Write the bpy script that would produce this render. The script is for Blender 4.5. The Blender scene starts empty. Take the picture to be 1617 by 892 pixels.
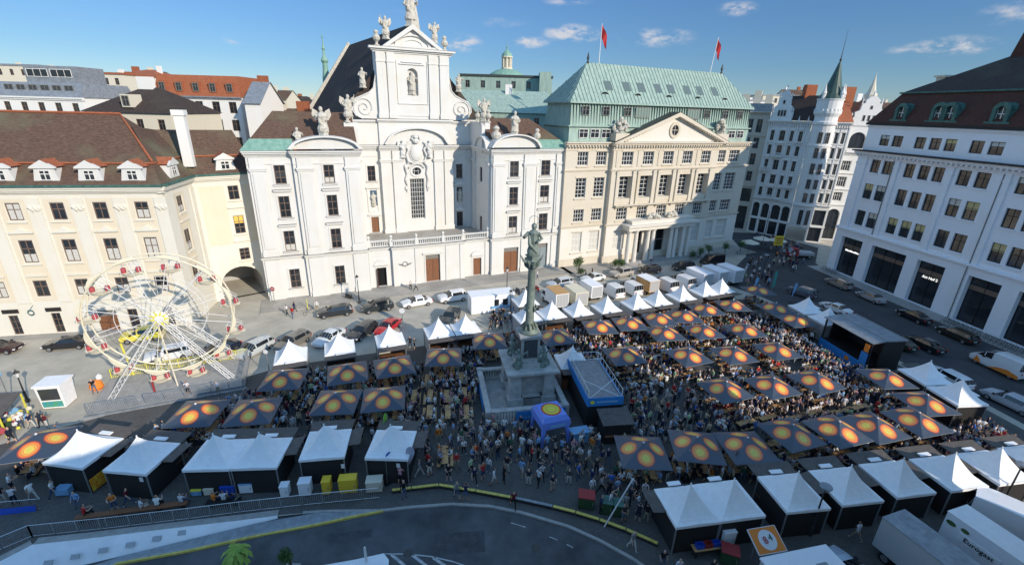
import bpy, bmesh, math, random
import numpy as np
from mathutils import Vector, Matrix
from mathutils.geometry import tessellate_polygon
R = math.radians
random.seed(7)
S = bpy.context.scene
COL = S.collection

# ---------------------------------------------------------------- camera
CAM_H = 28.5
F_PX, PITCH, ROLL = 725.28, R(20.579), R(1.65)
cam = bpy.data.objects.new('camera', bpy.data.cameras.new('camera')); COL.objects.link(cam)
fwd = Vector((0, math.cos(PITCH), -math.sin(PITCH))); r0 = Vector((1, 0, 0)); u0 = r0.cross(fwd)
rt = r0*math.cos(ROLL)+u0*math.sin(ROLL); upv = -r0*math.sin(ROLL)+u0*math.cos(ROLL)
m = Matrix((rt, upv, -fwd)).transposed().to_4x4(); m.translation = (0, 0, CAM_H)
cam.matrix_world = m
cam.data.sensor_width = 36; cam.data.lens = 36*F_PX/1617
cam.data.clip_start = .5; cam.data.clip_end = 9000
S.camera = cam
S.render.resolution_x, S.render.resolution_y = 1024, 564

def proj(p):
    d = Vector(p)-Vector((0, 0, CAM_H)); k = d.dot(fwd)
    if k <= 0.1: return (-9999, -9999)
    return 808.5+F_PX*d.dot(rt)/k, 446-F_PX*d.dot(upv)/k

# ---------------------------------------------------------------- sky, sun, exposure
SUN_AZ, SUN_EL = 133.0, 24.5          # azimuth clockwise from +Y towards the sun
sd = Vector((math.sin(R(SUN_AZ))*math.cos(R(SUN_EL)), math.cos(R(SUN_AZ))*math.cos(R(SUN_EL)), math.sin(R(SUN_EL))))
W = bpy.data.worlds.new('World'); S.world = W; W.use_nodes = True
nt = W.node_tree; bgn = nt.nodes['Background']
sky = nt.nodes.new('ShaderNodeTexSky'); sky.sky_type = 'NISHITA'; sky.sun_disc = False
sky.sun_elevation = R(SUN_EL); sky.sun_rotation = R(SUN_AZ)
sky.air_density = 1.0; sky.dust_density = .0; sky.ozone_density = 6; sky.altitude = 800
hs = nt.nodes.new('ShaderNodeHueSaturation'); hs.inputs['Saturation'].default_value = 1.
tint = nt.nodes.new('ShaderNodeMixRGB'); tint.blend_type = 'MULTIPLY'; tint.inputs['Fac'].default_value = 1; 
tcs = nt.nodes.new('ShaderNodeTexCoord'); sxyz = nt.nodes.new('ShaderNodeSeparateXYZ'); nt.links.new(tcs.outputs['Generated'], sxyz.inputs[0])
grad = nt.nodes.new('ShaderNodeValToRGB'); ge = grad.color_ramp.elements       # dims the visible low sky, boosts the unseen upper sky as added fill light
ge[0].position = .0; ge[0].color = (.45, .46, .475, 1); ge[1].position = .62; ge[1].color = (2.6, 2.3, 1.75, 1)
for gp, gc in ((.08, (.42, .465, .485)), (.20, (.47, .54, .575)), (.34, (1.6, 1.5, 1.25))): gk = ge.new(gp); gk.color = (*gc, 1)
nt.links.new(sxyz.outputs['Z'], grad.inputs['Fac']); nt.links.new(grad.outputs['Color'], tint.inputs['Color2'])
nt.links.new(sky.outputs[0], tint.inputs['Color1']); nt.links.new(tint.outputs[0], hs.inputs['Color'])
tc = nt.nodes.new('ShaderNodeTexCoord')
def cloud_dirs():
    out = []
    for px, py, w, h, a in [(905, 54, 42, 13, 1.), (1035, 60, 58, 13, .6), (728, 68, 32, 12, .9), (838, 67, 28, 8, .8), (1165, 14, 25, 9, .8),
                            (1500, 74, 42, 11, .8), (792, 35, 48, 10, .3), (1596, 20, 28, 12, .5), (367, 64, 14, 7, .5), (895, 2, 40, 6, .5), (1430, 78, 32, 6, .35), (640, 20, 60, 8, .15), (130, 70, 90, 10, .12)]:
        d = (fwd+rt*((px-808.5)/F_PX)-upv*((py-446)/F_PX)).normalized()
        out.append((d, w/F_PX*.8, h/F_PX*.8, a))
    return out
def N(t, **k):
    n = nt.nodes.new(t)
    for a, b in k.items(): setattr(n, a, b)
    return n
noi = N('ShaderNodeTexNoise'); noi.inputs['Scale'].default_value = 26; noi.inputs['Detail'].default_value = 7; noi.inputs['Roughness'].default_value = .62
mp0 = N('ShaderNodeMapping'); mp0.inputs['Scale'].default_value = (1, 1, 2.2)
nt.links.new(tc.outputs['Generated'], mp0.inputs[0]); nt.links.new(mp0.outputs[0], noi.inputs['Vector'])
acc = None
for d, w, h, a in cloud_dirs():
    sub = N('ShaderNodeVectorMath', operation='SUBTRACT'); sub.inputs[1].default_value = d
    nt.links.new(tc.outputs['Generated'], sub.inputs[0])
    mul = N('ShaderNodeVectorMath', operation='MULTIPLY'); mul.inputs[1].default_value = (1/w, 1/w, 1/h)
    nt.links.new(sub.outputs[0], mul.inputs[0])
    ln = N('ShaderNodeVectorMath', operation='LENGTH'); nt.links.new(mul.outputs[0], ln.inputs[0])
    mr = N('ShaderNodeMapRange'); mr.inputs['From Min'].default_value = 1.5; mr.inputs['From Max'].default_value = 0.1; mr.inputs['To Max'].default_value = a
    nt.links.new(ln.outputs['Value'], mr.inputs['Value'])
    if acc is None: acc = mr.outputs[0]
    else:
        mx = N('ShaderNodeMath', operation='MAXIMUM'); nt.links.new(acc, mx.inputs[0]); nt.links.new(mr.outputs[0], mx.inputs[1]); acc = mx.outputs[0]
ns = N('ShaderNodeMapRange'); ns.inputs['From Min'].default_value = .36; ns.inputs['From Max'].default_value = .66
nt.links.new(noi.outputs['Fac'], ns.inputs['Value'])
cm = N('ShaderNodeMath', operation='MULTIPLY'); nt.links.new(acc, cm.inputs[0]); nt.links.new(ns.outputs[0], cm.inputs[1])
cr = N('ShaderNodeMapRange', interpolation_type='SMOOTHSTEP'); cr.inputs['From Min'].default_value = .03; cr.inputs['From Max'].default_value = .55; cr.inputs['To Max'].default_value = .8
nt.links.new(cm.outputs[0], cr.inputs['Value'])
mixc = N('ShaderNodeMixRGB'); mixc.inputs['Color2'].default_value = (3.9, 3.8, 3.9, 1)
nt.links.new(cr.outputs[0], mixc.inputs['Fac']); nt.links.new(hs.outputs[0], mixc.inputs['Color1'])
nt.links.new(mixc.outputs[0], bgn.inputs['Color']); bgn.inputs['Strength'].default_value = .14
sl = bpy.data.lights.new('sun', 'SUN'); sl.energy = 3.3; sl.angle = R(.53); sl.color = (1, .885, .73)
so = bpy.data.objects.new('sun', sl); COL.objects.link(so); so.rotation_euler = sd.to_track_quat('Z', 'Y').to_euler()
S.view_settings.view_transform = 'Standard'; S.view_settings.look = 'None'
S.view_settings.exposure = .45; S.view_settings.gamma = 1; S.view_settings.use_curve_mapping = False
S.render.engine = 'CYCLES'

# ---------------------------------------------------------------- materials
MAT = {}
def mat(name, col, rough=.8, var=0., vscale=1., col2=None, bump=0., bscale=8., metal=0., spec=.4, detail=4, stretch=None, emit=None, obj_col=False, tri=None, coat=0):
    if name in MAT: return MAT[name]
    mt = bpy.data.materials.new(name); mt.use_nodes = True; t = mt.node_tree; b = t.nodes['Principled BSDF']
    b.inputs['Roughness'].default_value = rough; b.inputs['Metallic'].default_value = metal
    b.inputs['Specular IOR Level'].default_value = spec; b.inputs['Coat Weight'].default_value = coat
    b.inputs['Base Color'].default_value = (*col, 1)
    tcn = t.nodes.new('ShaderNodeTexCoord'); src = tcn.outputs['Object']
    if stretch:
        mpn = t.nodes.new('ShaderNodeMapping'); mpn.inputs['Scale'].default_value = stretch; t.links.new(src, mpn.inputs[0]); src = mpn.outputs[0]
    if var or col2:
        n = t.nodes.new('ShaderNodeTexNoise'); n.inputs['Scale'].default_value = vscale; n.inputs['Detail'].default_value = detail; n.inputs['Roughness'].default_value = .65
        t.links.new(src, n.inputs['Vector'])
        rp = t.nodes.new('ShaderNodeValToRGB'); rp.color_ramp.elements[0].position = .33; rp.color_ramp.elements[1].position = .67
        c2 = col2 or tuple(min(1, c*(1+var)) for c in col); c1 = col if col2 else tuple(c*(1-var) for c in col)
        rp.color_ramp.elements[0].color = (*c1, 1); rp.color_ramp.elements[1].color = (*c2, 1)
        t.links.new(n.outputs['Fac'], rp.inputs['Fac']); t.links.new(rp.outputs['Color'], b.inputs['Base Color'])
    if obj_col:
        oi = t.nodes.new('ShaderNodeObjectInfo'); t.links.new(oi.outputs['Color'], b.inputs['Base Color'])
    if bump:
        n2 = t.nodes.new('ShaderNodeTexNoise'); n2.inputs['Scale'].default_value = bscale; n2.inputs['Detail'].default_value = 5
        t.links.new(src, n2.inputs['Vector']); bp = t.nodes.new('ShaderNodeBump'); bp.inputs['Strength'].default_value = bump; bp.inputs['Distance'].default_value = .05
        t.links.new(n2.outputs['Fac'], bp.inputs['Height']); t.links.new(bp.outputs[0], b.inputs['Normal'])
    if emit:
        b.inputs['Emission Color'].default_value = (*emit[0], 1); b.inputs['Emission Strength'].default_value = emit[1]
    MAT[name] = mt; return mt

def tile_mat(name, c1, c2, c3, row=.28, moss=.5):
    """clay tile roof: rows of tiles of mixed colour, moss patches"""
    mt = bpy.data.materials.new(name); mt.use_nodes = True; t = mt.node_tree; b = t.nodes['Principled BSDF']; b.inputs['Roughness'].default_value = .85
    b.inputs['Specular IOR Level'].default_value = .15
    tcn = t.nodes.new('ShaderNodeTexCoord')
    mp = t.nodes.new('ShaderNodeMapping'); mp.inputs['Scale'].default_value = (1.2, 1.2, 5.); t.links.new(tcn.outputs['Object'], mp.inputs[0])
    n = t.nodes.new('ShaderNodeTexNoise'); n.inputs['Scale'].default_value = 1.8; n.inputs['Detail'].default_value = 9; n.inputs['Roughness'].default_value = .75; t.links.new(mp.outputs[0], n.inputs['Vector'])
    rp = t.nodes.new('ShaderNodeValToRGB'); e = rp.color_ramp.elements
    e[0].position = .3; e[0].color = (*c1, 1); e[1].position = .7; e[1].color = (*c3, 1); k = e.new(.5); k.color = (*c2, 1)
    t.links.new(n.outputs['Fac'], rp.inputs['Fac'])
    n2 = t.nodes.new('ShaderNodeTexNoise'); n2.inputs['Scale'].default_value = .18; n2.inputs['Detail'].default_value = 4; t.links.new(tcn.outputs['Object'], n2.inputs['Vector'])
    mr = t.nodes.new('ShaderNodeMapRange'); mr.inputs['From Min'].default_value = .5; mr.inputs['From Max'].default_value = .68; mr.inputs['To Max'].default_value = moss
    t.links.new(n2.outputs['Fac'], mr.inputs['Value'])
    mx = t.nodes.new('ShaderNodeMixRGB'); mx.inputs['Color2'].default_value = (.15, .145, .09, 1); t.links.new(mr.outputs[0], mx.inputs['Fac']); t.links.new(rp.outputs['Color'], mx.inputs['Color1'])
    t.links.new(mx.outputs[0], b.inputs['Base Color'])
    wv = t.nodes.new('ShaderNodeTexWave'); wv.bands_direction = 'Z'; wv.wave_profile = 'SAW'; wv.inputs['Scale'].default_value = .3/row*1.1; wv.inputs['Distortion'].default_value = .3
    t.links.new(tcn.outputs['Object'], wv.inputs['Vector'])
    bp = t.nodes.new('ShaderNodeBump'); bp.inputs['Strength'].default_value = .55; bp.inputs['Distance'].default_value = .06; t.links.new(wv.outputs['Fac'], bp.inputs['Height']); t.links.new(bp.outputs[0], b.inputs['Normal'])
    MAT[name] = mt; return mt

def plaster(name, col, dirt=.12, warm=(.62, .56, .46)):
    """painted render with soft weathering streaks"""
    mt = bpy.data.materials.new(name); mt.use_nodes = True; t = mt.node_tree; b = t.nodes['Principled BSDF']; b.inputs['Roughness'].default_value = .85; b.inputs['Specular IOR Level'].default_value = .25
    tcn = t.nodes.new('ShaderNodeTexCoord'); mp = t.nodes.new('ShaderNodeMapping'); mp.inputs['Scale'].default_value = (1.3, 1.3, .18); t.links.new(tcn.outputs['Object'], mp.inputs[0])
    n = t.nodes.new('ShaderNodeTexNoise'); n.inputs['Scale'].default_value = 1.3; n.inputs['Detail'].default_value = 8; n.inputs['Roughness'].default_value = .7; t.links.new(mp.outputs[0], n.inputs['Vector'])
    n2 = t.nodes.new('ShaderNodeTexNoise'); n2.inputs['Scale'].default_value = .35; n2.inputs['Detail'].default_value = 5; t.links.new(tcn.outputs['Object'], n2.inputs['Vector'])
    ml = t.nodes.new('ShaderNodeMath'); ml.operation = 'MULTIPLY'; t.links.new(n.outputs['Fac'], ml.inputs[0]); t.links.new(n2.outputs['Fac'], ml.inputs[1])
    mr = t.nodes.new('ShaderNodeMapRange'); mr.inputs['From Min'].default_value = .2; mr.inputs['From Max'].default_value = .42; mr.inputs['To Max'].default_value = dirt*2.2
    t.links.new(ml.outputs[0], mr.inputs['Value'])
    mx = t.nodes.new('ShaderNodeMixRGB'); mx.inputs['Color1'].default_value = (*col, 1); mx.inputs['Color2'].default_value = (*[a*w_*1.15 for a, w_ in zip(col, (.8, .75, .66))], 1)
    t.links.new(mr.outputs[0], mx.inputs['Fac']); t.links.new(mx.outputs[0], b.inputs['Base Color'])
    bp = t.nodes.new('ShaderNodeBump'); bp.inputs['Strength'].default_value = .12; bp.inputs['Distance'].default_value = .04; t.links.new(n.outputs['Fac'], bp.inputs['Height']); t.links.new(bp.outputs[0], b.inputs['Normal'])
    MAT[name] = mt; return mt

def copper(name, c1, c2, seams=True):
    mt = bpy.data.materials.new(name); mt.use_nodes = True; t = mt.node_tree; b = t.nodes['Principled BSDF']; b.inputs['Roughness'].default_value = .6; b.inputs['Specular IOR Level'].default_value = .3
    tcn = t.nodes.new('ShaderNodeTexCoord'); mp = t.nodes.new('ShaderNodeMapping'); mp.inputs['Scale'].default_value = (1, 1, .2); t.links.new(tcn.outputs['Object'], mp.inputs[0])
    n = t.nodes.new('ShaderNodeTexNoise'); n.inputs['Scale'].default_value = 2; n.inputs['Detail'].default_value = 6; t.links.new(mp.outputs[0], n.inputs['Vector'])
    rp = t.nodes.new('ShaderNodeValToRGB'); rp.color_ramp.elements[0].position = .35; rp.color_ramp.elements[1].position = .65
    rp.color_ramp.elements[0].color = (*c1, 1); rp.color_ramp.elements[1].color = (*c2, 1); t.links.new(n.outputs['Fac'], rp.inputs['Fac']); t.links.new(rp.outputs['Color'], b.inputs['Base Color'])
    MAT[name] = mt; return mt

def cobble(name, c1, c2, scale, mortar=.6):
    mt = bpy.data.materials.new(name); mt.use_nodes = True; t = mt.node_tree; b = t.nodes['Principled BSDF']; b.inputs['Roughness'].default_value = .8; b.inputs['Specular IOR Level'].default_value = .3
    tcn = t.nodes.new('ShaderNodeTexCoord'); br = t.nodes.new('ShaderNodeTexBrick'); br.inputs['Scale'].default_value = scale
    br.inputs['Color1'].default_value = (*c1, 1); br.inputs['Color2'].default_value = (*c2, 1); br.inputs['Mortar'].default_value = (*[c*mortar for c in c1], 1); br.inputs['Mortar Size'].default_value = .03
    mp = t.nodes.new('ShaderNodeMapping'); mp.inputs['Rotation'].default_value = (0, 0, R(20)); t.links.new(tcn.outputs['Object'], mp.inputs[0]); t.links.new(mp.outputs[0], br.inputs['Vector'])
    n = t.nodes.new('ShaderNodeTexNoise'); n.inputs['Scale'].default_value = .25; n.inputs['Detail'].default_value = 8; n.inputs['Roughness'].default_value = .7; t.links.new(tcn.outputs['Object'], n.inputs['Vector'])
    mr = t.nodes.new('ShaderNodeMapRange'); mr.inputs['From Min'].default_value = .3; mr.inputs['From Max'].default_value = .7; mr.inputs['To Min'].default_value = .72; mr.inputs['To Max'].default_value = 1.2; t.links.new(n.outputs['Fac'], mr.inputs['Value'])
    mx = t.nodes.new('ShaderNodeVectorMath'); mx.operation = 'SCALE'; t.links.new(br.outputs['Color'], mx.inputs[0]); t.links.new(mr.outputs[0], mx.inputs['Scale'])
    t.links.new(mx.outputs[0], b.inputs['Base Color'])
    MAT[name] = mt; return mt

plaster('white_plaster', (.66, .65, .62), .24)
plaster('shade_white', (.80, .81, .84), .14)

plaster('yellow_panel', (.70, .615, .475), .18)
plaster('pale_trim', (.71, .675, .585), .2)
plaster('bank_stone', (.61, .55, .45), .3)
plaster('bank_base', (.70, .66, .59), .2)
plaster('beige_stone', (.48, .44, .37), .2)
plaster('ornate_white', (.72, .71, .69), .2)
plaster('far_white', (.78, .76, .72), .1)
plaster('far_cream', (.66, .60, .48), .15)
plaster('grey_wall', (.42, .42, .42), .15)
mat('statue_stone', (.42, .39, .33), .9, col2=(.62, .58, .50), vscale=3, bump=.3, bscale=9)
tile_mat('tile_brown', (.055, .04, .032), (.12, .075, .055), (.20, .12, .085), moss=.7)
tile_mat('tile_dark', (.035, .03, .028), (.06, .045, .04), (.10, .07, .055), moss=.2)
tile_mat('tile_red', (.22, .07, .04), (.36, .12, .06), (.45, .17, .09), moss=.1)
tile_mat('tile_maroon', (.055, .026, .022), (.085, .04, .03), (.12, .06, .045), moss=.0)
copper('copper', (.25, .345, .30), (.34, .45, .385)); copper('copper_bright', (.17, .32, .25), (.26, .42, .33)); copper('copper_dark', (.04, .10, .085), (.08, .17, .14))
mat('seam', (.18, .25, .22), .6)
mat('zinc', (.28, .30, .32), .5, .2, 2, metal=.3); mat('dark_gutter', (.05, .055, .05), .5)
mat('glass', (.022, .026, .032), .08, spec=.8); mat('glass_dim', (.05, .055, .06), .15, spec=.6)
mat('curtain', (.55, .53, .48), .9, .15, 6); mat('blind', (.55, .45, .22), .9); mat('yellow_blind', (.75, .5, .1), .8)
mat('frame_brown', (.17, .115, .085), .6); mat('frame_white', (.75, .73, .68), .6); mat('frame_black', (.025, .022, .02), .5); mat('frame_grey', (.20, .19, .17), .6)
mat('door_wood', (.20, .085, .04), .6, .3, 3, stretch=(4, 4, .5)); mat('door_grey', (.22, .26, .27), .6)
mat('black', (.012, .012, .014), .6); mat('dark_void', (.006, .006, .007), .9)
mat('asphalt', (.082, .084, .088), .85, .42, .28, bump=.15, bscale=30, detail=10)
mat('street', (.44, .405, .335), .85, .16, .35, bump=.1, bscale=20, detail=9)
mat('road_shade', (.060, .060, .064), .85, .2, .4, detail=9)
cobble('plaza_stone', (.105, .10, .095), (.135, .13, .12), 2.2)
cobble('pavement_stone', (.38, .355, .31), (.42, .39, .345), 1.4, .8)
mat('kerb_stone', (.34, .33, .31), .8, .15, 2); mat('paint_white', (.30, .31, .32), .7, col2=(.55, .55, .55), vscale=3); mat('paint_yellow', (.62, .50, .12), .7, .25, 3)
mat('ramp_wall', (.82, .83, .84), .7, .06, 1)
mat('bronze_green', (.10, .14, .12), .6, col2=(.25, .29, .25), vscale=1.6, detail=8, bump=.2, bscale=6, metal=.2)
mat('monument_stone', (.30, .30, .29), .8, col2=(.50, .49, .46), vscale=1.2, detail=8)
mat('dark_plaque', (.06, .065, .07), .5)
mat('canvas_white', (.84, .84, .84), .7, .05, 2, bump=.15, bscale=1.2, spec=.2)
mat('canvas_dark', (.020, .018, .018), .8); mat('awning_brown', (.11, .095, .085), .8, .2, 2)
mat('pole_metal', (.35, .36, .37), .4, metal=.6); mat('pole_dark', (.03, .03, .032), .5)
mat('table_wood', (.52, .30, .12), .5, .15, 4, stretch=(1, 6, 1)); mat('steel', (.5, .5, .5), .35, metal=.8)
mat('rubber', (.012, .012, .012), .8); mat('rim_metal', (.45, .45, .46), .3, metal=.8)
mat('car_glass', (.015, .018, .02), .05, spec=.9); mat('tail_red', (.4, .02, .02), .3); mat('lamp_clear', (.7, .7, .7), .2)
mat('foliage', (.035, .075, .02), .7, col2=(.10, .17, .045), vscale=1.2); mat('bark', (.10, .07, .05), .9)
mat('blue_banner', (.03, .22, .55), .6); mat('pale_blue', (.20, .40, .62), .6); mat('red_flag', (.45, .03, .03), .7); mat('flag_white', (.7, .7, .7), .7)
mat('orange', (.75, .22, .03), .6); mat('yellow', (.75, .5, .04), .6); mat('bright_yellow', (.72, .66, .08), .5); mat('green_bin', (.03, .07, .03), .6); mat('red_lid', (.30, .03, .03), .6); mat('blue_box', (.02, .08, .45), .5)
mat('wheel_cream', (.72, .66, .50), .5, .05, 2); mat('seat_red', (.42, .07, .08), .6); mat('wheel_white', (.75, .74, .72), .5)

# ---------------------------------------------------------------- mesh builder
class MB:
    def __init__(s): s.v = []; s.f = []; s.m = []; s.M = Matrix(); s.mi = 0
    def add(s, vs, fs, m=None):
        o = len(s.v); s.v += [tuple(s.M @ Vector(p)) for p in vs]; s.f += [tuple(o+i for i in f) for f in fs]; s.m += [s.mi if m is None else m]*len(fs); return s
    def box(s, x0, x1, y0, y1, z0, z1, m=None):
        return s.add([(x0, y0, z0), (x1, y0, z0), (x1, y1, z0), (x0, y1, z0), (x0, y0, z1), (x1, y0, z1), (x1, y1, z1), (x0, y1, z1)],
                     [(0, 3, 2, 1), (4, 5, 6, 7), (0, 1, 5, 4), (1, 2, 6, 5), (2, 3, 7, 6), (3, 0, 4, 7)], m)
    def taper(s, cx, cy, z0, z1, a0, b0, a1, b1, m=None, dx=0, dy=0):
        return s.add([(cx-a0, cy-b0, z0), (cx+a0, cy-b0, z0), (cx+a0, cy+b0, z0), (cx-a0, cy+b0, z0), (cx+dx-a1, cy+dy-b1, z1), (cx+dx+a1, cy+dy-b1, z1), (cx+dx+a1, cy+dy+b1, z1), (cx+dx-a1, cy+dy+b1, z1)],
                     [(0, 3, 2, 1), (4, 5, 6, 7), (0, 1, 5, 4), (1, 2, 6, 5), (2, 3, 7, 6), (3, 0, 4, 7)], m)
    def poly(s, pts, m=None): return s.add(pts, [tuple(range(len(pts)))], m)
    def ext(s, pts, y0, y1, m=None):
        """polygon in x,z swept along y"""
        n = len(pts)
        return s.add([(x, y0, z) for x, z in pts]+[(x, y1, z) for x, z in pts], [tuple(range(n)), tuple(range(2*n-1, n-1, -1))]+[((i+1) % n, i, n+i, n+(i+1) % n) for i in range(n)], m)
    def extx(s, pts, x0, x1, m=None):
        n = len(pts)
        return s.add([(x0, y, z) for y, z in pts]+[(x1, y, z) for y, z in pts], [tuple(range(n)), tuple(range(2*n-1, n-1, -1))]+[((i+1) % n, i, n+i, n+(i+1) % n) for i in range(n)], m)
    def prism(s, pts, z0, z1, m=None):
        n = len(pts)
        return s.add([(x, y, z0) for x, y in pts]+[(x, y, z1) for x, y in pts], [tuple(range(n-1, -1, -1)), tuple(range(n, 2*n))]+[(i, (i+1) % n, n+(i+1) % n, n+i) for i in range(n)], m)
    def lathe(s, prof, n=10, cx=0, cy=0, m=None, sx=1, sy=1, jit=0, rnd=None):
        vs = []; fs = []
        for r, z in prof:
            for k in range(n):
                a = 2*math.pi*k/n; j = 1+(rnd.uniform(-jit, jit) if jit else 0)
                vs.append((cx+r*j*math.cos(a)*sx, cy+r*j*math.sin(a)*sy, z))
        for i in range(len(prof)-1):
            for k in range(n): fs.append((i*n+k, i*n+(k+1) % n, (i+1)*n+(k+1) % n, (i+1)*n+k))
        fs.append(tuple(range(n-1, -1, -1))); fs.append(tuple(range((len(prof)-1)*n, len(prof)*n)))
        return s.add(vs, fs, m)
    def tube(s, pts, r, n=6, m=None, closed=False):
        pts = [Vector(p) for p in pts]; vs = []; fs = []; L = len(pts)
        rr = r if isinstance(r, (list, tuple)) else [r]*L
        for i, p in enumerate(pts):
            if closed: d = pts[(i+1) % L]-pts[i-1]
            else: d = pts[min(i+1, L-1)]-pts[max(i-1, 0)]
            d.normalize(); a = Vector((0, 0, 1)) if abs(d.z) < .9 else Vector((1, 0, 0)); x = d.cross(a).normalized(); y = d.cross(x)
            for k in range(n):
                t = 2*math.pi*k/n; vs.append(tuple(p+(x*math.cos(t)+y*math.sin(t))*rr[i]))
        for i in range(L if closed else L-1):
            j = (i+1) % L
            for k in range(n): fs.append((i*n+k, i*n+(k+1) % n, j*n+(k+1) % n, j*n+k))
        if not closed: fs += [tuple(range(n)), tuple(range(L*n-1, (L-1)*n-1, -1))]
        return s.add(vs, fs, m)
    def wall(s, u0, u1, z0, z1, v, ops=(), d=.25, m=None, rm=None):
        """vertical wall facing -y with recessed rectangular openings (ua,ub,za,zb)"""
        us = sorted({u0, u1, *[o[0] for o in ops], *[o[1] for o in ops]}); zs = sorted({z0, z1, *[o[2] for o in ops], *[o[3] for o in ops]})
        us = [u for u in us if u0-1e-6 <= u <= u1+1e-6]; zs = [z for z in zs if z0-1e-6 <= z <= z1+1e-6]
        for i in range(len(us)-1):
            for j in range(len(zs)-1):
                cu, cz = (us[i]+us[i+1])/2, (zs[j]+zs[j+1])/2
                if any(o[0] < cu < o[1] and o[2] < cz < o[3] for o in ops): continue
                s.poly([(us[i], v, zs[j]), (us[i+1], v, zs[j]), (us[i+1], v, zs[j+1]), (us[i], v, zs[j+1])], m)
        for a, b, c, e in ops:
            w = v+d
            s.add([(a, v, c), (b, v, c), (b, v, e), (a, v, e), (a, w, c), (b, w, c), (b, w, e), (a, w, e)], [(0, 4, 5, 1), (1, 5, 6, 2), (2, 6, 7, 3), (3, 7, 4, 0)], rm if rm is not None else m)
        return s
    def arch(s, u0, u1, zs, v, d, m=None, n=8, top=None):
        """fills the corners between a round arch (spring height zs) and its square opening"""
        r = (u1-u0)/2; c = (u0+u1)/2; h = top if top else r
        pts = [(c-r*math.cos(math.pi*i/n), zs+h*math.sin(math.pi*i/n)) for i in range(n+1)]
        for side in (0, 1):
            seg = pts[:n//2+1] if side == 0 else pts[n//2:]
            cor = (u0, zs+h) if side == 0 else (u1, zs+h)
            for i in range(len(seg)-1): s.poly([(cor[0], v, cor[1]), (seg[i][0], v, seg[i][1]), (seg[i+1][0], v, seg[i+1][1])], m)
        for i in range(n): s.poly([(pts[i][0], v, pts[i][1]), (pts[i+1][0], v, pts[i+1][1]), (pts[i+1][0], v+d, pts[i+1][1]), (pts[i][0], v+d, pts[i][1])], m)
        return s
    def build(s, name, mats, parent=None, loc=None, rz=0, smooth=False):
        me = bpy.data.meshes.new(name); me.from_pydata(s.v, [], s.f)
        if isinstance(mats, str): mats = [mats]
        for x in mats: me.materials.append(MAT[x])
        if max(s.m, default=0) > 0: me.polygons.foreach_set('material_index', s.m)
        if smooth: me.polygons.foreach_set('use_smooth', [True]*len(me.polygons))
        me.validate(); me.update()
        return link(name, me, parent, loc, rz)
def _cut(s):
    if not hasattr(s, 'c'): s.c = []
    s.c.append((len(s.v), len(s.f))); return s
def _parts(s, name, mats, parent=None, **k):
    cs = sorted(set([(0, 0)]+getattr(s, 'c', [])))+[(len(s.v), len(s.f))]; out = []
    for (v0, f0), (v1, f1) in zip(cs[:-1], cs[1:]):
        if f1 <= f0: continue
        q = MB(); q.v = s.v[v0:v1]; q.f = [tuple(i-v0 for i in f) for f in s.f[f0:f1]]; q.m = s.m[f0:f1]
        out.append(q.build(name, mats, parent, **k))
    return out
MB.cut = _cut; MB.parts = _parts
def link(name, me, parent=None, loc=None, rz=0):
    o = bpy.data.objects.new(name, me); COL.objects.link(o)
    if parent: o.parent = parent
    if loc is not None: o.location = loc
    if rz: o.rotation_euler.z = rz
    return o
def empty(name, loc=(0, 0, 0), rz=0, label=None, cat=None, group=None):
    o = bpy.data.objects.new(name, None); COL.objects.link(o); o.location = loc; o.rotation_euler.z = rz; o.empty_display_size = .2
    tag(o, label, cat, group); return o
def tag(o, label=None, cat=None, group=None, kind=None):
    if label: o['label'] = label
    if cat: o['category'] = cat
    if group: o['group'] = group
    if kind: o['kind'] = kind
    return o
def dup(root, loc=None, rz=None, label=None, group=None, parent=None):
    c = root.copy(); COL.objects.link(c)
    if parent: c.parent = parent
    if loc is not None: c.location = loc
    if rz is not None: c.rotation_euler.z = rz
    if label: c['label'] = label
    if group: c['group'] = group
    for ch in list(root.children): dup(ch, parent=c)
    return c
def fp(A, ang, u, v):
    a = R(ang); return (A[0]+u*math.cos(a)-v*math.sin(a), A[1]+u*math.sin(a)+v*math.cos(a))
WC = {}
def window(parent, u, z, w, h, v, kind='brown', nx=2, nz=2, rz=0, name='window', bar=.06, glass='glass', curtain=None, arch=0, fr=.09):
    """window leaf with frame and glazing bars (mesh at lower left corner); its pane is a child"""
    key = (round(w, 2), round(h, 2), kind, nx, nz, glass, curtain, arch)
    if key not in WC:
        b = MB(); t = .05
        def bx(x0, x1, z0, z1): b.box(x0, x1, -t, 0, z0, z1)
        bx(0, fr, 0, h); bx(w-fr, w, 0, h); bx(fr, w-fr, 0, fr); bx(fr, w-fr, h-fr, h)
        for i in range(1, nx): x = w*i/nx; b.box(x-bar/2, x+bar/2, -t+.008, 0, fr, h-fr)
        zz = [h*j/nz for j in range(1, nz)] if nz != 2 else [h*.62]
        for q in zz: b.box(fr, w-fr, -t+.016, 0, q-bar/2, q+bar/2)
        p = MB(); p.poly([(.02, .012, .02), (w-.02, .012, .02), (w-.02, .012, h-.02), (.02, .012, h-.02)])
        cmsh = None
        if curtain:
            mt, fa, fb = curtain; cmsh = MB(); cmsh.box(fr, w-fr, -.022, -.004, h*fa+fr*.5, h*fb-fr*.5)
        WC[key] = (b, p, cmsh, [None])
    b, p, cm_, cache = WC[key]
    if cache[0] is None:
        o = b.build(name, 'frame_'+kind, parent, (u, v, z), rz); po = p.build('pane', glass, o); cache[0] = [o.data, po.data, None]
        if cm_: cache[0][2] = cm_.build('blind', curtain[0], o).data
        return o
    o = link(name, cache[0][0], parent, (u, v, z), rz); link('pane', cache[0][1], o)
    if cache[0][2]: link('blind', cache[0][2], o)
    return o
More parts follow.
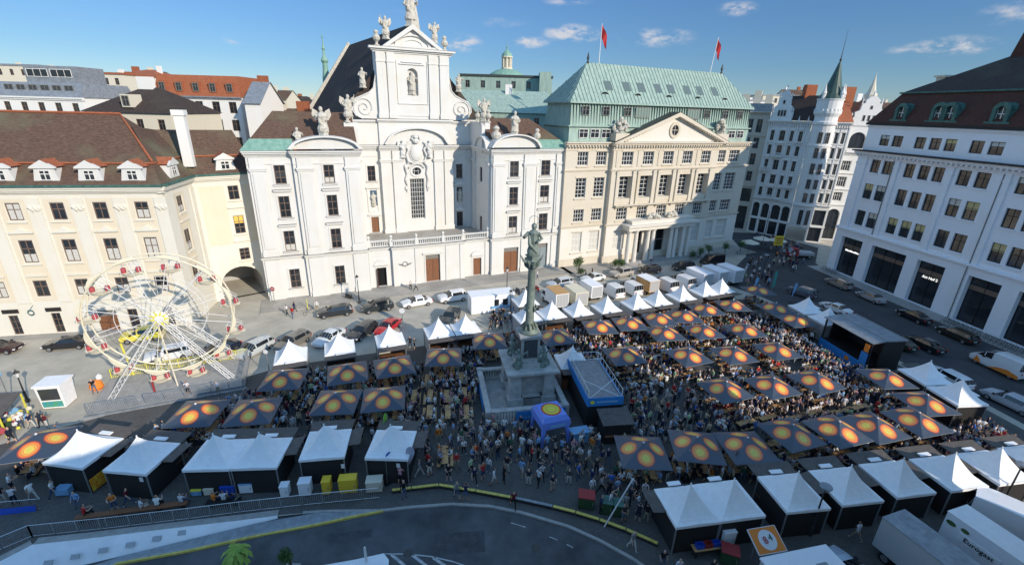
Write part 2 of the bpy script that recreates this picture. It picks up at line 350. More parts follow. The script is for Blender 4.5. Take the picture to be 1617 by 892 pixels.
def cornice(b, u0, u1, v, z, steps, ret=0, tp=0):
    """stacked courses proud of wall plane v; steps = [(height, projection)...] from z upward"""
    for h, p in steps: b.box(u0-p*ret, u1+p*ret, v-p, v+.3, z, z+h-.002); z += h
    if tp: b.box(u0-p*ret-.02, u1+p*ret+.02, v-p-.03, v+.02, z, z+.05, 1)
def statue_mesh(h, seed, wings=False, arm=True, wide=1.):
    r = random.Random(seed); b = MB(); k = h
    def J(v_): return [(a*(1+r.uniform(-.12, .12))*wide, z) for a, z in v_]
    b.lathe([(.19*k, 0), (.19*k, .04*k), (.15*k, .06*k), (.15*k, .17*k), (.18*k, .19*k), (.18*k, .21*k)], 4, m=0)
    b.lathe(J([(.13*k, .21*k), (.14*k, .3*k), (.115*k, .45*k), (.12*k, .56*k), (.135*k, .68*k), (.13*k, .76*k), (.05*k, .81*k), (.045*k, .83*k)]), 9, sx=1.05, sy=.85, jit=.12, rnd=r)
    b.lathe([(.03*k, .82*k), (.06*k, .86*k), (.065*k, .91*k), (.05*k, .96*k), (.015*k, .985*k)], 8, cx=r.uniform(-.02, .02)*k)
    s1 = r.choice((-1, 1))
    b.tube([(s1*.11*k, 0, .75*k), (s1*.22*k, -.06*k, .64*k), (s1*.2*k, -.16*k, .72*k)], [.045*k, .04*k, .03*k], 6)
    b.tube([(-s1*.11*k, 0, .75*k), (-s1*.2*k, -.03*k, .62*k), (-s1*.1*k, -.14*k, .55*k)], [.045*k, .04*k, .03*k], 6)
    if arm: b.tube([(s1*.2*k, -.15*k, .6*k), (s1*.24*k, -.15*k, .98*k)], .015*k, 5)
    b.tube([(.1*k, -.05*k, .28*k), (-.08*k, -.11*k, .5*k), (-.1*k, -.06*k, .7*k)], [.05*k, .05*k, .03*k], 6)
    if wings:
        for q in (-1, 1): b.ext([(q*.06*k, .6*k), (q*.2*k, .55*k), (q*.3*k, .72*k), (q*.26*k, .92*k), (q*.12*k, .84*k)], .07*k, .11*k)
    return b
def urn_mesh(h):
    b = MB(); b.lathe([(.2*h, 0), (.2*h, .1*h), (.1*h, .14*h), (.09*h, .28*h), (.22*h, .4*h), (.26*h, .55*h), (.2*h, .66*h), (.1*h, .72*h), (.12*h, .78*h), (.17*h, .86*h), (.12*h, .95*h), (.03*h, h)], 10); return b
# ================================================================ ground, streets, ramp
def G(px, py, z=0.):
    d = fwd+rt*((px-808.5)/F_PX)-upv*((py-446)/F_PX); t = (z-CAM_H)/d.z
    return (d.x*t, d.y*t)
def zr(x): return min(0., .08*(x+16.8))
def bot(p):
    d = .5-min(0., .175*(p[0]+16.8))-.3; zn = zr(p[0])-.1; t = (CAM_H-zn)/(CAM_H+d); return (p[0]*t, p[1]*t, zn)
wall_line = [(-52, -10), (-42, 6), (-38, 13), (-34.6, 18.5), (-32.9, 21.3), (-32.0, 22.6), (-29.1, 23.1), (-25.6, 23.8), (-22.5, 24.4), (-19.3, 25.0), (-16.8, 25.5)]
kerb_line = [(-15.1, 25.8), (-13.4, 26.0), (-9.4, 26.2), (-7.2, 26.6), (-4.2, 27.0), (-1.2, 26.9), (1.2, 26.4), (4.6, 25.3), (6.7, 24.2), (8.8, 22.8), (11, 20.8), (14, 17), (17, 10), (18, -30)]
hole = wall_line+kerb_line+[(-52, -30)]
def sheet(name, outer, z, material, holes=()):
    loops = [[Vector((x, y, z)) for x, y in outer]]+[[Vector((x, y, z)) for x, y in h] for h in holes]
    tris = tessellate_polygon(loops); vs = [tuple(p) for l in loops for p in l]
    b = MB(); fixed = []
    for t in tris:
        a, c, d = [Vector(vs[i]) for i in t]
        fixed.append(tuple(t) if (c-a).cross(d-a).z > 0 else tuple(reversed(t)))
    b.add(vs, fixed); o = b.build(name, material); o['kind'] = 'structure'; return o
sheet('ground', [(-2500, -600), (2500, -600), (2500, 5000), (-2500, 5000)], 0, 'street', [hole])
plaza = [(-60, -10), (-50, 10), (-47, 28), (-45, 31.5), (-26, 46.2), (-8, 53.2), (14, 62.3), (34, 71), (41.5, 71), (46, 60), (50.5, 44), (53, 30), (47, 14), (18.5, 9.5)]+kerb_line[-3::-1][:0]
plaza = plaza+[(14.2, 17.1), (11.1, 20.9), (8.9, 22.9), (6.8, 24.3), (4.65, 25.4), (1.2, 26.5), (-1.2, 27), (-4.2, 27.1), (-7.2, 26.7), (-9.4, 26.3), (-13.4, 26.1), (-16.8, 25.6), (-19.3, 25.1), (-25.6, 23.9), (-32.1, 22.7), (-33, 21.3), (-42.1, 6)]
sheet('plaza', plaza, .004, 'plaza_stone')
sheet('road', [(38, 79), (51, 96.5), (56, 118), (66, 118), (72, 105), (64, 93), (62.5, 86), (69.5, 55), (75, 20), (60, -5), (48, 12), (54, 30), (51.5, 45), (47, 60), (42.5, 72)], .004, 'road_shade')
mat('asphalt_patch', (.062, .063, .068), .85, .25, 2); mat('iron', (.06, .055, .05), .5, .2, 8)
for k, pp in enumerate([[(-5, 24.5), (-1.5, 24.9), (-1.3, 23.2), (-4.8, 22.8)], [(4.2, 21), (7.5, 20.2), (7.1, 19.0), (3.9, 19.9)], [(-12.5, 24.2), (-9.6, 24.8), (-9.4, 24.1), (-12.3, 23.5)]]):
    b = MB(); b.poly([(x, y, -.116) for x, y in pp[::-1]]); b.build('road_patch', 'asphalt_patch')['kind'] = 'structure'
for x, y, z in [(-6.6, 22.9, -.114), (2.2, 23.6, -.114), (-4.0, 30.6, .012), (3.2, 30.4, .012), (-38, 46.5, .012), (-6, 63.4, .012), (56.2, 66, .014), (57.2, 52, .014)]:
    b = MB(); b.lathe([(.33, z-.01), (.33, z+.004)], 14, cx=x, cy=y); b.build('drain_cover', 'iron')['kind'] = 'structure'
mat('kerb_dark', (.12, .12, .12), .8)
b = MB()   # sunken road: flat to the right, sloping down into the garage ramp to the left
b.poly([(-16.8, -30, -.12), (30, -30, -.12), (30, 30, -.12), (-16.8, 30, -.12)]); b.poly([(-60, -30, -.12+zr(-60)), (-16.8, -30, -.12), (-16.8, 30, -.12), (-60, 30, -.12+zr(-60))])
b.build('road', 'asphalt')['kind'] = 'structure'
b = MB()
for p, q in zip(kerb_line[:-1], kerb_line[1:]):
    b.poly([(*p, -.3), (*q, -.3), (*q, .0), (*p, .0)])
    d = Vector((q[0]-p[0], q[1]-p[1], 0)).normalized(); n = Vector((-d.y, d.x, 0))*.22
    b.poly([(p[0], p[1], .008), (q[0], q[1], .008), (q[0]+n.x, q[1]+n.y, .008), (p[0]+n.x, p[1]+n.y, .008)][::1])
b.build('kerb', 'kerb_stone')['kind'] = 'structure'
b = MB()   # white retaining wall of the ramp with a cap
for p, q in zip(wall_line[:-1], wall_line[1:]):
    b.poly([bot(p), bot(q), (*q, .06), (*p, .06)])
wl = b.build('ramp_wall', 'ramp_wall'); tag(wl, 'long white retaining wall beside the sloping garage ramp, with small dark lamps', 'wall')
lamps = MB()
for px, py in [(76, 887), (118.5, 878), (162.5, 869), (206, 861), (248, 852), (288.5, 843.5), (330, 835), (370.5, 827)]:
    x, y = G(px, py, -.4)
    p = bot((x, y)); lb = MB(); lb.box(-.26, .26, -.16, .16, -.02, .05); lo = lb.build('lamp', 'pole_metal', wl, (x, y, zr(x)*.42-.02), R(11)); lo.rotation_euler.x = R(42)
b = MB()   # stone coping in front of the wall
for p, q in zip(wall_line[2:-1], wall_line[3:]):
    d = Vector((q[0]-p[0], q[1]-p[1], 0)).normalized(); n = Vector((-d.y, d.x, 0))*.55
    b.add([(p[0], p[1], .06), (q[0], q[1], .06), (q[0]+n.x, q[1]+n.y, .06), (p[0]+n.x, p[1]+n.y, .06), (p[0]+n.x, p[1]+n.y, 0), (q[0]+n.x, q[1]+n.y, 0)], [(0, 1, 2, 3), (3, 2, 5, 4)])
b.build('coping', 'kerb_stone', wl)
# footway and yellow kerb along the ramp
yk = [G(*p, z) for p, z in [((604.8, 805), 0), ((560, 813.5), 0), ((498, 827), 0), ((399, 846.7), -.15), ((300, 867.4), -.4), ((185.5, 888), -.75)]]+[(-32, 16), (-38, 8), (-46, -8)]
b = MB(); foot = MB()
wl2 = [(-9.3, 26.2), (-11, 26.1), (-14, 25.9), (-18.3, 25.1), (-22.5, 24.3), (-27, 23.4), (-32.5, 21.5), (-38.3, 12), (-47, -5)]
wl2 = [p if p[0] > -16.8 else bot(p)[:2] for p in wl2]
for i in range(len(yk)-1):
    p, q = Vector((*yk[i], 0)), Vector((*yk[i+1], 0)); d = (q-p).normalized(); n = Vector((-d.y, d.x, 0))
    zp, zq = zr(p.x), zr(q.x)
    for w0, w1, z0, m_ in ((0, .13, .04, 1), (-.13, 0, .05, 0)):
        a, c = p+n*w0, q+n*w0; e, f = q+n*w1, p+n*w1
        b.add([(a.x, a.y, zp+z0), (c.x, c.y, zq+z0), (e.x, e.y, zq+z0), (f.x, f.y, zp+z0), (a.x, a.y, zp-.2), (c.x, c.y, zq-.2), (e.x, e.y, zq-.2), (f.x, f.y, zp-.2)], [(3, 2, 1, 0), (4, 5, 1, 0), (7, 6, 2, 3)], m_)
    r_, s_ = wl2[i], wl2[i+1]
    foot.poly([(p.x, p.y, zp+.03), (r_[0], r_[1], zr(r_[0])+.03), (s_[0], s_[1], zr(s_[0])+.03), (q.x, q.y, zq+.03)])
b.build('kerb', ['kerb_stone', 'paint_yellow'])['kind'] = 'structure'; foot.build('pavement', 'zinc')['kind'] = 'structure'
MAT['zinc']
# road markings: hatched island lines and a worn centre dash
b = MB(); zz = -.112
def stripe(a, c, w):
    a, c = Vector((*a, 0)), Vector((*c, 0)); d = (c-a).normalized(); n = Vector((-d.y, d.x, 0))*w/2
    b.poly([((a-n).x, (a-n).y, zz), ((c-n).x, (c-n).y, zz), ((c+n).x, (c+n).y, zz), ((a+n).x, (a+n).y, zz)])
for p, q in [((618, 873), (650, 900)), ((650, 873), (685, 900)), ((684, 878), (722, 904))]: stripe(G(*p), G(*q), .2)
arc = [G(*p) for p in [(603, 872), (640, 872), (680, 876), (715, 884), (760, 900)]]
for p, q in zip(arc[:-1], arc[1:]): stripe(p, q, .09)
for p, q in [((807, 823), (830, 830)), ((868, 845), (880, 850)), ((895, 857), (905, 862))]: stripe(G(*p), G(*q), .07)
b.build('road_marking', 'paint_white')['kind'] = 'structure'
b = MB(); isl = [G(*p) for p in [(486, 897), (560, 884), (606, 874), (614, 884), (613, 905), (486, 925)]]
b.prism(isl[::-1], -.3, .06); b.build('traffic_island', 'ramp_wall')['kind'] = 'structure'
# raised pavements along the facades
CHA, CHR = (-37.278, 64.889), 24.42; BKA, BKR = (8.941, 84.744), 24.84; RTA, RTR = (64.2, 89.388), -80.3; LFA, LFR = (-63.191, 51.289), 12.5
def strip(A, ang, u0, u1, v0, v1, name='pavement', m_='pavement_stone', z=.12):
    b = MB(); b.prism([fp(A, ang, u0, v0), fp(A, ang, u1, v0), fp(A, ang, u1, v1), fp(A, ang, u0, v1)], -.05, z); b.build(name, m_)['kind'] = 'structure'
strip(CHA, CHR, -1, 51.3, -5.2, .5); strip(BKA, BKR, .2, 47.5, -6.0, .5); strip(RTA, RTR, -1.5, 42, -3.4, .5, m_='kerb_stone'); strip(LFA, LFR, -15, 20, -1.6, .3)

# ================================================================ church
T_ = R(CHR)
ch = empty('church', (*CHA, 0), T_, 'tall white baroque church with broken gables, statues, balustraded terrace and steep dark roof', 'church')
def wins(col, rows, d=0): return [(a, b_, c, e) for a, b_ in col for c, e in rows]
rows4 = [(17.6, 20.25), (12.72, 15.85), (7.6, 10.7), (1.65, 4.7)]
w = MB()
Lc = [(3.32, 4.78)]; Lc2 = [(9.85, 11.3)]; Rc = [(39.65, 41.3)]; Rc2 = [(46.0, 47.8)]
rows3 = rows4[:3]
doors = [(38.85, 41.75, .15, 4.9), (45.2, 48.15, .15, 4.95)]
w.wall(0, 5.9, 0, 21.4, 0, wins(Lc, rows4)); w.wall(5.9, 15.1, 0, 21.4, -.6, wins(Lc2, rows4))
w.wall(36.3, 44.6, 0, 21.4, -.6, wins(Rc, rows3)+[doors[0]]); w.wall(44.6, 51.6, 0, 21.4, 0, wins(Rc2, rows3)+[doors[1]])
w.box(5.88, 5.9, -.6, 0, 0, 21.4); w.box(44.6, 44.62, -.6, 0, 0, 21.4)
cd = [(16.3, 17.85, .15, 3.45), (24.4, 26.9, .15, 5.0), (33.15, 34.7, .15, 3.4)]
w.wall(15.1, 18.9, 0, 6.9, 0, [cd[0]], .4); w.wall(18.9, 31.4, 0, 6.9, -.55, [cd[1]], .4); w.wall(31.4, 36.3, 0, 6.9, 0, [cd[2]], .4)
w.box(18.88, 18.9, -.55, 0, 0, 6.9); w.box(31.4, 31.42, -.55, 0, 0, 6.9)
w.poly([(15.1, 0, 6.9), (36.3, 0, 6.9), (36.3, 9.6, 6.9), (15.1, 9.6, 6.9)], 1); w.poly([(18.9, -.55, 6.9), (31.4, -.55, 6.9), (31.4, 0, 6.9), (18.9, 0, 6.9)], 1)
w.poly([(0, 22, 0), (0, 0, 0), (0, 0, 21.4), (0, 22, 21.4)]); w.poly([(51.6, 0, 0), (51.6, 22, 0), (51.6, 22, 21.4), (51.6, 0, 21.4)])
w.poly([(15.1, -.6, 0), (15.1, 9.5, 0), (15.1, 9.5, 21.4), (15.1, -.6, 21.4)])
# right return wall facing the terrace, with door, niche and window
Mr = Matrix.Translation((36.3, 9.5, 0)) @ Matrix.Rotation(R(-90), 4, 'Z'); w.M = Mr
ret_ops = [(4.3, 5.5, 7.1, 9.9), (4.3, 5.5, 16.2, 18.8)]
w.wall(0, 10.1, 6.9, 21.4, 0, ret_ops); w.wall(0, 10.1, 0, 6.9, 0); w.M = Matrix()
# recessed terrace facade
side = [(17.25, 18.55, 16.2, 18.8), (17.25, 18.55, 7.05, 9.9), (17.4, 18.5, 11.9, 14.6), (33.15, 34.4, 16.2, 18.8), (33.15, 34.4, 7.05, 9.9), (33.25, 34.3, 11.9, 14.6)]
w.wall(15.1, 19.4, 6.9, 21.4, 9.5, side[:3]); w.wall(32.4, 36.3, 6.9, 21.4, 9.5, side[3:])
w.wall(19.4, 32.4, 6.9, 21.4, 9.0, [(24.4, 26.95, 9.15, 16.45), (24.85, 26.5, 16.95, 18.6)], .45); w.box(19.38, 19.4, 9, 9.5, 6.9, 21.4); w.box(32.4, 32.42, 9, 9.5, 6.9, 21.4)
w.box(19.6, 32.3, 9.0, 11.5, 21.4, 26.3); w.box(15.6, 19.6, 9.4, 11.5, 21.4, 26.2); w.box(32.3, 36.0, 9.4, 11.5, 21.4, 26.2)
# attic blocks joining tower front and side wings
w.box(13.6, 15.6, 3.2, 11, 21.4, 26.0); w.box(35.9, 37.4, 3.2, 11, 21.4, 26.3)
# upper storey with statue niche
w.wall(19.8, 32.1, 26.3, 36.9, 9.2, [(24.75, 26.65, 30.3, 34.5)], .7); w.poly([(24.75, 9.9, 30.3), (26.65, 9.9, 30.3), (26.65, 9.9, 34.5), (24.75, 9.9, 34.5)], 2); w.arch(24.75, 26.65, 33.55, 9.2, .7)
w.box(19.8, 24.6, 9.25, 11.6, 26.3, 36.9); w.box(26.8, 32.1, 9.25, 11.6, 26.3, 36.9); w.box(24.6, 26.8, 9.95, 11.6, 26.3, 36.9)
w.build('wall', ['white_plaster', 'pavement_stone', 'white_plaster'], ch)
mat('flashing', (.16, .16, .155), .6)
# cornices
c = MB(); cs = [(.18, .12), (.22, .3), (.25, .55), (.2, .75)]
for u0_, u1_, v_ in ((0, 5.9, 0), (5.9, 15.1, -.6), (36.3, 44.6, -.6), (44.6, 51.6, 0), (15.1, 19.4, 9.5), (32.4, 36.3, 9.5), (19.4, 24, 9.0), (27.4, 32.4, 9.0)):
    c.cut(); cornice(c, u0_-.05, u1_+.05, v_, 21.4, cs, .4 if v_ < 1 else 0, 1); cornice(c, u0_, u1_, v_, 20.4, [(.12, .12)])
for u0_, u1_, v_ in ((0, 5.9, 0), (5.9, 15.1, -.6), (36.3, 44.6, -.6), (44.6, 51.6, 0), (15.1, 18.9, 0), (18.9, 31.4, -.55), (31.4, 36.3, 0)): c.cut(); cornice(c, u0_-.04, u1_+.04, v_, 6.45, [(.15, .1), (.2, .28), (.12, .4)], .3, 1)
c.cut(); cornice(c, 15.5, 36.1, 9.35, 25.85, [(.2, .15), (.25, .35)], 0, 1); cornice(c, 19.5, 32.4, 9.0, 26.0, [(.2, .2), (.3, .45)], .3, 1)
c.cut(); cornice(c, 19.6, 32.3, 9.2, 36.6, [(.25, .15), (.25, .4), (.3, .75)], 1., 1); cornice(c, 19.9, 32.0, 9.2, 27.0, [(.15, .1)])
c.M = Mr; cornice(c, -.3, 10.1, 0, 21.4, cs); cornice(c, 0, 10.1, 0, 20.4, [(.12, .12)]); cornice(c, -.1, 6.3, -.1, 25.8, [(.2, .15), (.3, .35)]); c.M = Matrix()
c.parts('cornice', ['white_plaster', 'flashing'], ch)

# segmental and triangular pediments
p = MB()
def segped(p, u0_, u1_, zb, zt, v_, dep=1.6, th=.42, inner=True, n=14, drop=.0):
    p.cut(); cx = (u0_+u1_)/2; a = (u1_-u0_)/2
    def pt(k, s): x = -1+2*k/n; return (cx+a*s*x, zb+(zt-zb)*s*math.sqrt(max(0, 1-.98*x*x))+0)
    for k in range(n):
        q = [pt(k, 1), pt(k+1, 1), pt(k+1, 1-th/(zt-zb)*.5), pt(k, 1-th/(zt-zb)*.5)]
        p.ext([(q[3][0], q[3][1]), (q[2][0], q[2][1]), (q[1][0], q[1][1]), (q[0][0], q[0][1])], v_-.75, v_+dep)
    p.ext([pt(k, .9) for k in range(n, -1, -1)], v_-.05, v_+.3)
segped(p, 5.4, 15.6, 22.2, 24.3, -.6); segped(p, 36.0, 45.4, 22.2, 24.7, -.6); segped(p, 20.3, 31.7, 22.0, 25.2, 9.0, .6)
p.M = Mr; segped(p, 3.2, 9.3, 21.9, 24.2, 0, .6); p.M = Matrix()
p.cut(); p.ext([(21.4, 37.4), (30.6, 37.4), (26, 40.6)], 9.25, 11.4)
for s in (-1, 1):
    a, b2 = (26+s*5.2, 37.35), (26, 40.75); p.ext([(a[0], a[1]), (a[0]-s*.9, a[1]), (26, 40.2), (26, 40.95)][::s], 8.5, 11.5)
p.ext([(21.4, 37.4), (30.6, 37.4), (30.2, 37.75), (21.8, 37.75)], 8.6, 9.3)
for k in range(10):
    a0, a1 = math.pi*k/10, math.pi*(k+1)/10; q = lambda a, r_: (26-r_*math.cos(a)*1.25, 37.7+r_*math.sin(a)*.75)
    p.ext([q(a0, 2.1), q(a0, 2.4), q(a1, 2.4), q(a1, 2.1)][::-1], 8.95, 9.3); p.ext([q(a0, 1.3), q(a0, 1.5), q(a1, 1.5), q(a1, 1.3)][::-1], 9.1, 9.3)
p.parts('pediment', 'white_plaster', ch)
# pilasters
P = MB()
def pil(u0_, u1_, z0, z1, v_, pr=.28, cap=True, base=True):
    P.cut(); P.box(u0_, u1_, v_-pr, v_+.05, z0, z1)
    if cap: P.box(u0_-.12, u1_+.12, v_-pr-.12, v_+.05, z1-1.9, z1-1.65); P.box(u0_-.2, u1_+.2, v_-pr-.22, v_+.05, z1-1.65, z1-1.45)
    if base: P.box(u0_-.1, u1_+.1, v_-pr-.12, v_+.05, z0, z0+.8)
for a, b2, v_ in ((.35, 2.3, 0), (6.4, 8.5, -.6), (12.9, 14.9, -.6), (36.5, 38.6, -.6), (42.3, 44.4, -.6), (48.95, 51.1, 0), (44.75, 45.3, 0)):
    pil(a, b2, 7.0, 21.35, v_); pil(a-.1, b2+.1, .1, 6.4, v_, .22, cap=False); P.box(a+.3, b2-.3, v_-.42, v_-.24, 8.2, 19.2)
for a, b2 in ((19.5, 21.2), (21.5, 23.3), (28.85, 30.55), (30.75, 32.35)): pil(a, b2, 6.9, 21.35, 9.0, .35)
for a, b2 in ((15.2, 16.5), (35.2, 36.2)): pil(a, b2, 6.9, 21.35, 9.5, .2)
for a, b2 in ((19.9, 21.3), (21.6, 22.8), (28.5, 29.9), (30.4, 31.9)): pil(a, b2, 26.6, 36.7, 9.2, .3, cap=False); P.box(a-.08, b2+.08, 8.8, 9.25, 35.2, 35.4)
for a, b2 in ((15.2, 16), (18.9, 19.8), (22.6, 23.5), (27.9, 28.7), (30.5, 31.3), (35.4, 36.2)): pil(a, b2, .1, 6.4, -.55 if 18.8 < a < 31 else 0, .16, cap=False, base=False)
P.M = Mr; pil(.6, 2.2, 6.9, 21.35, 0, .25); pil(7.6, 9.4, 6.9, 21.35, 0, .25); P.M = Matrix()
P.cut(); P.box(23.2, 28.2, 9.05, 9.2, 28.9, 29.05); P.box(24.0, 27.4, 8.95, 9.2, 35.3, 35.5); P.box(23.6, 27.8, 9.0, 9.2, 35.0, 35.2)
for x in (23.1, 28.2): P.box(x, x+.14, 9.05, 9.2, 28.9, 35.6)
P.parts('pilaster', 'white_plaster', ch)
# window surrounds, hoods, sills
h = MB()
def surround(a, b2, c0, c1, v_, hood=True, sill=True):
    h.cut(); h.box(a-.22, a-.002, v_-.08, v_+.02, c0-.1, c1+.2); h.box(b2+.002, b2+.22, v_-.08, v_+.02, c0-.1, c1+.2); h.box(a-.22, b2+.22, v_-.082, v_+.02, c1+.002, c1+.25)
    if sill: h.box(a-.35, b2+.35, v_-.2, v_+.02, c0-.25, c0-.08); h.box(a-.36, b2+.36, v_-.22, v_+.02, c0-.078, c0-.04, 1)
    if hood: h.box(a-.52, b2+.52, v_-.37, v_+.02, c1+.952, c1+1.0, 1); h.box(a-.5, b2+.5, v_-.35, v_+.02, c1+.75, c1+.95); h.box(a-.4, b2+.4, v_-.2, v_+.02, c1+.6, c1+.748)
for cols_, v_, rr in ((Lc, 0, rows4), (Lc2, -.6, rows4), (Rc, -.6, rows3), (Rc2, 0, rows3)):
    for k, (c0, c1) in enumerate(rr): surround(*cols_[0], c0, c1, v_, hood=k in (1, 2)); window(ch, cols_[0][0], c0, cols_[0][1]-cols_[0][0], c1-c0, v_+.2, 'brown', 2, 3, bar=.09, fr=.12, curtain=[None, ('curtain', 0, .33), None, ('glass_dim', .34, .66)][(k*3+int(cols_[0][0])) % 4])
for a, b2, c0, c1 in doors+cd: surround(a, b2, c0, c1, -.55 if 18.9 < a < 31 or 38 < a < 40 else 0, hood=False, sill=False)
for a, b2, c0, c1 in side:
    if c0 != 11.9: surround(a, b2, c0, c1, 9.5, hood=False)
for a, b2 in ((17.25, 18.55), (33.15, 34.4)):     # little pedimented niches on the terrace facade
    m_ = (a+b2)/2; h.cut()
    for zb in (15.0, 10.2): h.ext([(a-.55, zb), (b2+.55, zb), (b2+.5, zb+.2), (m_, zb+.75), (a-.5, zb+.2)], 9.15, 9.52)
    h.box(a-.35, a-.02, 9.35, 9.52, 10.9, 15); h.box(b2+.02, b2+.35, 9.35, 9.52, 10.9, 15)
for a, b2 in ((16.3, 17.85), (33.15, 34.7)):
    h.cut(); m_ = (a+b2)/2; pts = [(m_-1.1*math.cos(math.pi*k/8)*1.05, 4.1+.75*math.sin(math.pi*k/8)) for k in range(9)]
    h.ext(pts[::-1], -.3, .02); h.box(a-.4, b2+.4, -.38, .02, 3.9, 4.1)
h.cut(); h.box(23.9, 27.4, -.8, -.5, 5.2, 5.45)
h.parts('window_surround', ['white_plaster', 'flashing'], ch)
for a, b2, c0, c1 in side:
    if c0 == 11.9: continue
    window(ch, a, c0, b2-a, c1-c0, 9.7, 'brown', 2, 3 if c0 > 15 else 1, glass='glass' if c0 > 15 or a > 30 else 'door_wood')
for k, (a, b2, c0, c1) in enumerate(ret_ops):
    q = Mr @ Vector((a, .2, c0)); window(ch, q.x, c0, b2-a, c1-c0, q.y, 'brown', 2, 3 if c0 > 10 else 1, rz=R(-90), glass='glass' if c0 > 10 else 'door_wood')
window(ch, 24.4, 9.15, 2.55, 7.3, 9.4, 'white', 6, 9, bar=.05, glass='glass_dim')
o = MB(); 
for k in range(16):
    a0, a1 = 2*math.pi*k/16, 2*math.pi*(k+1)/16; q = lambda a, r_: (25.68+r_*math.cos(a), 17.78+r_*math.sin(a)*.85); o.ext([q(a0, .8), q(a1, .8), q(a1, 1.2), q(a0, 1.2)], 8.85, 9.35)
for x in (25.3, 26.0): o.box(x, x+.06, 9.3, 9.36, 17.1, 18.5)
o.box(24.9, 26.4, 9.3, 9.355, 17.75, 17.81); oo = o.build('oval_window', 'white_plaster', ch); o = MB(); o.poly([(24.8, 9.4, 16.9), (26.55, 9.4, 16.9), (26.55, 9.4, 18.65), (24.8, 9.4, 18.65)]); o.build('pane', 'glass', oo)
def door(parent, a, b2, c0, c1, v_, m_='door_wood', leaves=2, transom=.8):
    d = MB(); zt = c1-transom; wd = (b2-a)/leaves
    for i in range(leaves):
        x = a+wd*i; d.box(x+.02, x+wd-.02, v_, v_+.08, c0, zt)
        for zz0, zz1 in ((.12, .45), (.5, .92)): d.box(x+.15, x+wd-.15, v_-.03, v_, c0+(zt-c0)*zz0, c0+(zt-c0)*zz1)
    dd = d.build('door', m_, parent)
    if transom: t = MB(); t.box(a, b2, v_+.02, v_+.06, zt+.02, c1); t.box(a, b2, v_-.05, v_+.02, zt, zt+.1); t.build('transom', 'frame_grey', dd)
    d = MB(); d.box((a+b2)/2+.06, (a+b2)/2+.1, v_-.09, v_-.03, c0+1.0, c0+1.2); d.build('handle', 'steel', dd); return dd
door(ch, *doors[0], -.3, 'door_wood'); door(ch, *doors[1], .3, 'door_grey'); door(ch, *cd[1], -.2, 'door_wood'); door(ch, *cd[2], .3, 'door_wood', 1, 0)
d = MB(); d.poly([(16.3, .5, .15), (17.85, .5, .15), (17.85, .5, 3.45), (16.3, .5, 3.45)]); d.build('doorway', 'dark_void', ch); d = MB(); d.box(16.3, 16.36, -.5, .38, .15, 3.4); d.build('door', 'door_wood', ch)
# balustrade of the terrace
bl = MB(); path = [(15.2, .25), (18.7, .25), (19.2, -.3), (31.1, -.3), (31.6, .25), (36.2, .25)]
for (xa, ya), (xb, yb) in zip(path[:-1], path[1:]):
    L = math.hypot(xb-xa, yb-ya); a = math.atan2(yb-ya, xb-xa); bl.M = Matrix.Translation((xa, ya, 0)) @ Matrix.Rotation(a, 4, 'Z')
    bl.box(0, L, -.16, .16, 6.92, 7.1); bl.box(0, L, -.2, .2, 7.85, 8.02)
    for k in range(int(L/.36)): bl.lathe([(.06, 7.1), (.1, 7.3), (.05, 7.55), (.07, 7.7), (.06, 7.85)], 5, cx=.2+k*.36)
bl.M = Matrix()
for x, y in [(15.4, .25), (18.9, .0), (23.0, -.3), (27.6, -.3), (31.3, 0), (36.0, .25)]:
    bl.box(x-.25, x+.25, y-.26, y+.26, 6.9, 8.1); bl.lathe([(.2, 8.1), (.12, 8.25), (.26, 8.5), (.24, 8.7), (.08, 8.85)], 8, cx=x, cy=y)
bl.build('balustrade', 'white_plaster', ch)
# volutes beside the upper storey
vo = MB()
for s, cx in ((-1, 17.6), (1, 34.2)):
    vo.cut()
    pts = [(26.3-0, 0)]; prof = [(19.8 if s < 0 else 32.1, 26.45), (cx-s*-2.0, 26.45)]
    outl = [(19.85 if s < 0 else 32.05, 26.45)]+[(cx+s*2.0*math.cos(a), 28.2+1.75*math.sin(a)) for a in [R(x) for x in (-80, -45, -10, 20, 50, 80)]]
    outl += [(cx-s*.9, 30.5), (cx-s*1.7, 31.3), (19.85 if s < 0 else 32.05, 33.6)]
    vo.ext(outl if s > 0 else outl[::-1], 9.5, 10.4)
    sp = []
    for k in range(40): a = R(-60)+k*.32; r_ = 1.75*(1-k/44); sp.append((cx+s*r_*math.cos(a), 9.42, 28.2+r_*math.sin(a)))
    vo.tube(sp, .14, 5)
    vo.tube([(x, 9.45, z) for x, z in outl[1:]], .12, 5)
vo.parts('volute', 'white_plaster', ch)
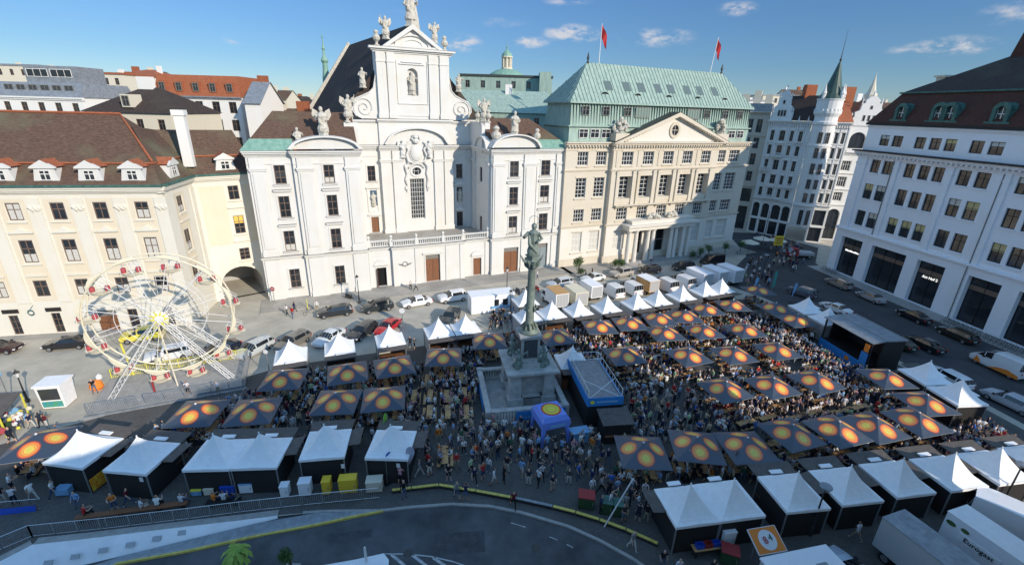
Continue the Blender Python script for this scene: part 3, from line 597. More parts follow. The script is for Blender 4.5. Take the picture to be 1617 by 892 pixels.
# carved coat of arms and other reliefs
rl = MB(); rr = random.Random(3)
rl.M = Matrix.Translation((25.7, 8.95, 20.9)) @ Matrix.Rotation(R(90), 4, 'X')      # oval shield with a raised rim
rl.lathe([(.02, .62), (.55, .55), (.95, .35), (1.05, .12), (1.2, .12), (1.25, -.1)], 18, sy=1.35); rl.M = Matrix()
for s in (-1, 1):
    rl.tube([(25.7+s*.5, 8.6, 19.2), (25.7+s*1.5, 8.55, 19.6), (25.7+s*1.75, 8.55, 20.6), (25.7+s*1.35, 8.6, 21.5), (25.7+s*1.9, 8.6, 22.3), (25.7+s*1.3, 8.6, 22.9)], [.12, .22, .18, .2, .2, .08], 7)
    rl.tube([(25.7+s*.2, 8.6, 23.0), (25.7+s*.75, 8.6, 23.3), (25.7+s*.5, 8.6, 23.9), (25.7, 8.6, 24.15)], [.14, .18, .14, .12], 6)
    rl.tube([(25.7+s*1.4, 8.6, 19.4), (25.7+s*2.0, 8.7, 18.6), (25.7+s*1.75, 8.7, 17.4), (25.7+s*2.05, 8.75, 16.4), (25.7+s*1.75, 8.8, 15.3), (25.7+s*1.9, 8.8, 14.2)], [.2, .26, .16, .24, .15, .1], 7)
    for zc, rd in ((18.7, .34), (16.4, .3), (14.9, .24)): rl.lathe([(.05, zc-.4), (rd, zc-.15), (rd*.9, zc+.15), (.05, zc+.4)], 7, cx=25.7+s*2.0, cy=8.8, jit=.2, rnd=rr)
rl.tube([(24.3, 8.75, 18.4), (25.0, 8.7, 19.0), (25.7, 8.65, 19.15), (26.4, 8.7, 19.0), (27.1, 8.75, 18.4)], .16, 6)
rl.lathe([(.45, 22.6), (.6, 22.9), (.35, 23.3), (.5, 23.6), (.1, 24.2)], 9, cx=25.7, cy=8.7)
for i_, s in enumerate((-1, 1)): statue_mesh(3.0, 80+i_, wings=True, arm=False, wide=1.1).build('statue', 'white_plaster', ch, (25.7+s*2.35, 8.55, 20.2), R(-s*20))
rl.build('coat_of_arms', 'white_plaster', ch)
em = MB()
for k in range(9): a = R(-170+k*20); em.tube([(20.9+.45*math.cos(a)*1, -.6, 3.9+.45*math.sin(a)), (20.9+1.15*math.cos(a), -.62, 4.0+.35*math.sin(a))], .05, 4)
em.tube([(20.9+.4*math.cos(t/8*6.28), -.62, 3.85+.42*math.sin(t/8*6.28)) for t in range(8)], .06, 4, closed=True); em.build('relief_emblem', 'frame_grey', ch)
# statues and urns
stat = [(10.5, .8, 23.9, 4.4, 1), (14.6, 5, 26.1, 4.0, 1), (17.7, 9.9, 31.2, 3.1, 0), (34.0, 9.9, 31.2, 3.0, 0), (21.9, 9.9, 38.6, 3.4, 1), (29.9, 9.9, 38.6, 3.2, 1), (25.95, 9.8, 40.7, 5.0, 0), (36.6, 4.0, 26.4, 3.9, 1), (41.0, .8, 24.2, 4.2, 0), (7.0, 1.0, 22.4, 3.0, 0)]
for i, (x, y, z, hh, wg) in enumerate(stat): statue_mesh(hh, 40+i, wings=bool(wg), arm=i % 3 == 1, wide=1.2).build('statue', 'statue_stone', ch, (x, y, z))
for i, (x, y, z, hh) in enumerate([(17.9, 9.3, 11.9, 2.5), (33.8, 9.3, 11.9, 2.5), (25.7, 9.6, 30.4, 3.7)]): statue_mesh(hh, 60+i, arm=False, wide=1.1).build('statue', 'statue_stone', ch, (x, y, z))
for x, y, z, hh in [(20.3, 9.6, 37.4, 2.4), (31.5, 9.6, 37.4, 2.4), (14.2, 3.4, 26.0, 2.2), (35.7, 4.6, 26.3, 2.1), (37.2, 3.5, 26.3, 2.1), (45.2, .6, 23.0, 2.6), (37.4, .3, 22.6, 3.4)]:
    urn_mesh(hh).build('urn', 'statue_stone', ch, (x, y, z))
# roofs
r1 = MB()
def hip(b, x0, x1, y0, y1, z0, rx0, rx1, ry, z1, m=0):
    b.add([(x0, y0, z0), (x1, y0, z0), (x1, y1, z0), (x0, y1, z0), (rx0, ry, z1), (rx1, ry, z1)], [(0, 1, 5, 4), (1, 2, 5), (2, 3, 4, 5), (3, 0, 4)], m)
hip(r1, -.3, 15, -.2, 11, 22.4, 4.0, 15, 5.4, 27.4); r1.cut(); hip(r1, 36.5, 51.9, -.2, 11, 22.4, 36.6, 45.8, 5.4, 27.1)
r1.parts('roof', 'tile_brown', ch)
r1 = MB(); r1.add([(-.5, -.75, 22.3), (6.2, -.75, 22.3), (6.2, 1.3, 23.75), (.75, 1.3, 23.75), (-.5, 11, 22.3), (.75, 9, 23.75)], [(0, 1, 2, 3), (0, 3, 5, 4)]); r1.add([(45, -.75, 22.3), (52.1, -.75, 22.3), (50.9, 1.3, 23.7), (45, 1.3, 23.7)], [(0, 1, 2, 3)]); r1.build('roof_flashing', 'copper_bright', ch)
r1 = MB()   # nave roof, its ridge slightly askew, with a stone gable slab at the far end
near, far_ = (26.0, 11.3, 41.2), (19.8, 45, 41.0); el, er = (13.9, 10.5, 27.0), (38.2, 10.5, 27.0); fl, fr_ = (10.2, 45, 27.0), (29.6, 45, 27.0)
r1.add([el, near, er, fl, far_, fr_], [(0, 1, 4, 3), (1, 2, 5, 4), (0, 2, 1), (3, 4, 5)]); r1.build('roof', 'tile_dark', ch)
r1 = MB(); r1.box(12.5, 38, 11.5, 12.5, 20, 27); r1.add([(13.9, 12, 0), (10.2, 45, 0), (10.2, 45, 27), (13.9, 12, 27)], [(3, 2, 1, 0)]); r1.add([(38.2, 12, 0), (29.6, 45, 0), (29.6, 45, 27), (38.2, 12, 27)], [(0, 1, 2, 3)])
r1.build('wall', 'white_plaster', ch)
r1 = MB(); r1.ext([(9.4, 27), (19.6, 41.6), (29.8, 27), (28.6, 27), (19.7, 40.1), (10.7, 27)], 44.2, 46.6); r1.build('gable_slab', 'statue_stone', ch)
# ================================================================ bank with copper mansard
mat('skylight', (.12, .16, .155), .35)
bk = empty('bank', (*BKA, 0), R(BKR), 'stone bank with pale green copper mansard, temple front pediment, columned porch and two red flags', 'bank building')
w = MB(); BW = 46.2; cv = -1.0; c0_, c1_ = 9.6, 36.0
zr4 = [(19.3, 21.7), (13.4, 17.0), (8.8, 11.15), (2.8, 6.7)]
Lw = [(2.55, 4.75), (6.55, 8.8)]; Cw = [(11.65+4.93*k, 14.15+4.93*k) for k in range(5)]; Rw = [(36.9, 39.2), (40.3, 43.3)]
w.mi = 0
def upper(u0_, u1_, v_, cols, last=True):
    ops = wins(cols, zr4[:3]); w.wall(u0_, u1_, 8.0, 23.0, v_, ops, .4, 0); 
upper(0, c0_, 0, Lw, 1); upper(c1_, BW, 0, Rw, 1)
# centre: deep loggias on the second floor
ops = [(a, b2, *zr4[0]) for a, b2 in Cw]+[(a, b2, *zr4[2]) for a, b2 in Cw]; 
w.wall(c0_, c1_, 8.0, 12.4, cv, [o for o in ops if o[2] < 12], .3, 0); w.wall(c0_, c1_, 17.6, 23.0, cv, [o for o in ops if o[2] > 17], .3, 0)
w.wall(c0_, c1_, 12.4, 17.6, cv, [(a-.25, b2+.25, 13.0, 17.2) for a, b2 in Cw], 1.1, 0)
w.wall(0, c0_, 0, 8.0, 0, wins(Lw, zr4[3:]), .4, 1); w.wall(c1_, BW, 0, 8.0, 0, wins(Rw, zr4[3:]), .4, 1)
w.wall(c0_, c1_, 0, 8.0, cv, [(11.5, 14.2, 2.7, 6.7), (30.9, 34.1, 2.7, 6.7), (17.0, 18.6, .3, 6.3), (20.6, 24.6, .3, 6.3), (26.8, 28.4, .3, 6.3)], .5, 1)
for x in (c0_, c1_): w.add([(x, cv, 0), (x, 0, 0), (x, 0, 23), (x, cv, 23)], [(0, 1, 2, 3) if x > 20 else (3, 2, 1, 0)])
w.add([(0, 0, 0), (0, 11, 0), (0, 11, 23), (0, 0, 23)], [(3, 2, 1, 0)]); w.add([(BW, 0, 0), (BW, 11, 0), (BW, 11, 23), (BW, 0, 23)], [(0, 1, 2, 3)])
w.poly([(0, 11, 0), (0, 11, 23), (BW, 11, 23), (BW, 11, 0)])
w.build('wall', ['bank_stone', 'bank_base'], bk)
for cols, v_ in ((Lw, 0), (Rw, 0), (Cw, cv)):
    for a, b2 in cols:
        for k, (z0, z1) in enumerate(zr4):
            if cols is Cw and k == 3: continue
            vv = v_+(1.1 if (cols is Cw and k == 1) else .3)
            e = .25 if (cols is Cw and k == 1) else 0
            window(bk, a-e, z0-e*1.5, b2-a+2*e, z1-z0+e*2, vv, 'white', 4 if k in (0, 2) else 3, 3 if k in (0, 2) else (5 if k == 1 else 3), bar=.07, curtain=('curtain', .0, 1.) if k == 3 else None)
for a, b2 in ((11.5, 14.2), (30.9, 34.1)): window(bk, a, 2.7, b2-a, 4.0, cv+.4, 'white', 3, 3, bar=.07, curtain=('curtain', 0, 1.))
dr = MB()
for a, b2 in ((17.0, 18.6), (20.6, 24.6), (26.8, 28.4)):
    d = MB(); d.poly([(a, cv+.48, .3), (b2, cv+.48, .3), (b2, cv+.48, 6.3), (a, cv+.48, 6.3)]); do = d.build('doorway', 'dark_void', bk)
    d = MB(); d.box(a, b2, cv+.2, cv+.3, 3.9, 4.05); d.box(a, a+.12, cv+.2, cv+.3, .3, 6.3); d.box(b2-.12, b2, cv+.2, cv+.3, .3, 6.3); d.box((a+b2)/2-.05, (a+b2)/2+.05, cv+.2, cv+.3, .3, 6.3); d.build('door_frame', 'frame_grey', do)
c = MB()
for u0_, u1_, v_ in ((-.1, c0_-.5, 0), (c1_+.5, BW+.1, 0), (c0_-.3, c1_+.3, cv)):
    c.cut(); cornice(c, u0_, u1_, v_, 22.75, [(.2, .2), (.28, .55), (.22, .85)], .3)
    for k in range(int((u1_-u0_)/.62)): x = u0_+.3+k*.62; c.box(x-.13, x+.13, v_-.8, v_-.19, 22.62, 22.93)
    cornice(c, u0_, u1_, v_, 18.25, [(.15, .12), (.2, .25)], .2); cornice(c, u0_, u1_, v_, 7.75, [(.18, .15), (.2, .3)], .2); cornice(c, u0_, u1_, v_, 0, [(1.6, .12)]); cornice(c, u0_, u1_, v_, 22.0, [(.12, .12)])
c.parts('cornice', 'bank_stone', bk)
c = MB(); cornice(c, 10.8, 35.4, cv, 11.45, [(.15, .3), (.22, .75)]);
for k in range(13): x = 11.2+k*1.95; c.extx([(cv-.02, 10.9), (cv-.55, 11.44), (cv-.02, 11.44)], x-.13, x+.13)
for a, b2 in Cw: c.box(a-.2, b2+.2, cv-.12, cv+.1, 12.2, 12.95)
c.build('balcony', 'bank_stone', bk)
P = MB()
for k in range(5):
    for x in (Cw[k][0]-.95, Cw[k][1]+.3): P.cut(); P.box(x, x+.62, cv-.28, cv+.02, 11.7, 18.2); P.box(x-.08, x+.7, cv-.36, cv+.02, 17.75, 18.2)
    for x in (Cw[k][0]-.85,): P.box(x-.5, x+.05, cv-.12, cv+.02, 19.0, 21.9)
P.parts('pilaster', 'bank_stone', bk)
h = MB()
for cols, v_ in ((Lw, 0), (Rw, 0)):
    for a, b2 in cols:
        for z0, z1 in zr4: h.cut(); h.box(a-.25, b2+.25, v_-.22, v_+.02, z0-.3, z0-.1); h.box(a-.18, b2+.18, v_-.1, v_+.02, z1+.05, z1+.3)
for a, b2 in Cw:
    for z0, z1 in (zr4[0], zr4[2]): h.cut(); h.box(a-.25, b2+.25, cv-.2, cv+.02, z0-.3, z0-.1); h.box(a-.18, b2+.18, cv-.1, cv+.02, z1+.05, z1+.3)
h.parts('window_surround', 'bank_stone', bk)
# pediment
p = MB(); pl, pr_, pm, pz = 9.2, 37.6, 23.4, 28.9
p.ext([(pl+1.2, 23.5), (pr_-1.2, 23.5), (pm, pz-.7)], cv+.1, cv+1.2, 1)
for s, x0 in ((-1, pl), (1, pr_)):
    p.ext([(x0, 23.45), (x0-s*1.3, 23.45), (pm, pz-.75), (pm, pz)][::s], cv-.9, cv+1.4)
    for k in range(22):
        t = (k+.7)/22.5; x = x0+(pm-x0)*t; z = 23.45+(pz-23.45)*t-.72; p.box(x-.16, x+.16, cv-.75, cv+.12, z-.05, z+.25)
p.build('pediment', ['bank_stone', 'bank_base'], bk)
p = MB(); p.add([(pl-.05, cv-.95, 23.5), (pm, cv-.95, pz+.06), (pm, 3.2, pz+.06), (pl-.05, 1, 23.5)], [(0, 1, 2, 3)]); p.add([(pr_+.05, cv-.95, 23.5), (pm, cv-.95, pz+.06), (pm, 3.2, pz+.06), (pr_+.05, 1, 23.5)], [(3, 2, 1, 0)]); p.build('pediment_roof', 'dark_gutter', bk)
o = MB()
for k in range(18):
    a0, a1 = 2*math.pi*k/18, 2*math.pi*(k+1)/18; q = lambda a, r_: (pm+r_*math.cos(a), 25.65+r_*math.sin(a)*1.15); o.ext([q(a0, .85), q(a1, .85), q(a1, 1.3), q(a0, 1.3)], cv-.15, cv+.2)
o.box(pm-.04, pm+.04, cv-.0, cv+.06, 24.6, 26.7); o.box(pm-.9, pm+.9, cv-.0, cv+.06, 25.6, 25.7); oo = o.build('oval_window', 'bank_stone', bk)
o = MB(); o.poly([(pm+.86*math.cos(2*math.pi*k/16), cv+.05, 25.65+.99*math.sin(2*math.pi*k/16)) for k in range(16)]); o.build('pane', 'glass', oo)
# acroterion sculptures
for x, sd_ in ((11.0, 5), (36.2, 6)):
    g_ = MB(); g_.box(x-1.5, x+1.5, cv-.3, cv+1.6, 23.5, 25.0); g_.build('plinth', 'bank_stone', bk)
    g_ = MB(); q = random.Random(sd_)
    for k in range(26):
        cx, cy, cz = x+q.uniform(-1.2, 1.2), cv+.6+q.uniform(-.6, .6), 25.0+q.random()**1.3*2.6; n0 = len(g_.v)
        g_.lathe([(.05, -.4), (q.uniform(.25, .5), -.15), (q.uniform(.25, .45), .15), (.05, .42)], 7, cx=cx, cy=cy, jit=.25, rnd=q); 
        for i in range(n0, len(g_.v)): g_.v[i] = (g_.v[i][0], g_.v[i][1], g_.v[i][2]+cz)
    g_.build('sculpture', 'statue_stone', bk)
# entrance porch
po = MB(); pv = -3.1
po.box(13.4, 30.6, pv-.2, cv, 6.9, 7.5); po.box(13.2, 30.8, pv-.45, cv, 7.5, 7.75); po.box(13.0, 31.0, pv-.7, cv, 7.75, 8.1); po.box(14.2, 29.8, pv+.1, cv, 8.1, 8.7); po.box(13.9, 30.1, pv-.1, cv, 8.7, 8.9); po.build('porch_roof', 'bank_base', bk)
for x in (14.2, 15.9, 18.9, 20.2, 25.0, 26.2, 28.2, 29.8):
    po = MB(); po.lathe([(.62, 0), (.62, .25), (.5, .35), (.48, .8), (.40, 6.4), (.5, 6.6), (.6, 6.75), (.6, 6.9)], 12, cx=x, cy=pv+.55); po.build('column', 'bank_base', bk, smooth=False)
po = MB(); po.box(13.2, 30.8, pv-.6, cv, .1, .24); po.box(13.6, 30.4, pv-.2, cv, .24, .38); po.build('step', 'kerb_stone', bk)
g_ = MB(); q = random.Random(12)
for s in (-1, 1):
    g_.cut()
    for k in range(16):
        cx, cy, cz = 22+s*(1.1+q.random()*2.4), pv+.5+q.uniform(-.4, .4), 8.9+.25+q.random()*(.9-.2*abs(s)); n0 = len(g_.v)
        g_.lathe([(.05, -.35), (q.uniform(.25, .5), -.12), (q.uniform(.25, .4), .12), (.05, .4)], 7, cx=cx, cy=cy, jit=.25, rnd=q, sx=1.4)
        for i in range(n0, len(g_.v)): g_.v[i] = (g_.v[i][0], g_.v[i][1], g_.v[i][2]+cz)
g_.parts('sculpture', 'statue_stone', bk)
# mansard
Rf = MB(); y0, y1 = .5, 10.4
def ring(z, i): return [(.6+i, y0+i, z), (BW-.7-i, y0+i, z), (BW-.7-i, y1-i, z), (.6+i, y1-i, z)]
def bandf(Rf, a, b2): Rf.add(a+b2, [(0, 1, 5, 4), (1, 2, 6, 5), (2, 3, 7, 6), (3, 0, 4, 7)])
bandf(Rf, ring(23.4, 0), ring(26.0, .15)); bandf(Rf, ring(26.0, -.25), ring(26.2, -.25)); bandf(Rf, ring(26.2, -.25), ring(26.22, .25)); bandf(Rf, ring(26.2, .25), ring(29.9, .55)); bandf(Rf, ring(29.9, -.1), ring(30.15, -.1))
a = ring(30.15, -.1); ry = (y0+y1)/2
Rf.add(a+[(6.4, ry, 36.9), (40.0, ry, 36.9)], [(0, 1, 5, 4), (1, 2, 5), (2, 3, 4, 5), (3, 0, 4)]); Rf.build('roof', 'copper', bk)
sm = MB()
for k in range(56):
    x = 1.0+k*.8; t0 = (x-.5)/(6.4-.5) if x < 6.4 else ((BW-.6-x)/(BW-.6-40.0) if x > 40 else 1); t0 = max(0, min(1, t0))
    sm.tube([(x, y0-.12, 30.2), (x, y0-.1+(ry-y0+.1)*t0, 30.2+(36.9-30.2)*t0+.05)], .045, 4)
for k in range(72): x = .9+k*.62; sm.box(x-.03, x+.03, .72, 1.06, 26.3, 29.8)
for k in range(12): y = y0+.4+k*.85; sm.tube([(.45, y, 30.2), (.5+5.9*(1-abs(y-ry)/(ry-y0)), y, 30.2+6.7*(1-abs(y-ry)/(ry-y0))+.05)], .045, 4)
sm.build('seam', 'seam', bk)
for x in (3.1, 7.5, 12.3, 32.0, 37.1, 41.2, 9.9): 
    if x == 9.9: continue
    window(bk, x, 27.95, 1.6, 1.55, .72, 'grey', 2, 2)
for x in (14.9, 27.6): window(bk, x, 27.7, 3.3, 1.9, .70, 'grey', 5, 1, glass='seam')
for x in (2.7, 5.1, 7.5, 39.4, 41.9): window(bk, x, 24.1, 1.9, 1.55, .42, 'white', 2, 2)
for k in range(5):                                                  # eyebrow dormers
    x = 8.2+k*7.4; e = MB(); n = 8; yb = 1.5
    pts = [(x-1.05*math.cos(math.pi*i/n), 31.5+.62*math.sin(math.pi*i/n)) for i in range(n+1)]
    e.ext(pts[::-1], yb, yb+1.3); eo = e.build('dormer', 'copper', bk); e = MB(); e.ext([(x+(px-x)*.75, 31.52+(pz_-31.5)*.7) for px, pz_ in pts][::-1], yb-.04, yb); e.build('pane', 'glass', eo)
    for s in ((-1.9, 1.4) if 0 < k < 4 else (1.4,) if k == 0 else (-1.9,)):
        e = MB(); q = lambda z: y0-.1+(z-30.15)/(6.75)*(ry-y0+.1)-.06
        e.poly([(x+s-.9, q(32.3), 32.3), (x+s+.7, q(32.3), 32.3), (x+s+.7, q(33.9), 33.9), (x+s-.9, q(33.9), 33.9)]); e.build('skylight', 'skylight', bk)
for x, s in ((9.0, 1), (36.6, 1)):
    f_ = MB(); f_.tube([(0, 0, 0), (0, 0, 6.6)], [.09, .05], 6); 
    fo = empty('flag', (*fp(BKA, BKR, x, ry), 36.8), 0, 'red and white flag hanging from the %s flagpole on the green copper roof' % ('left' if x < 20 else 'right'), 'flag', 'flags on the copper roof')
    fo.rotation_euler.y = 0 if x < 20 else R(5)
    f_.build('pole', 'flag_white', fo)
    fl_ = MB(); nn = 8
    for band, mi in ((0, 0), (1, 1), (2, 0)):
        for i in range(nn):
            def q(i, j): t = i/nn; return (.06+t*1.05, .25*math.sin(t*7+j), 6.5-j*.75-t*1.9)
            fl_.poly([q(i, band), q(i+1, band), q(i+1, band+1), q(i, band+1)], mi)
    fl_.build('cloth', ['red_flag', 'flag_white' if x < 0 else 'red_flag'], fo)
fn = MB(); fn.lathe([(.3, 36.8), (.12, 37.3), (.25, 37.6), (.04, 38.6)], 8, cx=6.6, cy=ry); fn.cut(); fn.lathe([(.3, 36.8), (.12, 37.3), (.25, 37.6), (.04, 38.6)], 8, cx=39.8, cy=ry); fn.parts('finial', 'dark_gutter', bk)

# ================================================================ white office building on the right (in its own shade)
rb = empty('office_building', (*RTA, 0), R(RTR), 'white corner office building with dark red mansard, round copper dormers and tall shopfronts', 'office building')
LW = 44.0; w = MB(); groups = [[(2.95, 4.75), (5.35, 7.2)], [(9.4, 11.15), (11.85, 13.6), (14.2, 15.9)], [(17.9, 19.7), (20.4, 22.3)], [(25.6, 27.4), (28.0, 29.9)], [(32.2, 34.0), (34.7, 36.5)], [(38.9, 40.7), (41.3, 43.0)]]
cols = [c_ for g_ in groups for c_ in g_]; rowsR = [(9.95, 12.7), (14.9, 17.6), (19.6, 21.85)]
w.wall(0, LW, 8.9, 23.2, 0, wins(cols, rowsR), .35)
shops = [(1.7, 6.3), (8.3, 14.8), (16.8, 21.2), (24.6, 28.9), (31.0, 36.0), (38.2, 42.6)]
w.wall(0, LW, 0, 8.9, -.35, [(a, b2, .15, 7.3) for a, b2 in shops], .9)
w.wall(0, LW, 23.2, 27.8, .35, wins([(a, b2) for a, b2 in cols], [(24.3, 26.1)]), .3)
for x, s in ((0, 1), (LW, 0)):
    pts = [(x, -.35, 0), (x, 26, 0), (x, 26, 27.8), (x, .35, 27.8), (x, .35, 23.2), (x, 0, 23.2), (x, 0, 8.9), (x, -.35, 8.9)]; w.poly(pts[::-1] if s else pts)
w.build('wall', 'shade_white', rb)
for i, (a, b2) in enumerate(cols):
    for j, (z0, z1) in enumerate(rowsR+[(24.3, 26.1)]):
        q = random.Random(i*7+j).random(); v_ = .28 if j < 3 else .58
        window(rb, a, z0, b2-a, z1-z0, v_, 'black', 2, 2, curtain=('blind', .55, 1.0) if q < .22 else (('curtain', .62, 1.) if q < .36 else None), bar=.08)
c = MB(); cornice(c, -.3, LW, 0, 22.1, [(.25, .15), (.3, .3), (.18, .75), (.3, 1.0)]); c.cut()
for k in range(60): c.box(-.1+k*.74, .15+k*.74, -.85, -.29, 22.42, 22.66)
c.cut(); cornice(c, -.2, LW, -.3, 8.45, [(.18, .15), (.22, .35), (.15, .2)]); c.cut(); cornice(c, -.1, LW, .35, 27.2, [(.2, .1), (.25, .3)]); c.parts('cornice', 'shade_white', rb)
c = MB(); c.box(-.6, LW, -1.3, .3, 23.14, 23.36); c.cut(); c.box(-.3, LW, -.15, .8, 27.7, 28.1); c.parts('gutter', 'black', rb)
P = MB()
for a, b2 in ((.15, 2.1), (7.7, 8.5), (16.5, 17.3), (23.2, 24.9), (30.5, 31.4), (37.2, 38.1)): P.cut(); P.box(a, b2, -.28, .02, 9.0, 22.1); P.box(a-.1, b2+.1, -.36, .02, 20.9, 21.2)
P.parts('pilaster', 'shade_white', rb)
h = MB()
for a, b2 in cols:
    for z0, z1 in rowsR: h.cut(); h.box(a-.12, b2+.12, -.16, .02, z0-.2, z0-.04)
h.parts('window_sill', 'shade_white', rb)
for k, (a, b2) in enumerate(shops):
    s_ = MB(); s_.poly([(a, .5, .15), (b2, .5, .15), (b2, .5, 7.3), (a, .5, 7.3)]); so_ = s_.build('shop_window', 'glass', rb)
    s_ = MB(); nb = max(2, int((b2-a)/1.7))
    for i in range(nb+1): x = a+(b2-a)*i/nb; s_.box(x-.05, x+.05, .4, .5, .15, 7.3)
    s_.box(a, b2, .39, .5, 5.1, 5.2); s_.box(a, b2, .39, .5, .15, .35); s_.build('frame', 'black', so_)
    s_ = MB(); s_.box(a+.05, b2-.05, .42, .44, 5.2, 5.9); s_.build('fascia', ['frame_brown'], so_)
def text(parent, body, size, loc, rx, rz, m_, ext=.02, name='lettering', align='CENTER'):
    cu = bpy.data.curves.new(name, 'FONT'); cu.body = body; cu.size = size; cu.extrude = ext; cu.align_x = align; cu.align_y = 'CENTER'
    o = bpy.data.objects.new(name, cu); COL.objects.link(o)
    dg = bpy.context.evaluated_depsgraph_get(); me = bpy.data.meshes.new_from_object(o.evaluated_get(dg)); bpy.data.objects.remove(o)
    me.materials.clear(); me.materials.append(MAT[m_]); me.name = name
    o = link(name, me, parent, loc); o.rotation_euler = (rx, 0, rz); return o
mat('sign_lit', (.8, .8, .8), emit=((1, .95, .9), .9))
text(rb, 'Am Hof 2', .62, (19.05, .3, 4.75), R(90), 0, 'sign_lit'); sg_ = MB(); [sg_.box(2.6+k*.34, 2.85+k*.34, .26, .32, 4.6, 4.9-.06*(k%3)) for k in range(9)]; sg_.build('lettering', 'sign_lit', rb)
dp = MB(); dp.tube([(24.05, -.45, 0), (24.05, -.5, 8.3), (24.05, -.34, 9), (24.05, -.34, 22)], .07, 6); dp.cut(); dp.tube([(7.3, -.1, 9), (7.3, -.1, 22)], .07, 6); dp.parts('downpipe', 'frame_grey', rb)
Rf = MB(); Rf.add([(-.25, 0, 28.1), (LW, 0, 28.1), (LW, 3.2, 33.0), (2.0, 3.2, 33.0), (-.25, 26, 28.1), (2.0, 26, 33)], [(0, 1, 2, 3), (4, 0, 3, 5)], 0)
Rf.add([(1.9, 3.1, 33.1), (LW, 3.1, 33.1), (LW, 11.5, 38.9), (12.0, 11.5, 38.9), (1.9, 26, 33.1)], [(0, 1, 2, 3), (4, 0, 3)], 1); Rf.build('roof', ['tile_maroon', 'tile_dark'], rb)
Rf = MB(); Rf.box(1.7, LW, 2.85, 3.3, 32.95, 33.2); Rf.box(1.7, 2.1, 3.3, 26, 32.95, 33.2); Rf.build('ridge_flashing', 'copper_dark', rb)
def round_dormer(x, wd, two=False):
    e = MB(); n = 10; z0 = 28.7; yb = .55; cs_ = [x] if not two else [x-wd*.48, x+wd*.48]
    for cx in cs_:
        r_ = wd/2; o_ = [(cx+(r_+.32)*math.cos(math.pi*i/n), z0+1.5+(r_+.38)*math.sin(math.pi*i/n)) for i in range(n+1)]; i_ = [(cx+r_*.8*math.cos(math.pi*i/n), z0+1.45+r_*.85*math.sin(math.pi*i/n)) for i in range(n+1)]
        for i in range(n): e.ext([o_[i], o_[i+1], i_[i+1], i_[i]][::-1], yb-.25, yb+.5); e.poly([(o_[i][0], yb, o_[i][1]), (o_[i+1][0], yb, o_[i+1][1]), (o_[i+1][0], yb+2.2, o_[i+1][1]), (o_[i][0], yb+2.2, o_[i][1])])
        for s in (-1, 1): e.box(cx+s*(r_+.06)-.25, cx+s*(r_+.06)+.25, yb-.2, yb+1.8, z0-.1, z0+1.5)
    e.box(cs_[0]-wd/2-.8, cs_[-1]+wd/2+.8, yb-.35, yb+.4, z0-.25, z0+.05); eo = e.build('dormer', 'copper_dark', rb)
    for cx in cs_:
        f_ = MB(); f_.poly([(cx-wd*.42, yb+.2, z0), (cx+wd*.42, yb+.2, z0), (cx+wd*.42, yb+.2, z0+1.5)]+[(cx+wd*.42*math.cos(math.pi*i/8), yb+.2, z0+1.5+wd*.42*math.sin(math.pi*i/8)) for i in range(1, 8)]+[(cx-wd*.42, yb+.2, z0+1.5)]); f_.build('pane', 'glass_dim', eo)
        f_ = MB(); f_.box(cx-.05, cx+.05, yb+.12, yb+.19, z0, z0+2.0); f_.box(cx-wd*.42, cx+wd*.42, yb+.12, yb+.185, z0+1.05, z0+1.15); f_.box(cx-wd*.42, cx-wd*.36, yb+.12, yb+.19, z0, z0+1.6); f_.box(cx+wd*.36, cx+wd*.42, yb+.12, yb+.19, z0, z0+1.6); f_.build('frame', 'frame_white', eo)
round_dormer(5.3, 1.5); round_dormer(12.4, 1.7, True); round_dormer(20.2, 1.6); round_dormer(28, 1.7, True); round_dormer(36, 1.6)
cb = MB(); cb.box(4.2, 5.6, 6.6, 7.8, 32, 35.6); cb.box(3.9, 5.9, 6.3, 8.1, 35.6, 35.9); cb.build('chimney', 'far_cream', rb)
cb = MB(); cb.add([(11.2, 10.4, 37.6), (13.2, 10.4, 37.6), (13.2, 12.6, 37.6), (11.2, 12.6, 37.6), (12.2, 11.5, 46.5)], [(0, 1, 4), (1, 2, 4), (2, 3, 4), (3, 0, 4)]); cb.build('spire', 'tile_maroon', rb)

# ================================================================ cream building on the left
lb = empty('palace', (*LFA, 0), R(LFR), 'cream baroque corner palace with brown tiled roof, white gabled dormers and an archway', 'palace')
w = MB(); zl = [(14.8, 16.85), (9.6, 12.4), (5.2, 7.3)]; cl = [(4.4+4.36*k, 5.85+4.36*k) for k in range(-4, 4)]
def to_local(x, y): a = R(-LFR); dx, dy = x-LFA[0], y-LFA[1]; return (dx*math.cos(a)-dy*math.sin(a), dx*math.sin(a)+dy*math.cos(a))
P1 = (20.7, 0); P2 = to_local(-44.75, 64.0); P3 = to_local(-38.95, 68.75)
grd = [(.6, 1.6, .25, 2.85), (5.1, 6.1, .25, 2.9), (13.5, 14.6, .3, 2.9), (17.6, 18.7, .3, 2.9)]
w.wall(-16, P1[0], 4.0, 17.9, 0, [o for o in wins(cl, zl)], .22); w.wall(-16, P1[0], 0, 4.0, 0, grd+[(10.0, 12.2, .1, 2.9), (-8, -7, .3, 2.9), (-3, -2, .3, 2.9)], .22)
def facet(a, b2): L = math.dist(a, b2); ang = math.atan2(b2[1]-a[1], b2[0]-a[0]); return Matrix.Translation((a[0], a[1], 0)) @ Matrix.Rotation(ang, 4, 'Z'), L, ang
M2, L2, A2 = facet(P1, P2); M3, L3, A3 = facet(P2, P3)
w.M = M2; f2 = [(L2*.38, L2*.38+1.5, a, b2) for a, b2 in zl]; w.wall(0, L2, 0, 17.9, 0, f2, .22)
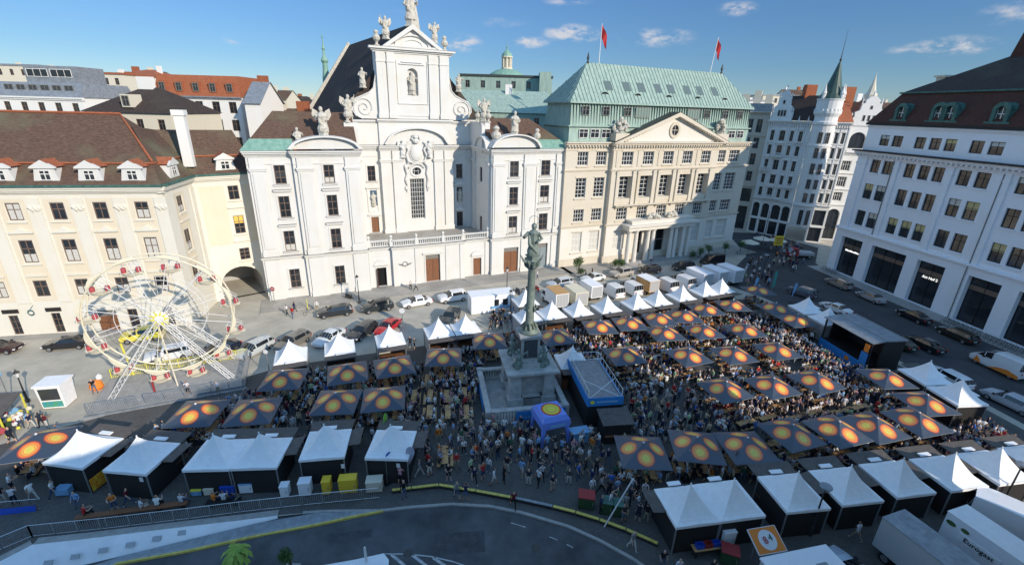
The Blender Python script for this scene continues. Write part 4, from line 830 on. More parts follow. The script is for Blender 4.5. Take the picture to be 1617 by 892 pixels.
w.M = M3; f3 = [(L3*.55, L3*.55+1.35, 15.1, 17.1), (L3*.55, L3*.55+1.35, 10.0, 12.7), (L3*.55, L3*.55+1.35, 5.9, 7.7)]; ar = (1.0, 6.7, 0, 4.9)
w.wall(0, L3, 0, 17.9, 0, f3+[ar], .5); w.arch(1.0, 6.7, 2.2, 0, 4.0, top=2.7, n=12)
w.M = Matrix(); w.poly([(-16, 14, 0), (-16, 0, 0), (-16, 0, 17.9), (-16, 14, 17.9)])
w.build('wall', 'pale_trim', lb)
ap = MB(); ap.M = M3; ap.box(.8, 1.0, .5, 9, 0, 5.0); ap.box(6.7, 6.9, .5, 9, 0, 5.0); ap.poly([(1, 9, 0), (7, 9, 0), (7, 9, 6), (1, 9, 6)]); ap.poly([(1, .5, 5.05), (7, .5, 5.05), (7, 9, 5.05), (1, 9, 5.05)]); ap.build('archway', 'grey_wall', lb)
pn = MB()
for k in range(-4, 5):
    a = cl[0][0]+4.36*(k+4)-.75
    if k < 4: pn.cut(); pn.box(a, a+2.95, -.06, .015, 8.6, 14.3) if False else None
    pn.cut(); x = a+3.2; 
for k, (a, b2) in enumerate(cl): pn.cut(); pn.wall(a-.55, b2+.55, 4.6, 17.3, -.05, [(a-.1, b2+.1, z0-.1, z1+.1) for z0, z1 in zl], .05)
pn.M = M2; pn.cut(); pn.wall(f2[0][0]-.5, f2[0][1]+.5, 4.6, 17.3, -.05, [(a-.1, b2+.1, z0-.1, z1+.1) for a, b2, z0, z1 in f2], .05)
pn.M = M3
for a, b2 in ((.6, f3[0][0]-.5), (f3[0][1]+.5, L3-.3)): pn.cut(); pn.box(a, b2, -.05, .02, 8.6, 17.2)
pn.M = Matrix(); pn.parts('panel', 'yellow_panel', lb)
P = MB()
for k in range(-4, 4):
    a = 4.4+4.36*k+1.45+.78; P.cut(); P.box(a, a+1.3, -.16, .02, 4.4, 17.4)
    for j in range(7): P.lathe([(.05, 16.1-.2*j%.5), (.22, 16.3-.15*j%.4), (.05, 16.6)], 5, cx=a+.15+j*.17, cy=-.16)
for a in (.1, L2-1.2): P.M = M2; P.cut(); P.box(a, a+1.0, -.14, .02, 4.4, 17.4)
P.M = Matrix(); P.parts('pilaster', 'pale_trim', lb)
h = MB()
for k, (a, b2) in enumerate(cl):
    m_ = (a+b2)/2
    h.cut(); h.box(a-.3, b2+.3, -.22, .02, 9.3, 9.45); h.box(a-.3, b2+.3, -.2, .02, 14.5, 14.65); h.box(a-.4, b2+.4, -.24, .02, 7.85, 8.05)
    h.ext([(m_-1.25, 13.25), (m_+1.25, 13.25), (m_+1.25, 13.45), (m_+.6, 13.5), (m_, 13.95), (m_-.6, 13.5), (m_-1.25, 13.45)], -.3, .02)
for M_, ops in ((M2, f2), (M3, f3)):
    h.M = M_
    for a, b2, z0, z1 in ops:
        h.cut(); h.box(a-.25, b2+.25, -.2, .02, z0-.28, z0-.12)
        if z0 > 7: h.box(a-.45, b2+.45, -.25, .02, z0-1.25, z0-1.1)
h.M = Matrix(); h.parts('window_surround', 'pale_trim', lb)
for a, b2 in cl:
    for k, (z0, z1) in enumerate(zl): window(lb, a, z0, b2-a, z1-z0, .1, 'brown', 2, 2, curtain=[('curtain', .0, .55), ('curtain', 0, .4), ('curtain', 0, .55), None, ('curtain', 0, .95)][(k*2+int(a+40)) % 5], bar=.1, fr=.12)
for M_, A_, ops in ((M2, A2, f2), (M3, A3, f3)):
    for k, (a, b2, z0, z1) in enumerate(ops): q = M_ @ Vector((a, .12, z0)); window(lb, q.x, z0, b2-a, z1-z0, q.y, 'brown', 2, 3 if k else 2, rz=A_, curtain=('yellow_blind', .55, 1.) if (A_ == A3 and k == 1) else ('curtain', 0, .4) if A_ == A2 else None, bar=.1)
for a, b2, z0, z1 in grd: window(lb, a, z0, b2-a, z1-z0, .12, 'brown', 2, 3)
door(lb, 10.0, 12.2, .1, 2.9, .1, 'door_wood'); 
for i, (a, b2) in enumerate(((.2, 1.9), (4.75, 6.4))): s_ = MB(); s_.box(a, b2, -.12, -.02, 3.15, 3.65); s_.build('shop_sign', 'frame_black', lb)
s_ = MB(); s_.tube([(3.6+.32*math.cos(t/10*6.28), -.7, 3.4+.32*math.sin(t/10*6.28)) for t in range(10)], .06, 5, closed=True); s_.tube([(3.6, -.7, 3.8), (3.6, 0, 4.1)], .03, 4); s_.build('hanging_sign', 'copper_dark', lb)
c = MB(); cst = [(.15, .12), (.2, .3), (.25, .5), (.25, .65)]
cornice(c, -16, P1[0]+.3, 0, 17.85, cst); c.M = M2; c.cut(); cornice(c, -.3, L2+.1, 0, 17.85, cst); c.M = M3; c.cut(); cornice(c, -.2, L3, 0, 17.85, cst); c.M = Matrix(); c.parts('cornice', 'pale_trim', lb)
c = MB(); c.box(-16, P1[0]+.5, -.85, -.4, 18.72, 18.98); c.M = M2; c.cut(); c.box(-.4, L2+.3, -.85, -.4, 18.72, 18.98); c.M = M3; c.cut(); c.box(-.3, L3, -.85, -.4, 18.72, 18.98); c.M = Matrix(); c.parts('gutter', 'copper_dark', lb)
Rf = MB(); ez = 18.95
E = [(-16, -.7), (P1[0]+.45, -.7), (P2[0]+.5, P2[1]-.4), (P3[0]+.3, P3[1]-.7)]; B_ = [(-16, 1.6), (P1[0]-1.0, 1.7), (P2[0]-1.3, P2[1]+1.3), (P3[0]-.6, P3[1]+1.6)]
for i in range(3): Rf.add([(*E[i], ez), (*E[i+1], ez), (*B_[i+1], 21.1), (*B_[i], 21.1)], [(0, 1, 2, 3)])
# upper slopes: big main roof and the lower link roof
Rf.add([(-16, 1.4, 21.25), (P1[0]-.9, 1.5, 21.25), (14.8, 7.2, 26.6), (-16, 7.2, 26.6), (-16, 14, 20), (20, 14, 20)], [(0, 1, 2, 3), (3, 2, 5, 4), (1, 5, 2)])
a2, a3 = (P2[0]-1.2, P2[1]+1.3), (P3[0]-.6, P3[1]+1.6)
Rf.add([(P1[0]-.9, 1.5, 21.25), (*a2, 21.25), (P2[0]-4.6, P2[1]+3.4, 24.6), (16.3, 6, 25.3)], [(0, 1, 2, 3)])
Rf.add([(*a2, 21.25), (*a3, 21.25), (P3[0]-3.1, P3[1]+4.6, 24.5), (P2[0]-4.6, P2[1]+3.4, 24.6)], [(0, 1, 2, 3)])
Rf.add([(P3[0]-3.1, P3[1]+4.6, 24.5), (P2[0]-4.6, P2[1]+3.4, 24.6), (P2[0]-8, P2[1]+8, 20), (P3[0]-6, P3[1]+9, 20)], [(3, 2, 1, 0)])
Rf.build('roof', 'tile_brown', lb)
rd = MB(); rd.tube([(-16, 7.2, 26.7), (14.8, 7.2, 26.7), (P1[0]-.9, 1.5, 21.4)], .16, 6); rd.cut(); rd.tube([(-16, 1.45, 21.2), (P1[0]-.9, 1.55, 21.2), (*a2, 21.2), (*a3, 21.2)], .12, 5); rd.parts('ridge_tile', 'tile_red', lb)
def gdormer(parent, M_, x, wm, y=-.2, z=19.25, w_=1.9, hh=1.55):
    d = MB(); d.M = M_
    d.add([(x-w_/2-.35, y, z), (x+w_/2+.35, y, z), (x+w_/2, y, z+hh), (x-w_/2, y, z+hh), (x-w_/2-.35, y+.3, z), (x+w_/2+.35, y+.3, z), (x+w_/2, y+2.6, z+hh), (x-w_/2, y+2.6, z+hh)], [(0, 1, 2, 3), (1, 5, 6, 2), (4, 0, 3, 7), (3, 2, 6, 7)])
    d.ext([(x-w_/2-.35, z+hh), (x+w_/2+.35, z+hh), (x+w_/2+.3, z+hh+.18), (x, z+hh+.95), (x-w_/2-.3, z+hh+.18)], y-.2, y+.05)
    d.add([(x-w_/2-.3, y-.2, z+hh+.15), (x, y-.2, z+hh+.98), (x, y+2.8, z+hh+.98), (x-w_/2-.3, y+2.6, z+hh+.15)], [(0, 1, 2, 3)], 1); d.add([(x+w_/2+.3, y-.2, z+hh+.15), (x, y-.2, z+hh+.98), (x, y+2.8, z+hh+.98), (x+w_/2+.3, y+2.6, z+hh+.15)], [(3, 2, 1, 0)], 1)
    do = d.build('dormer', ['white_plaster', 'tile_red'], parent)
    q = M_ @ Vector((x-.55, y-.03, z+.2)); window(do, q.x, z+.2, 1.1, 1.15, q.y, 'white', 2, 2, rz=wm, bar=.09)
for k in range(-4, 4): gdormer(lb, Matrix(), 5.1+4.36*k, 0)
gdormer(lb, M2, L2*.45, A2); gdormer(lb, M3, L3*.58, A3)
cb = MB(); q = to_local(*G(293, 236, 22.3)); cb.box(q[0]-.62, q[0]+.62, q[1]-.1, q[1]+.75, 20, 26.6); cb.box(q[0]-.76, q[0]+.76, q[1]-.24, q[1]+.89, 26.6, 27.3); cb.build('chimney', 'far_white', lb)
mat('cone_slate', (.035, .06, .052), .5, col2=(.05, .10, .08), vscale=2)
# ================================================================ ornate corner house with turret, its neighbours
def at(px, py, Y):
    d = fwd+rt*((px-808.5)/F_PX)-upv*((py-446)/F_PX); t = Y/d.y
    return Vector((d.x*t, Y, CAM_H+d.z*t))
def face(a, b2): L = math.dist(a, b2); ang = math.atan2(b2[1]-a[1], b2[0]-a[0]); return Matrix.Translation((a[0], a[1], 0)) @ Matrix.Rotation(ang, 4, 'Z'), L, ang
oh = empty('corner_house', (0, 0, 0), 0, 'white turn of the century corner house with round turret, green cone roof and stepped gable', 'corner house')
FA, FL, Fa = face((62.2, 120.4), (68.3, 113.0)); FB, FBL, FBa = face((71.6, 110.5), (75.2, 109.6))
rowsO = [(9.7, 11.9), (12.9, 15.1), (16.3, 18.7), (19.9, 22.2), (23.2, 25.6)]
w = MB(); ow = []
w.M = FA; cA = [(.9, 1.8), (3.0, 4.3), (5.4, 6.2), (7.3, 8.2)]; w.wall(0, FL, 8.9, 27.6, 0, wins(cA, rowsO), .3); shA = [(.3, 2.0), (2.6, 4.4), (5.0, 7.1), (7.5, 9.3)]; w.wall(0, FL, 0, 8.9, 0, [(a, b2, 4.2, 7.9) for a, b2 in shA]+[(a, b2, .2, 3.6) for a, b2 in shA], .6)
for a, b2 in shA: w.arch(a, b2, 7.1, 0, .6, top=.8)
for a, b2 in cA:
    for i in (0, 3, 4): w.arch(a, b2, rowsO[i][1]-.4, -.004, .1, top=.4)
w.M = FB; cB = [(.9, 1.6), (2.3, 3.0)]; w.wall(0, FBL, 8.9, 27.6, 0, wins(cB, rowsO), .3); w.wall(0, FBL, 0, 8.9, 0, [(.5, 3.3, 4.2, 7.9), (.5, 3.3, .2, 3.6)], .6)
w.M = Matrix(); w.poly([(75.2, 109.6, 0), (79, 122, 0), (79, 122, 27.6), (75.2, 109.6, 27.6)]); w.poly([(62.2, 120.4, 27.6), (62.2, 120.4, 0), (70, 130, 0), (70, 130, 27.6)][::-1])
w.build('wall', 'ornate_white', oh)
for M_, A_, cc in ((FA, Fa, cA), (FB, FBa, cB)):
    for a, b2 in cc:
        for z0, z1 in rowsO: q = M_ @ Vector((a, .22, z0)); window(oh, q.x, z0, b2-a, z1-z0, q.y, 'grey', 2, 2, rz=A_)
for M_, A_, cc in ((FA, Fa, shA), (FB, FBa, [(.5, 3.3)])):
    for a, b2 in cc:
        for z0, z1 in ((4.2, 7.9), (.2, 3.6)): q = M_ @ Vector((a, .45, z0)); window(oh, q.x, z0, b2-a, z1-z0, q.y, 'black', 3, 2, rz=A_, name='shop_window')
c = MB()
for M_, L_ in ((FA, FL), (FB, FBL)):
    c.M = M_
    for z, st in ((8.7, [(.2, .15), (.2, .4)]), (27.2, [(.2, .2), (.25, .5), (.2, .8)]), (15.4, [(.15, .15)]), (22.5, [(.12, .2)]), (3.7, [(.3, .12)])): cornice(c, -.1, L_+.1, 0, z, st)
    for k in range(int(L_/.5)): c.box(.2+k*.5, .4+k*.5, -.4, 0, 26.6, 27.2)
c.M = FA
for u, wd, z in ((3.65, 2.6, 12.2), (5.8, 1.6, 12.2), (3.65, 2.4, 22.6), (1.3, 1.6, 19.3), (7.75, 1.7, 26.0)): c.ext([(u-wd/2, z), (u+wd/2, z), (u, z+.6)], -.35, 0); c.box(u-wd/2, u+wd/2, -.6, 0, z-3.0, z-2.75)
c.M = Matrix(); c.build('cornice', 'ornate_white', oh)
def stepgable(parent, M_, u0_, u1_, z0, z1, m_='ornate_white', v0=-.25, holes=True):
    g_ = MB(); g_.M = M_; m2 = (u0_+u1_)/2; hw = (u1_-u0_)/2; H = z1-z0
    pts = [(-1, 0), (1, 0), (1, .22), (.82, .3), (.86, .45), (.6, .52), (.55, .72), (.38, .78), (.4, .86), (.2, .97), (0, 1)]
    pts = pts+[(-x, z) for x, z in pts[-2:1:-1]]
    g_.ext([(m2+x*hw, z0+z*H) for x, z in pts], v0, v0+.6)
    for x, z in ((-1, .25), (1, .25), (.57, .74), (-.57, .74), (0, 1)):
        q = M_ @ Vector((m2+x*hw*.96, v0+.3, 0)); sM = g_.M; g_.M = Matrix(); g_.lathe([(.22, z0+z*H-.1), (.1, z0+z*H+.5), (.2, z0+z*H+.7), (.02, z0+z*H+1.3)], 6, cx=q.x, cy=q.y); g_.M = sM
    go = g_.build('gable', m_, parent)
    if holes:
        for dx in (-.28, 0, .28): q = M_ @ Vector((m2+dx*hw-.25, v0-.02, z0+H*.16)); window(go, q.x, q.z, .5, H*.2, q.y, 'grey', 1, 1, rz=math.atan2(M_[1][0], M_[0][0]))
        q = M_ @ Vector((m2-.25, v0-.02, z0+H*.56)); window(go, q.x, q.z, .5, H*.12, q.y, 'grey', 1, 1, rz=math.atan2(M_[1][0], M_[0][0]))
stepgable(oh, FA, .2, 5.0, 27.7, 34.6)
le = MB(); le.M = FA
for x in (.1, 2.2, 4.75, 6.6, 8.6): le.cut(); le.box(x, x+.28, -.16, .02, 9.1, 27.2); le.lathe([(.05, 27.6), (.2, 27.9), (.12, 28.4), (.03, 29.0)], 6, cx=x+.14, cy=-.3)
for a, b2 in cA:
    for z0, z1 in rowsO: le.cut(); le.box(a-.2, b2+.2, -.22, .02, z0-.3, z0-.08); le.box(a-.16, a-.01, -.1, .02, z0, z1); le.box(b2+.01, b2+.16, -.1, .02, z0, z1); le.ext([(a-.2, z1+.05), (b2+.2, z1+.05), ((a+b2)/2, z1+.5)], -.2, .02)
for u_, z_ in ((3.65, 9.2), (3.65, 19.4), (1.35, 15.9), (7.75, 12.4)): le.cut(); le.box(u_-1.1, u_+1.1, -.95, 0, z_, z_+.18); [le.box(u_-1.08+k*.24, u_-1.0+k*.24, -.93, -.87, z_+.18, z_+.95) for k in range(10)]; le.box(u_-1.1, u_+1.1, -.95, -.86, z_+.95, z_+1.05)
le.M = FB
for x in (.1, 1.8, 3.4): le.cut(); le.box(x, x+.22, -.14, .02, 9.1, 27.2)
for a, b2 in cB:
    for z0, z1 in rowsO: le.cut(); le.box(a-.15, b2+.15, -.2, .02, z0-.25, z0-.06); le.ext([(a-.15, z1+.05), (b2+.15, z1+.05), ((a+b2)/2, z1+.45)], -.2, .02)
le.M = Matrix(); le.parts('window_surround', 'ornate_white', oh)
tw = MB(); n = 16; tx, ty = 70.5, 111.9; tr = 2.35
tw.lathe([(tr, 3.8), (tr, 8.6), (tr+.35, 8.75), (tr+.35, 9.1), (tr, 9.2), (tr, 22.4), (tr+.15, 22.5), (tr+.15, 22.8), (tr, 22.9), (tr, 27.0), (tr+.3, 27.3), (tr+.3, 27.8), (tr-.05, 28.0), (tr-.05, 28.9), (tr+.35, 29.6), (tr+.4, 30.1), (tr+.2, 30.2), (tr+.2, 32.3), (tr+.35, 32.5), (tr+.35, 32.7), (tr, 32.7)], 20, cx=tx, cy=ty)
for k in range(20):
    a = 2*math.pi*k/20; x, y = tx+(tr+.22)*math.cos(a), ty+(tr+.22)*math.sin(a); tw.box(x-.12, x+.12, y-.12, y+.12, 30.2, 30.5)
tw.build('turret', 'ornate_white', oh)
for az in (-128, -92):
    for z0, z1 in [(4.3, 7.9)]+rowsO:
        a = R(az); q = (tx+(tr+.03)*math.cos(a)+.42*math.sin(a)*1, ty+(tr+.03)*math.sin(a)-.42*math.cos(a)); window(oh, q[0]-.84*math.sin(a)*1, z0, .84, z1-z0, q[1]+.84*math.cos(a)*1, 'grey', 2, 2, rz=a+R(90)) if False else window(oh, tx+(tr+.05)*math.cos(a)-.45*math.cos(a+R(90)), z0, .9, z1-z0, ty+(tr+.05)*math.sin(a)-.45*math.sin(a+R(90)), 'grey', 2, 2, rz=a+R(90))
    q = a; 
for k in range(14):
    a = R(-180+k*14); o_ = MB(); o_.box(-.13, .13, -.05, .02, 29.0, 29.5); o_.build('loophole', 'black', oh, (tx+(tr+.0)*math.cos(a)*1.0, ty+(tr+.0)*math.sin(a), 1.6), a+R(90))
cn = MB(); cn.lathe([(tr+.3, 32.7), (tr-.3, 33.8), (1.25, 36.2), (.6, 38.6), (.25, 40.0), (.1, 40.3)], 14, cx=tx, cy=ty); cn.build('cone_roof', 'cone_slate', oh)
cn = MB(); cn.lathe([(.14, 40.2), (.24, 40.7), (.1, 41), (.06, 42.5), (.02, 46.5)], 8, cx=tx, cy=ty); cn.build('spire', 'dark_gutter', oh)
for a in (-160, -70, -10):
    x, y = tx+2.4*math.cos(R(a)), ty+2.4*math.sin(R(a)); cn = MB(); cn.lathe([(.4, 32.7), (.4, 33.6), (.5, 33.8), (.25, 34.6), (.04, 35.8)], 8, cx=x, cy=y); cn.build('pinnacle', 'ornate_white', oh)
Rf = MB(); Rf.add([(62.0, 120.3, 27.9), (68.3, 112.7, 27.9), (72.2, 116.6, 33.6), (67.5, 122.5, 33.6)], [(0, 1, 2, 3)], 1); Rf.add([(71, 110.6, 27.9), (75.4, 109.5, 27.9), (77.5, 116, 32.2), (71.5, 117, 32.2)], [(0, 1, 2, 3)], 0)
Rf.add([(67.5, 122.5, 33.6), (72.2, 116.6, 33.0), (77.5, 116, 32.2), (81, 128, 28)], [(0, 1, 2, 3)], 1); Rf.build('roof', ['tile_red', 'tile_dark'], oh)
cb = MB(); cb.box(76.5, 79, 116.8, 118.2, 31, 35.6); cb.build('chimney', 'tile_red', oh); cb = MB(); cb.box(69, 71.5, 119.5, 121, 31, 36); cb.build('chimney', 'tile_red', oh)
# second white gabled house further down the lane
gh = empty('gabled_house', (0, 0, 0), 0, 'narrow white gabled house with an arched loggia, half hidden behind the office building', 'house')
GM, GL, Ga = face((76.9, 113.5), (85.2, 112.1)); w = MB(); w.M = GM
cG = [(1.0, 3.0), (5.0, 7.0)]; rG = [(9.8, 11.9), (13.2, 15.6), (17.0, 19.3)]; w.wall(0, GL, 0, 27.2, 0, wins(cG, rG)+[(1.2, 4.6, 21.6, 25.8), (5.4, 7.0, 21.6, 25.4), (.6, 3.6, .2, 7.8), (4.3, 7.6, .2, 7.8)], .5); w.arch(1.2, 4.6, 24.2, 0, .5, top=1.6); w.arch(.6, 3.6, 6.4, 0, .5, top=1.4); w.arch(4.3, 7.6, 6.4, 0, .5, top=1.4)
w.M = Matrix(); w.poly([(76.9, 113.5, 0), (76.9, 113.5, 27.2), (81, 128, 27.2), (81, 128, 0)]); w.build('wall', 'ornate_white', gh)
for a, b2 in cG:
    for z0, z1 in rG: q = GM @ Vector((a, .35, z0)); window(gh, q.x, z0, b2-a, z1-z0, q.y, 'white', 4, 2, rz=Ga)
for a, b2, z0, z1 in ((1.2, 4.6, 21.6, 25.8), (5.4, 7.0, 21.6, 25.4), (.6, 3.6, .2, 7.8), (4.3, 7.6, .2, 7.8)): q = GM @ Vector((a, .48, z0)); window(gh, q.x, z0, b2-a, z1-z0, q.y, 'black', 2, 2, rz=Ga)
c = MB(); c.M = GM
for z in (8.6, 12.4, 16.2, 20.6): cornice(c, -.1, GL+.1, 0, z, [(.15, .12), (.18, .3)])
c.box(.9, 5.0, -.7, 0, 21.2, 21.45); c.box(.9, 5.0, -.7, -.6, 21.45, 22.2); c.build('cornice', 'ornate_white', gh)
stepgable(gh, GM, .2, GL-.9, 27.2, 33.6, holes=True)
Rf = MB(); Rf.add([(76.9, 113.5, 27.2), (85.2, 112.1, 27.2), (81, 113, 32.6), (90, 127, 27.2), (81, 128, 27.2), (85, 128, 32.6)], [(0, 2, 5, 4), (2, 1, 3, 5)]); Rf.build('roof', 'tile_red', gh)
bt_ = empty('stone_spire', (106.1, 150, 0), 0, 'small yellowish stone spire on the skyline behind the gabled house', 'spire'); cn = MB(); cn.box(-1.2, 1.2, -1.2, 1.2, 0, 34.6); cn.lathe([(1.5, 34.6), (1.7, 35.6), (1.2, 36.2), (.6, 38.4), (.1, 40.8), (.02, 42)], 8); cn.build('bell_turret', 'far_cream', bt_)
# beige house next to the bank
bh = empty('town_house', (0, 0, 0), 0, 'narrow beige town house squeezed between the bank and the turreted corner house', 'house')
BM, BL, Ba = face((55.4, 124.2), (62.2, 120.4)); w = MB(); w.M = BM; cH = [(.9, 2.2), (3.0, 4.3), (5.1, 6.4)]; rH = [(12.9, 15.4), (17.0, 19.8), (21.0, 23.6), (24.8, 28.0)]
w.wall(0, BL, 0, 29.4, 0, wins(cH, rH)+[(2.6, 7.1, 7.6, 11.0), (1.2, 6.9, .3, 6.4)], .3); w.M = Matrix(); w.build('wall', 'beige_stone', bh)
for a, b2 in cH:
    for z0, z1 in rH: q = BM @ Vector((a, .2, z0)); window(bh, q.x, z0, b2-a, z1-z0, q.y, 'grey', 2, 2, rz=Ba)
for a, b2, z0, z1 in ((2.6, 7.1, 7.6, 11.0), (1.2, 6.9, .3, 6.4)): q = BM @ Vector((a, .25, z0)); window(bh, q.x, z0, b2-a, z1-z0, q.y, 'black', 3, 2, rz=Ba, name='shop_window')
c = MB(); c.M = BM; cornice(c, -.1, BL, 0, 29.2, [(.3, .3), (.3, .7)]); cornice(c, 0, BL, 0, 24, [(.2, .2)]); cornice(c, 0, BL, 0, 11.6, [(.2, .3)]); c.build('cornice', 'beige_stone', bh)
w = MB(); w.M = BM; w.box(0, BL, .2, 10, 29.8, 31.6); w.build('attic', 'zinc', bh)
for k in range(3): w = MB(); w.M = BM; w.box(.6+k*2.6, 2.2+k*2.6, 2.5, 4, 31.6, 33.8+k % 2*.8); w.build('chimney', 'far_cream', bh)

# ================================================================ roofs and houses beyond
def house(pxl, pxr, pe, Y, dep, zb=0, roof='gable', rh=4., wm='far_white', rm='tile_brown', rows=2, cols=5, chim=2, label='', name='house', cat='house', wh=1.7, ww=1.1, band=None, rot=0, seed=0, Y2=None, dorm=0, fk='brown'):
    """house whose eaves line runs between two sight lines at depth Y"""
    a, b2 = at(pxl, pe, Y), at(pxr, pe, Y2 or Y); ze = (a.z+b2.z)/2; M_, L, an = face((a.x, a.y), (b2.x, b2.y)); h_ = empty(name, (a.x, a.y, 0), an, label, cat)
    q = random.Random(seed+int(pxl)); w = MB(); cs_ = [(L*(k+.5)/cols-ww/2, L*(k+.5)/cols+ww/2) for k in range(cols)] if cols else []; rs_ = [(ze-.9-wh-k*3.3, ze-.9-k*3.3) for k in range(rows)]
    w.wall(0, L, zb, ze, 0, wins(cs_, rs_), .2); w.poly([(0, dep, zb), (0, 0, zb), (0, 0, ze), (0, dep, ze)]); w.poly([(L, 0, zb), (L, dep, zb), (L, dep, ze), (L, 0, ze)]); w.poly([(0, dep, zb), (0, dep, ze), (L, dep, ze), (L, dep, zb)])
    w.mi = 0
    r_ = MB()
    if roof == 'gable':
        r_.add([(-.3, -.4, ze), (L+.3, -.4, ze), (L+.3, dep/2, ze+rh), (-.3, dep/2, ze+rh), (-.3, dep+.4, ze), (L+.3, dep+.4, ze)], [(0, 1, 2, 3), (3, 2, 5, 4)]); w.poly([(0, 0, ze), (0, dep/2, ze+rh-.1), (0, dep, ze)]); w.poly([(L, 0, ze), (L, dep, ze), (L, dep/2, ze+rh-.1)])
    elif roof == 'hip': hip(r_, -.3, L+.3, -.4, dep+.4, ze, min(dep*.5, L*.4), L-min(dep*.5, L*.4), dep/2, ze+rh)
    elif roof == 'mansard':
        r_.add([(-.2, -.2, ze), (L+.2, -.2, ze), (L-.3, 1.2, ze+rh), (.3, 1.2, ze+rh), (.3, dep-1, ze+rh), (L-.3, dep-1, ze+rh), (-.2, dep, ze), (L+.2, dep, ze)], [(0, 1, 2, 3), (3, 2, 5, 4), (6, 0, 3, 4), (1, 7, 5, 2)])
    elif roof == 'flat': r_.box(-.25, L+.25, -.25, dep+.25, ze, ze+.5)
    w.build('wall', wm, h_); r_.build('roof', rm, h_)
    for a_, b_ in cs_:
        for z0, z1 in rs_: window(h_, a_, z0, b_-a_, z1-z0, .15, fk, 2, 2)
    if dorm:
        for k in range(dorm):
            x = L*(k+.5)/dorm; d_ = MB(); y_ = .35 if roof == 'mansard' else .8; zz = ze+rh*.18 if roof == 'mansard' else ze+rh*.2
            d_.box(x-.75, x+.75, y_-.4, y_+2, zz, zz+1.9); do_ = d_.build('dormer', rm if roof == 'mansard' else wm, h_); window(do_, x-.55, zz+.2, 1.1, 1.5, y_-.42, 'grey', 2, 2)
    for k in range(chim):
        x = L*(k+.5+q.uniform(-.25, .25))/chim; y = dep/2+q.uniform(-1, 1); c_ = MB(); hh_ = ze+(rh if roof != 'flat' else 0); wd = q.uniform(.5, 1.3); c_.box(x-wd, x+wd, y-.4, y+.4, ze, hh_+q.uniform(.7, 1.7)); c_.build('chimney', q.choice(['far_cream', 'far_white', 'tile_red']), h_)
    if band: c_ = MB(); cornice(c_, -.2, L+.2, 0, ze-.5, [(.25, .2), (.25, .4)]); c_.build('cornice', band, h_)
    return h_, L, ze
H1, L1_, z1_ = house(-60, 128, 152, 84, 12, roof='mansard', rh=2.3, wm='far_white', rm='zinc', rows=2, cols=7, chim=0, label='white house with a glazed grey roof storey, behind the left palace roof', band='far_white')
b = MB(); b.box(L1_*.48, L1_*.92, 2.2, 8, z1_+2.2, z1_+5.0); po_ = b.build('penthouse', 'zinc', H1)
for k in range(2): window(po_, L1_*.50+k*L1_*.2, z1_+3.2, L1_*.18, 1.3, 2.15, 'white', 3, 1)
for k in range(6): window(H1, L1_*.36+k*L1_*.1, z1_+.4, L1_*.075, 1.5, .42, 'grey', 2, 1, glass='glass_dim')
b = MB(); b.M = Matrix.Translation((L1_*.99, 2, z1_+3.4)); 
house(132, 268, 178, 76, 13, roof='hip', rh=3.9, rm='tile_dark', wm='far_cream', rows=1, cols=4, chim=1, label='brown roofed house with one grey dormer, in front of the cream rooftops', dorm=1)
H3, L3_, z3_ = house(246, 378, 152, 96, 12, roof='mansard', rh=3.8, wm='far_white', rm='tile_red', rows=3, cols=5, chim=0, ww=1.5, wh=2.1, label='white house with orange red attic storey and five dark attic windows', dorm=5, band='zinc')
house(386, 411, 164, 92, 9, roof='gable', rh=4, rm='zinc', rows=0, cols=0, chim=1, label='windowless white firewall gable beside the orange attic storey')
house(414, 482, 196, 100, 10, roof='gable', rh=3, wm='tile_red', rm='tile_brown', rows=1, cols=2, chim=2, label='low red brick house behind the left wing roof of the church')
house(-30, 60, 104, 150, 15, roof='flat', wm='far_cream', rm='zinc', rows=1, cols=5, label='cream flat roofed block at the far left of the skyline')
house(108, 190, 117, 135, 14, roof='flat', rm='tile_red', wm='far_cream', rows=1, cols=5, chim=4, label='cream block with several chimneys on the left skyline')
house(180, 245, 119, 150, 14, roof='hip', rh=2, rm='tile_red', wm='far_cream', rows=1, cols=4, chim=3, label='cream block with a low red roof next to the leaning glass tower')
H4, _, _ = house(246, 274, 136, 260, 14, roof='flat', rm='zinc', wm='grey_wall', rows=2, cols=3, chim=0, label='small grey tower block with a slanting glass top on the skyline')
b = MB(); z_ = at(260, 114, 260).z; z0_ = at(260, 136, 260).z; b.add([(0, 0, z0_), (8.5, 0, z0_), (9.5, 5, z0_), (0, 5, z0_), (-1.5, 0, z_+.5), (7, 0, z_), (8, 5, z_-2), (-1.5, 5, z_)], [(0, 1, 5, 4), (1, 2, 6, 5), (2, 3, 7, 6), (3, 0, 4, 7), (4, 5, 6, 7)]); b.build('glass_top', 'glass_dim', H4)
house(286, 326, 128, 240, 14, roof='flat', rm='copper_dark', wm='glass_dim', rows=0, cols=0, chim=1, label='dark glass rooftop pavilion above the orange attic storey')
house(320, 380, 140, 210, 14, roof='flat', rm='zinc', wm='far_white', rows=1, cols=5, chim=3, label='long white house on the skyline behind the white chimney')
house(722, 866, 178, 104, 12, roof='gable', rh=4.5, wm='copper', rm='copper', rows=1, cols=4, chim=1, label='green copper clad building between church and bank', dorm=0, fk='grey')
H5, L5_, z5_ = house(726, 872, 122, 124, 14, roof='flat', wm='copper', rm='dark_gutter', rows=1, cols=6, chim=0, label='long flat green building with dark roof edge below the dome', fk='grey')
b = MB(); b.box(L5_*.86, L5_*.98, -3, 4, z5_-8, z5_+1.2); b.build('lift_tower', 'copper', H5)
dm = empty('domed_church', (*at(800, 120, 190).xy, 0), 0, 'green copper dome with columned lantern rising behind the green roofs', 'church dome')
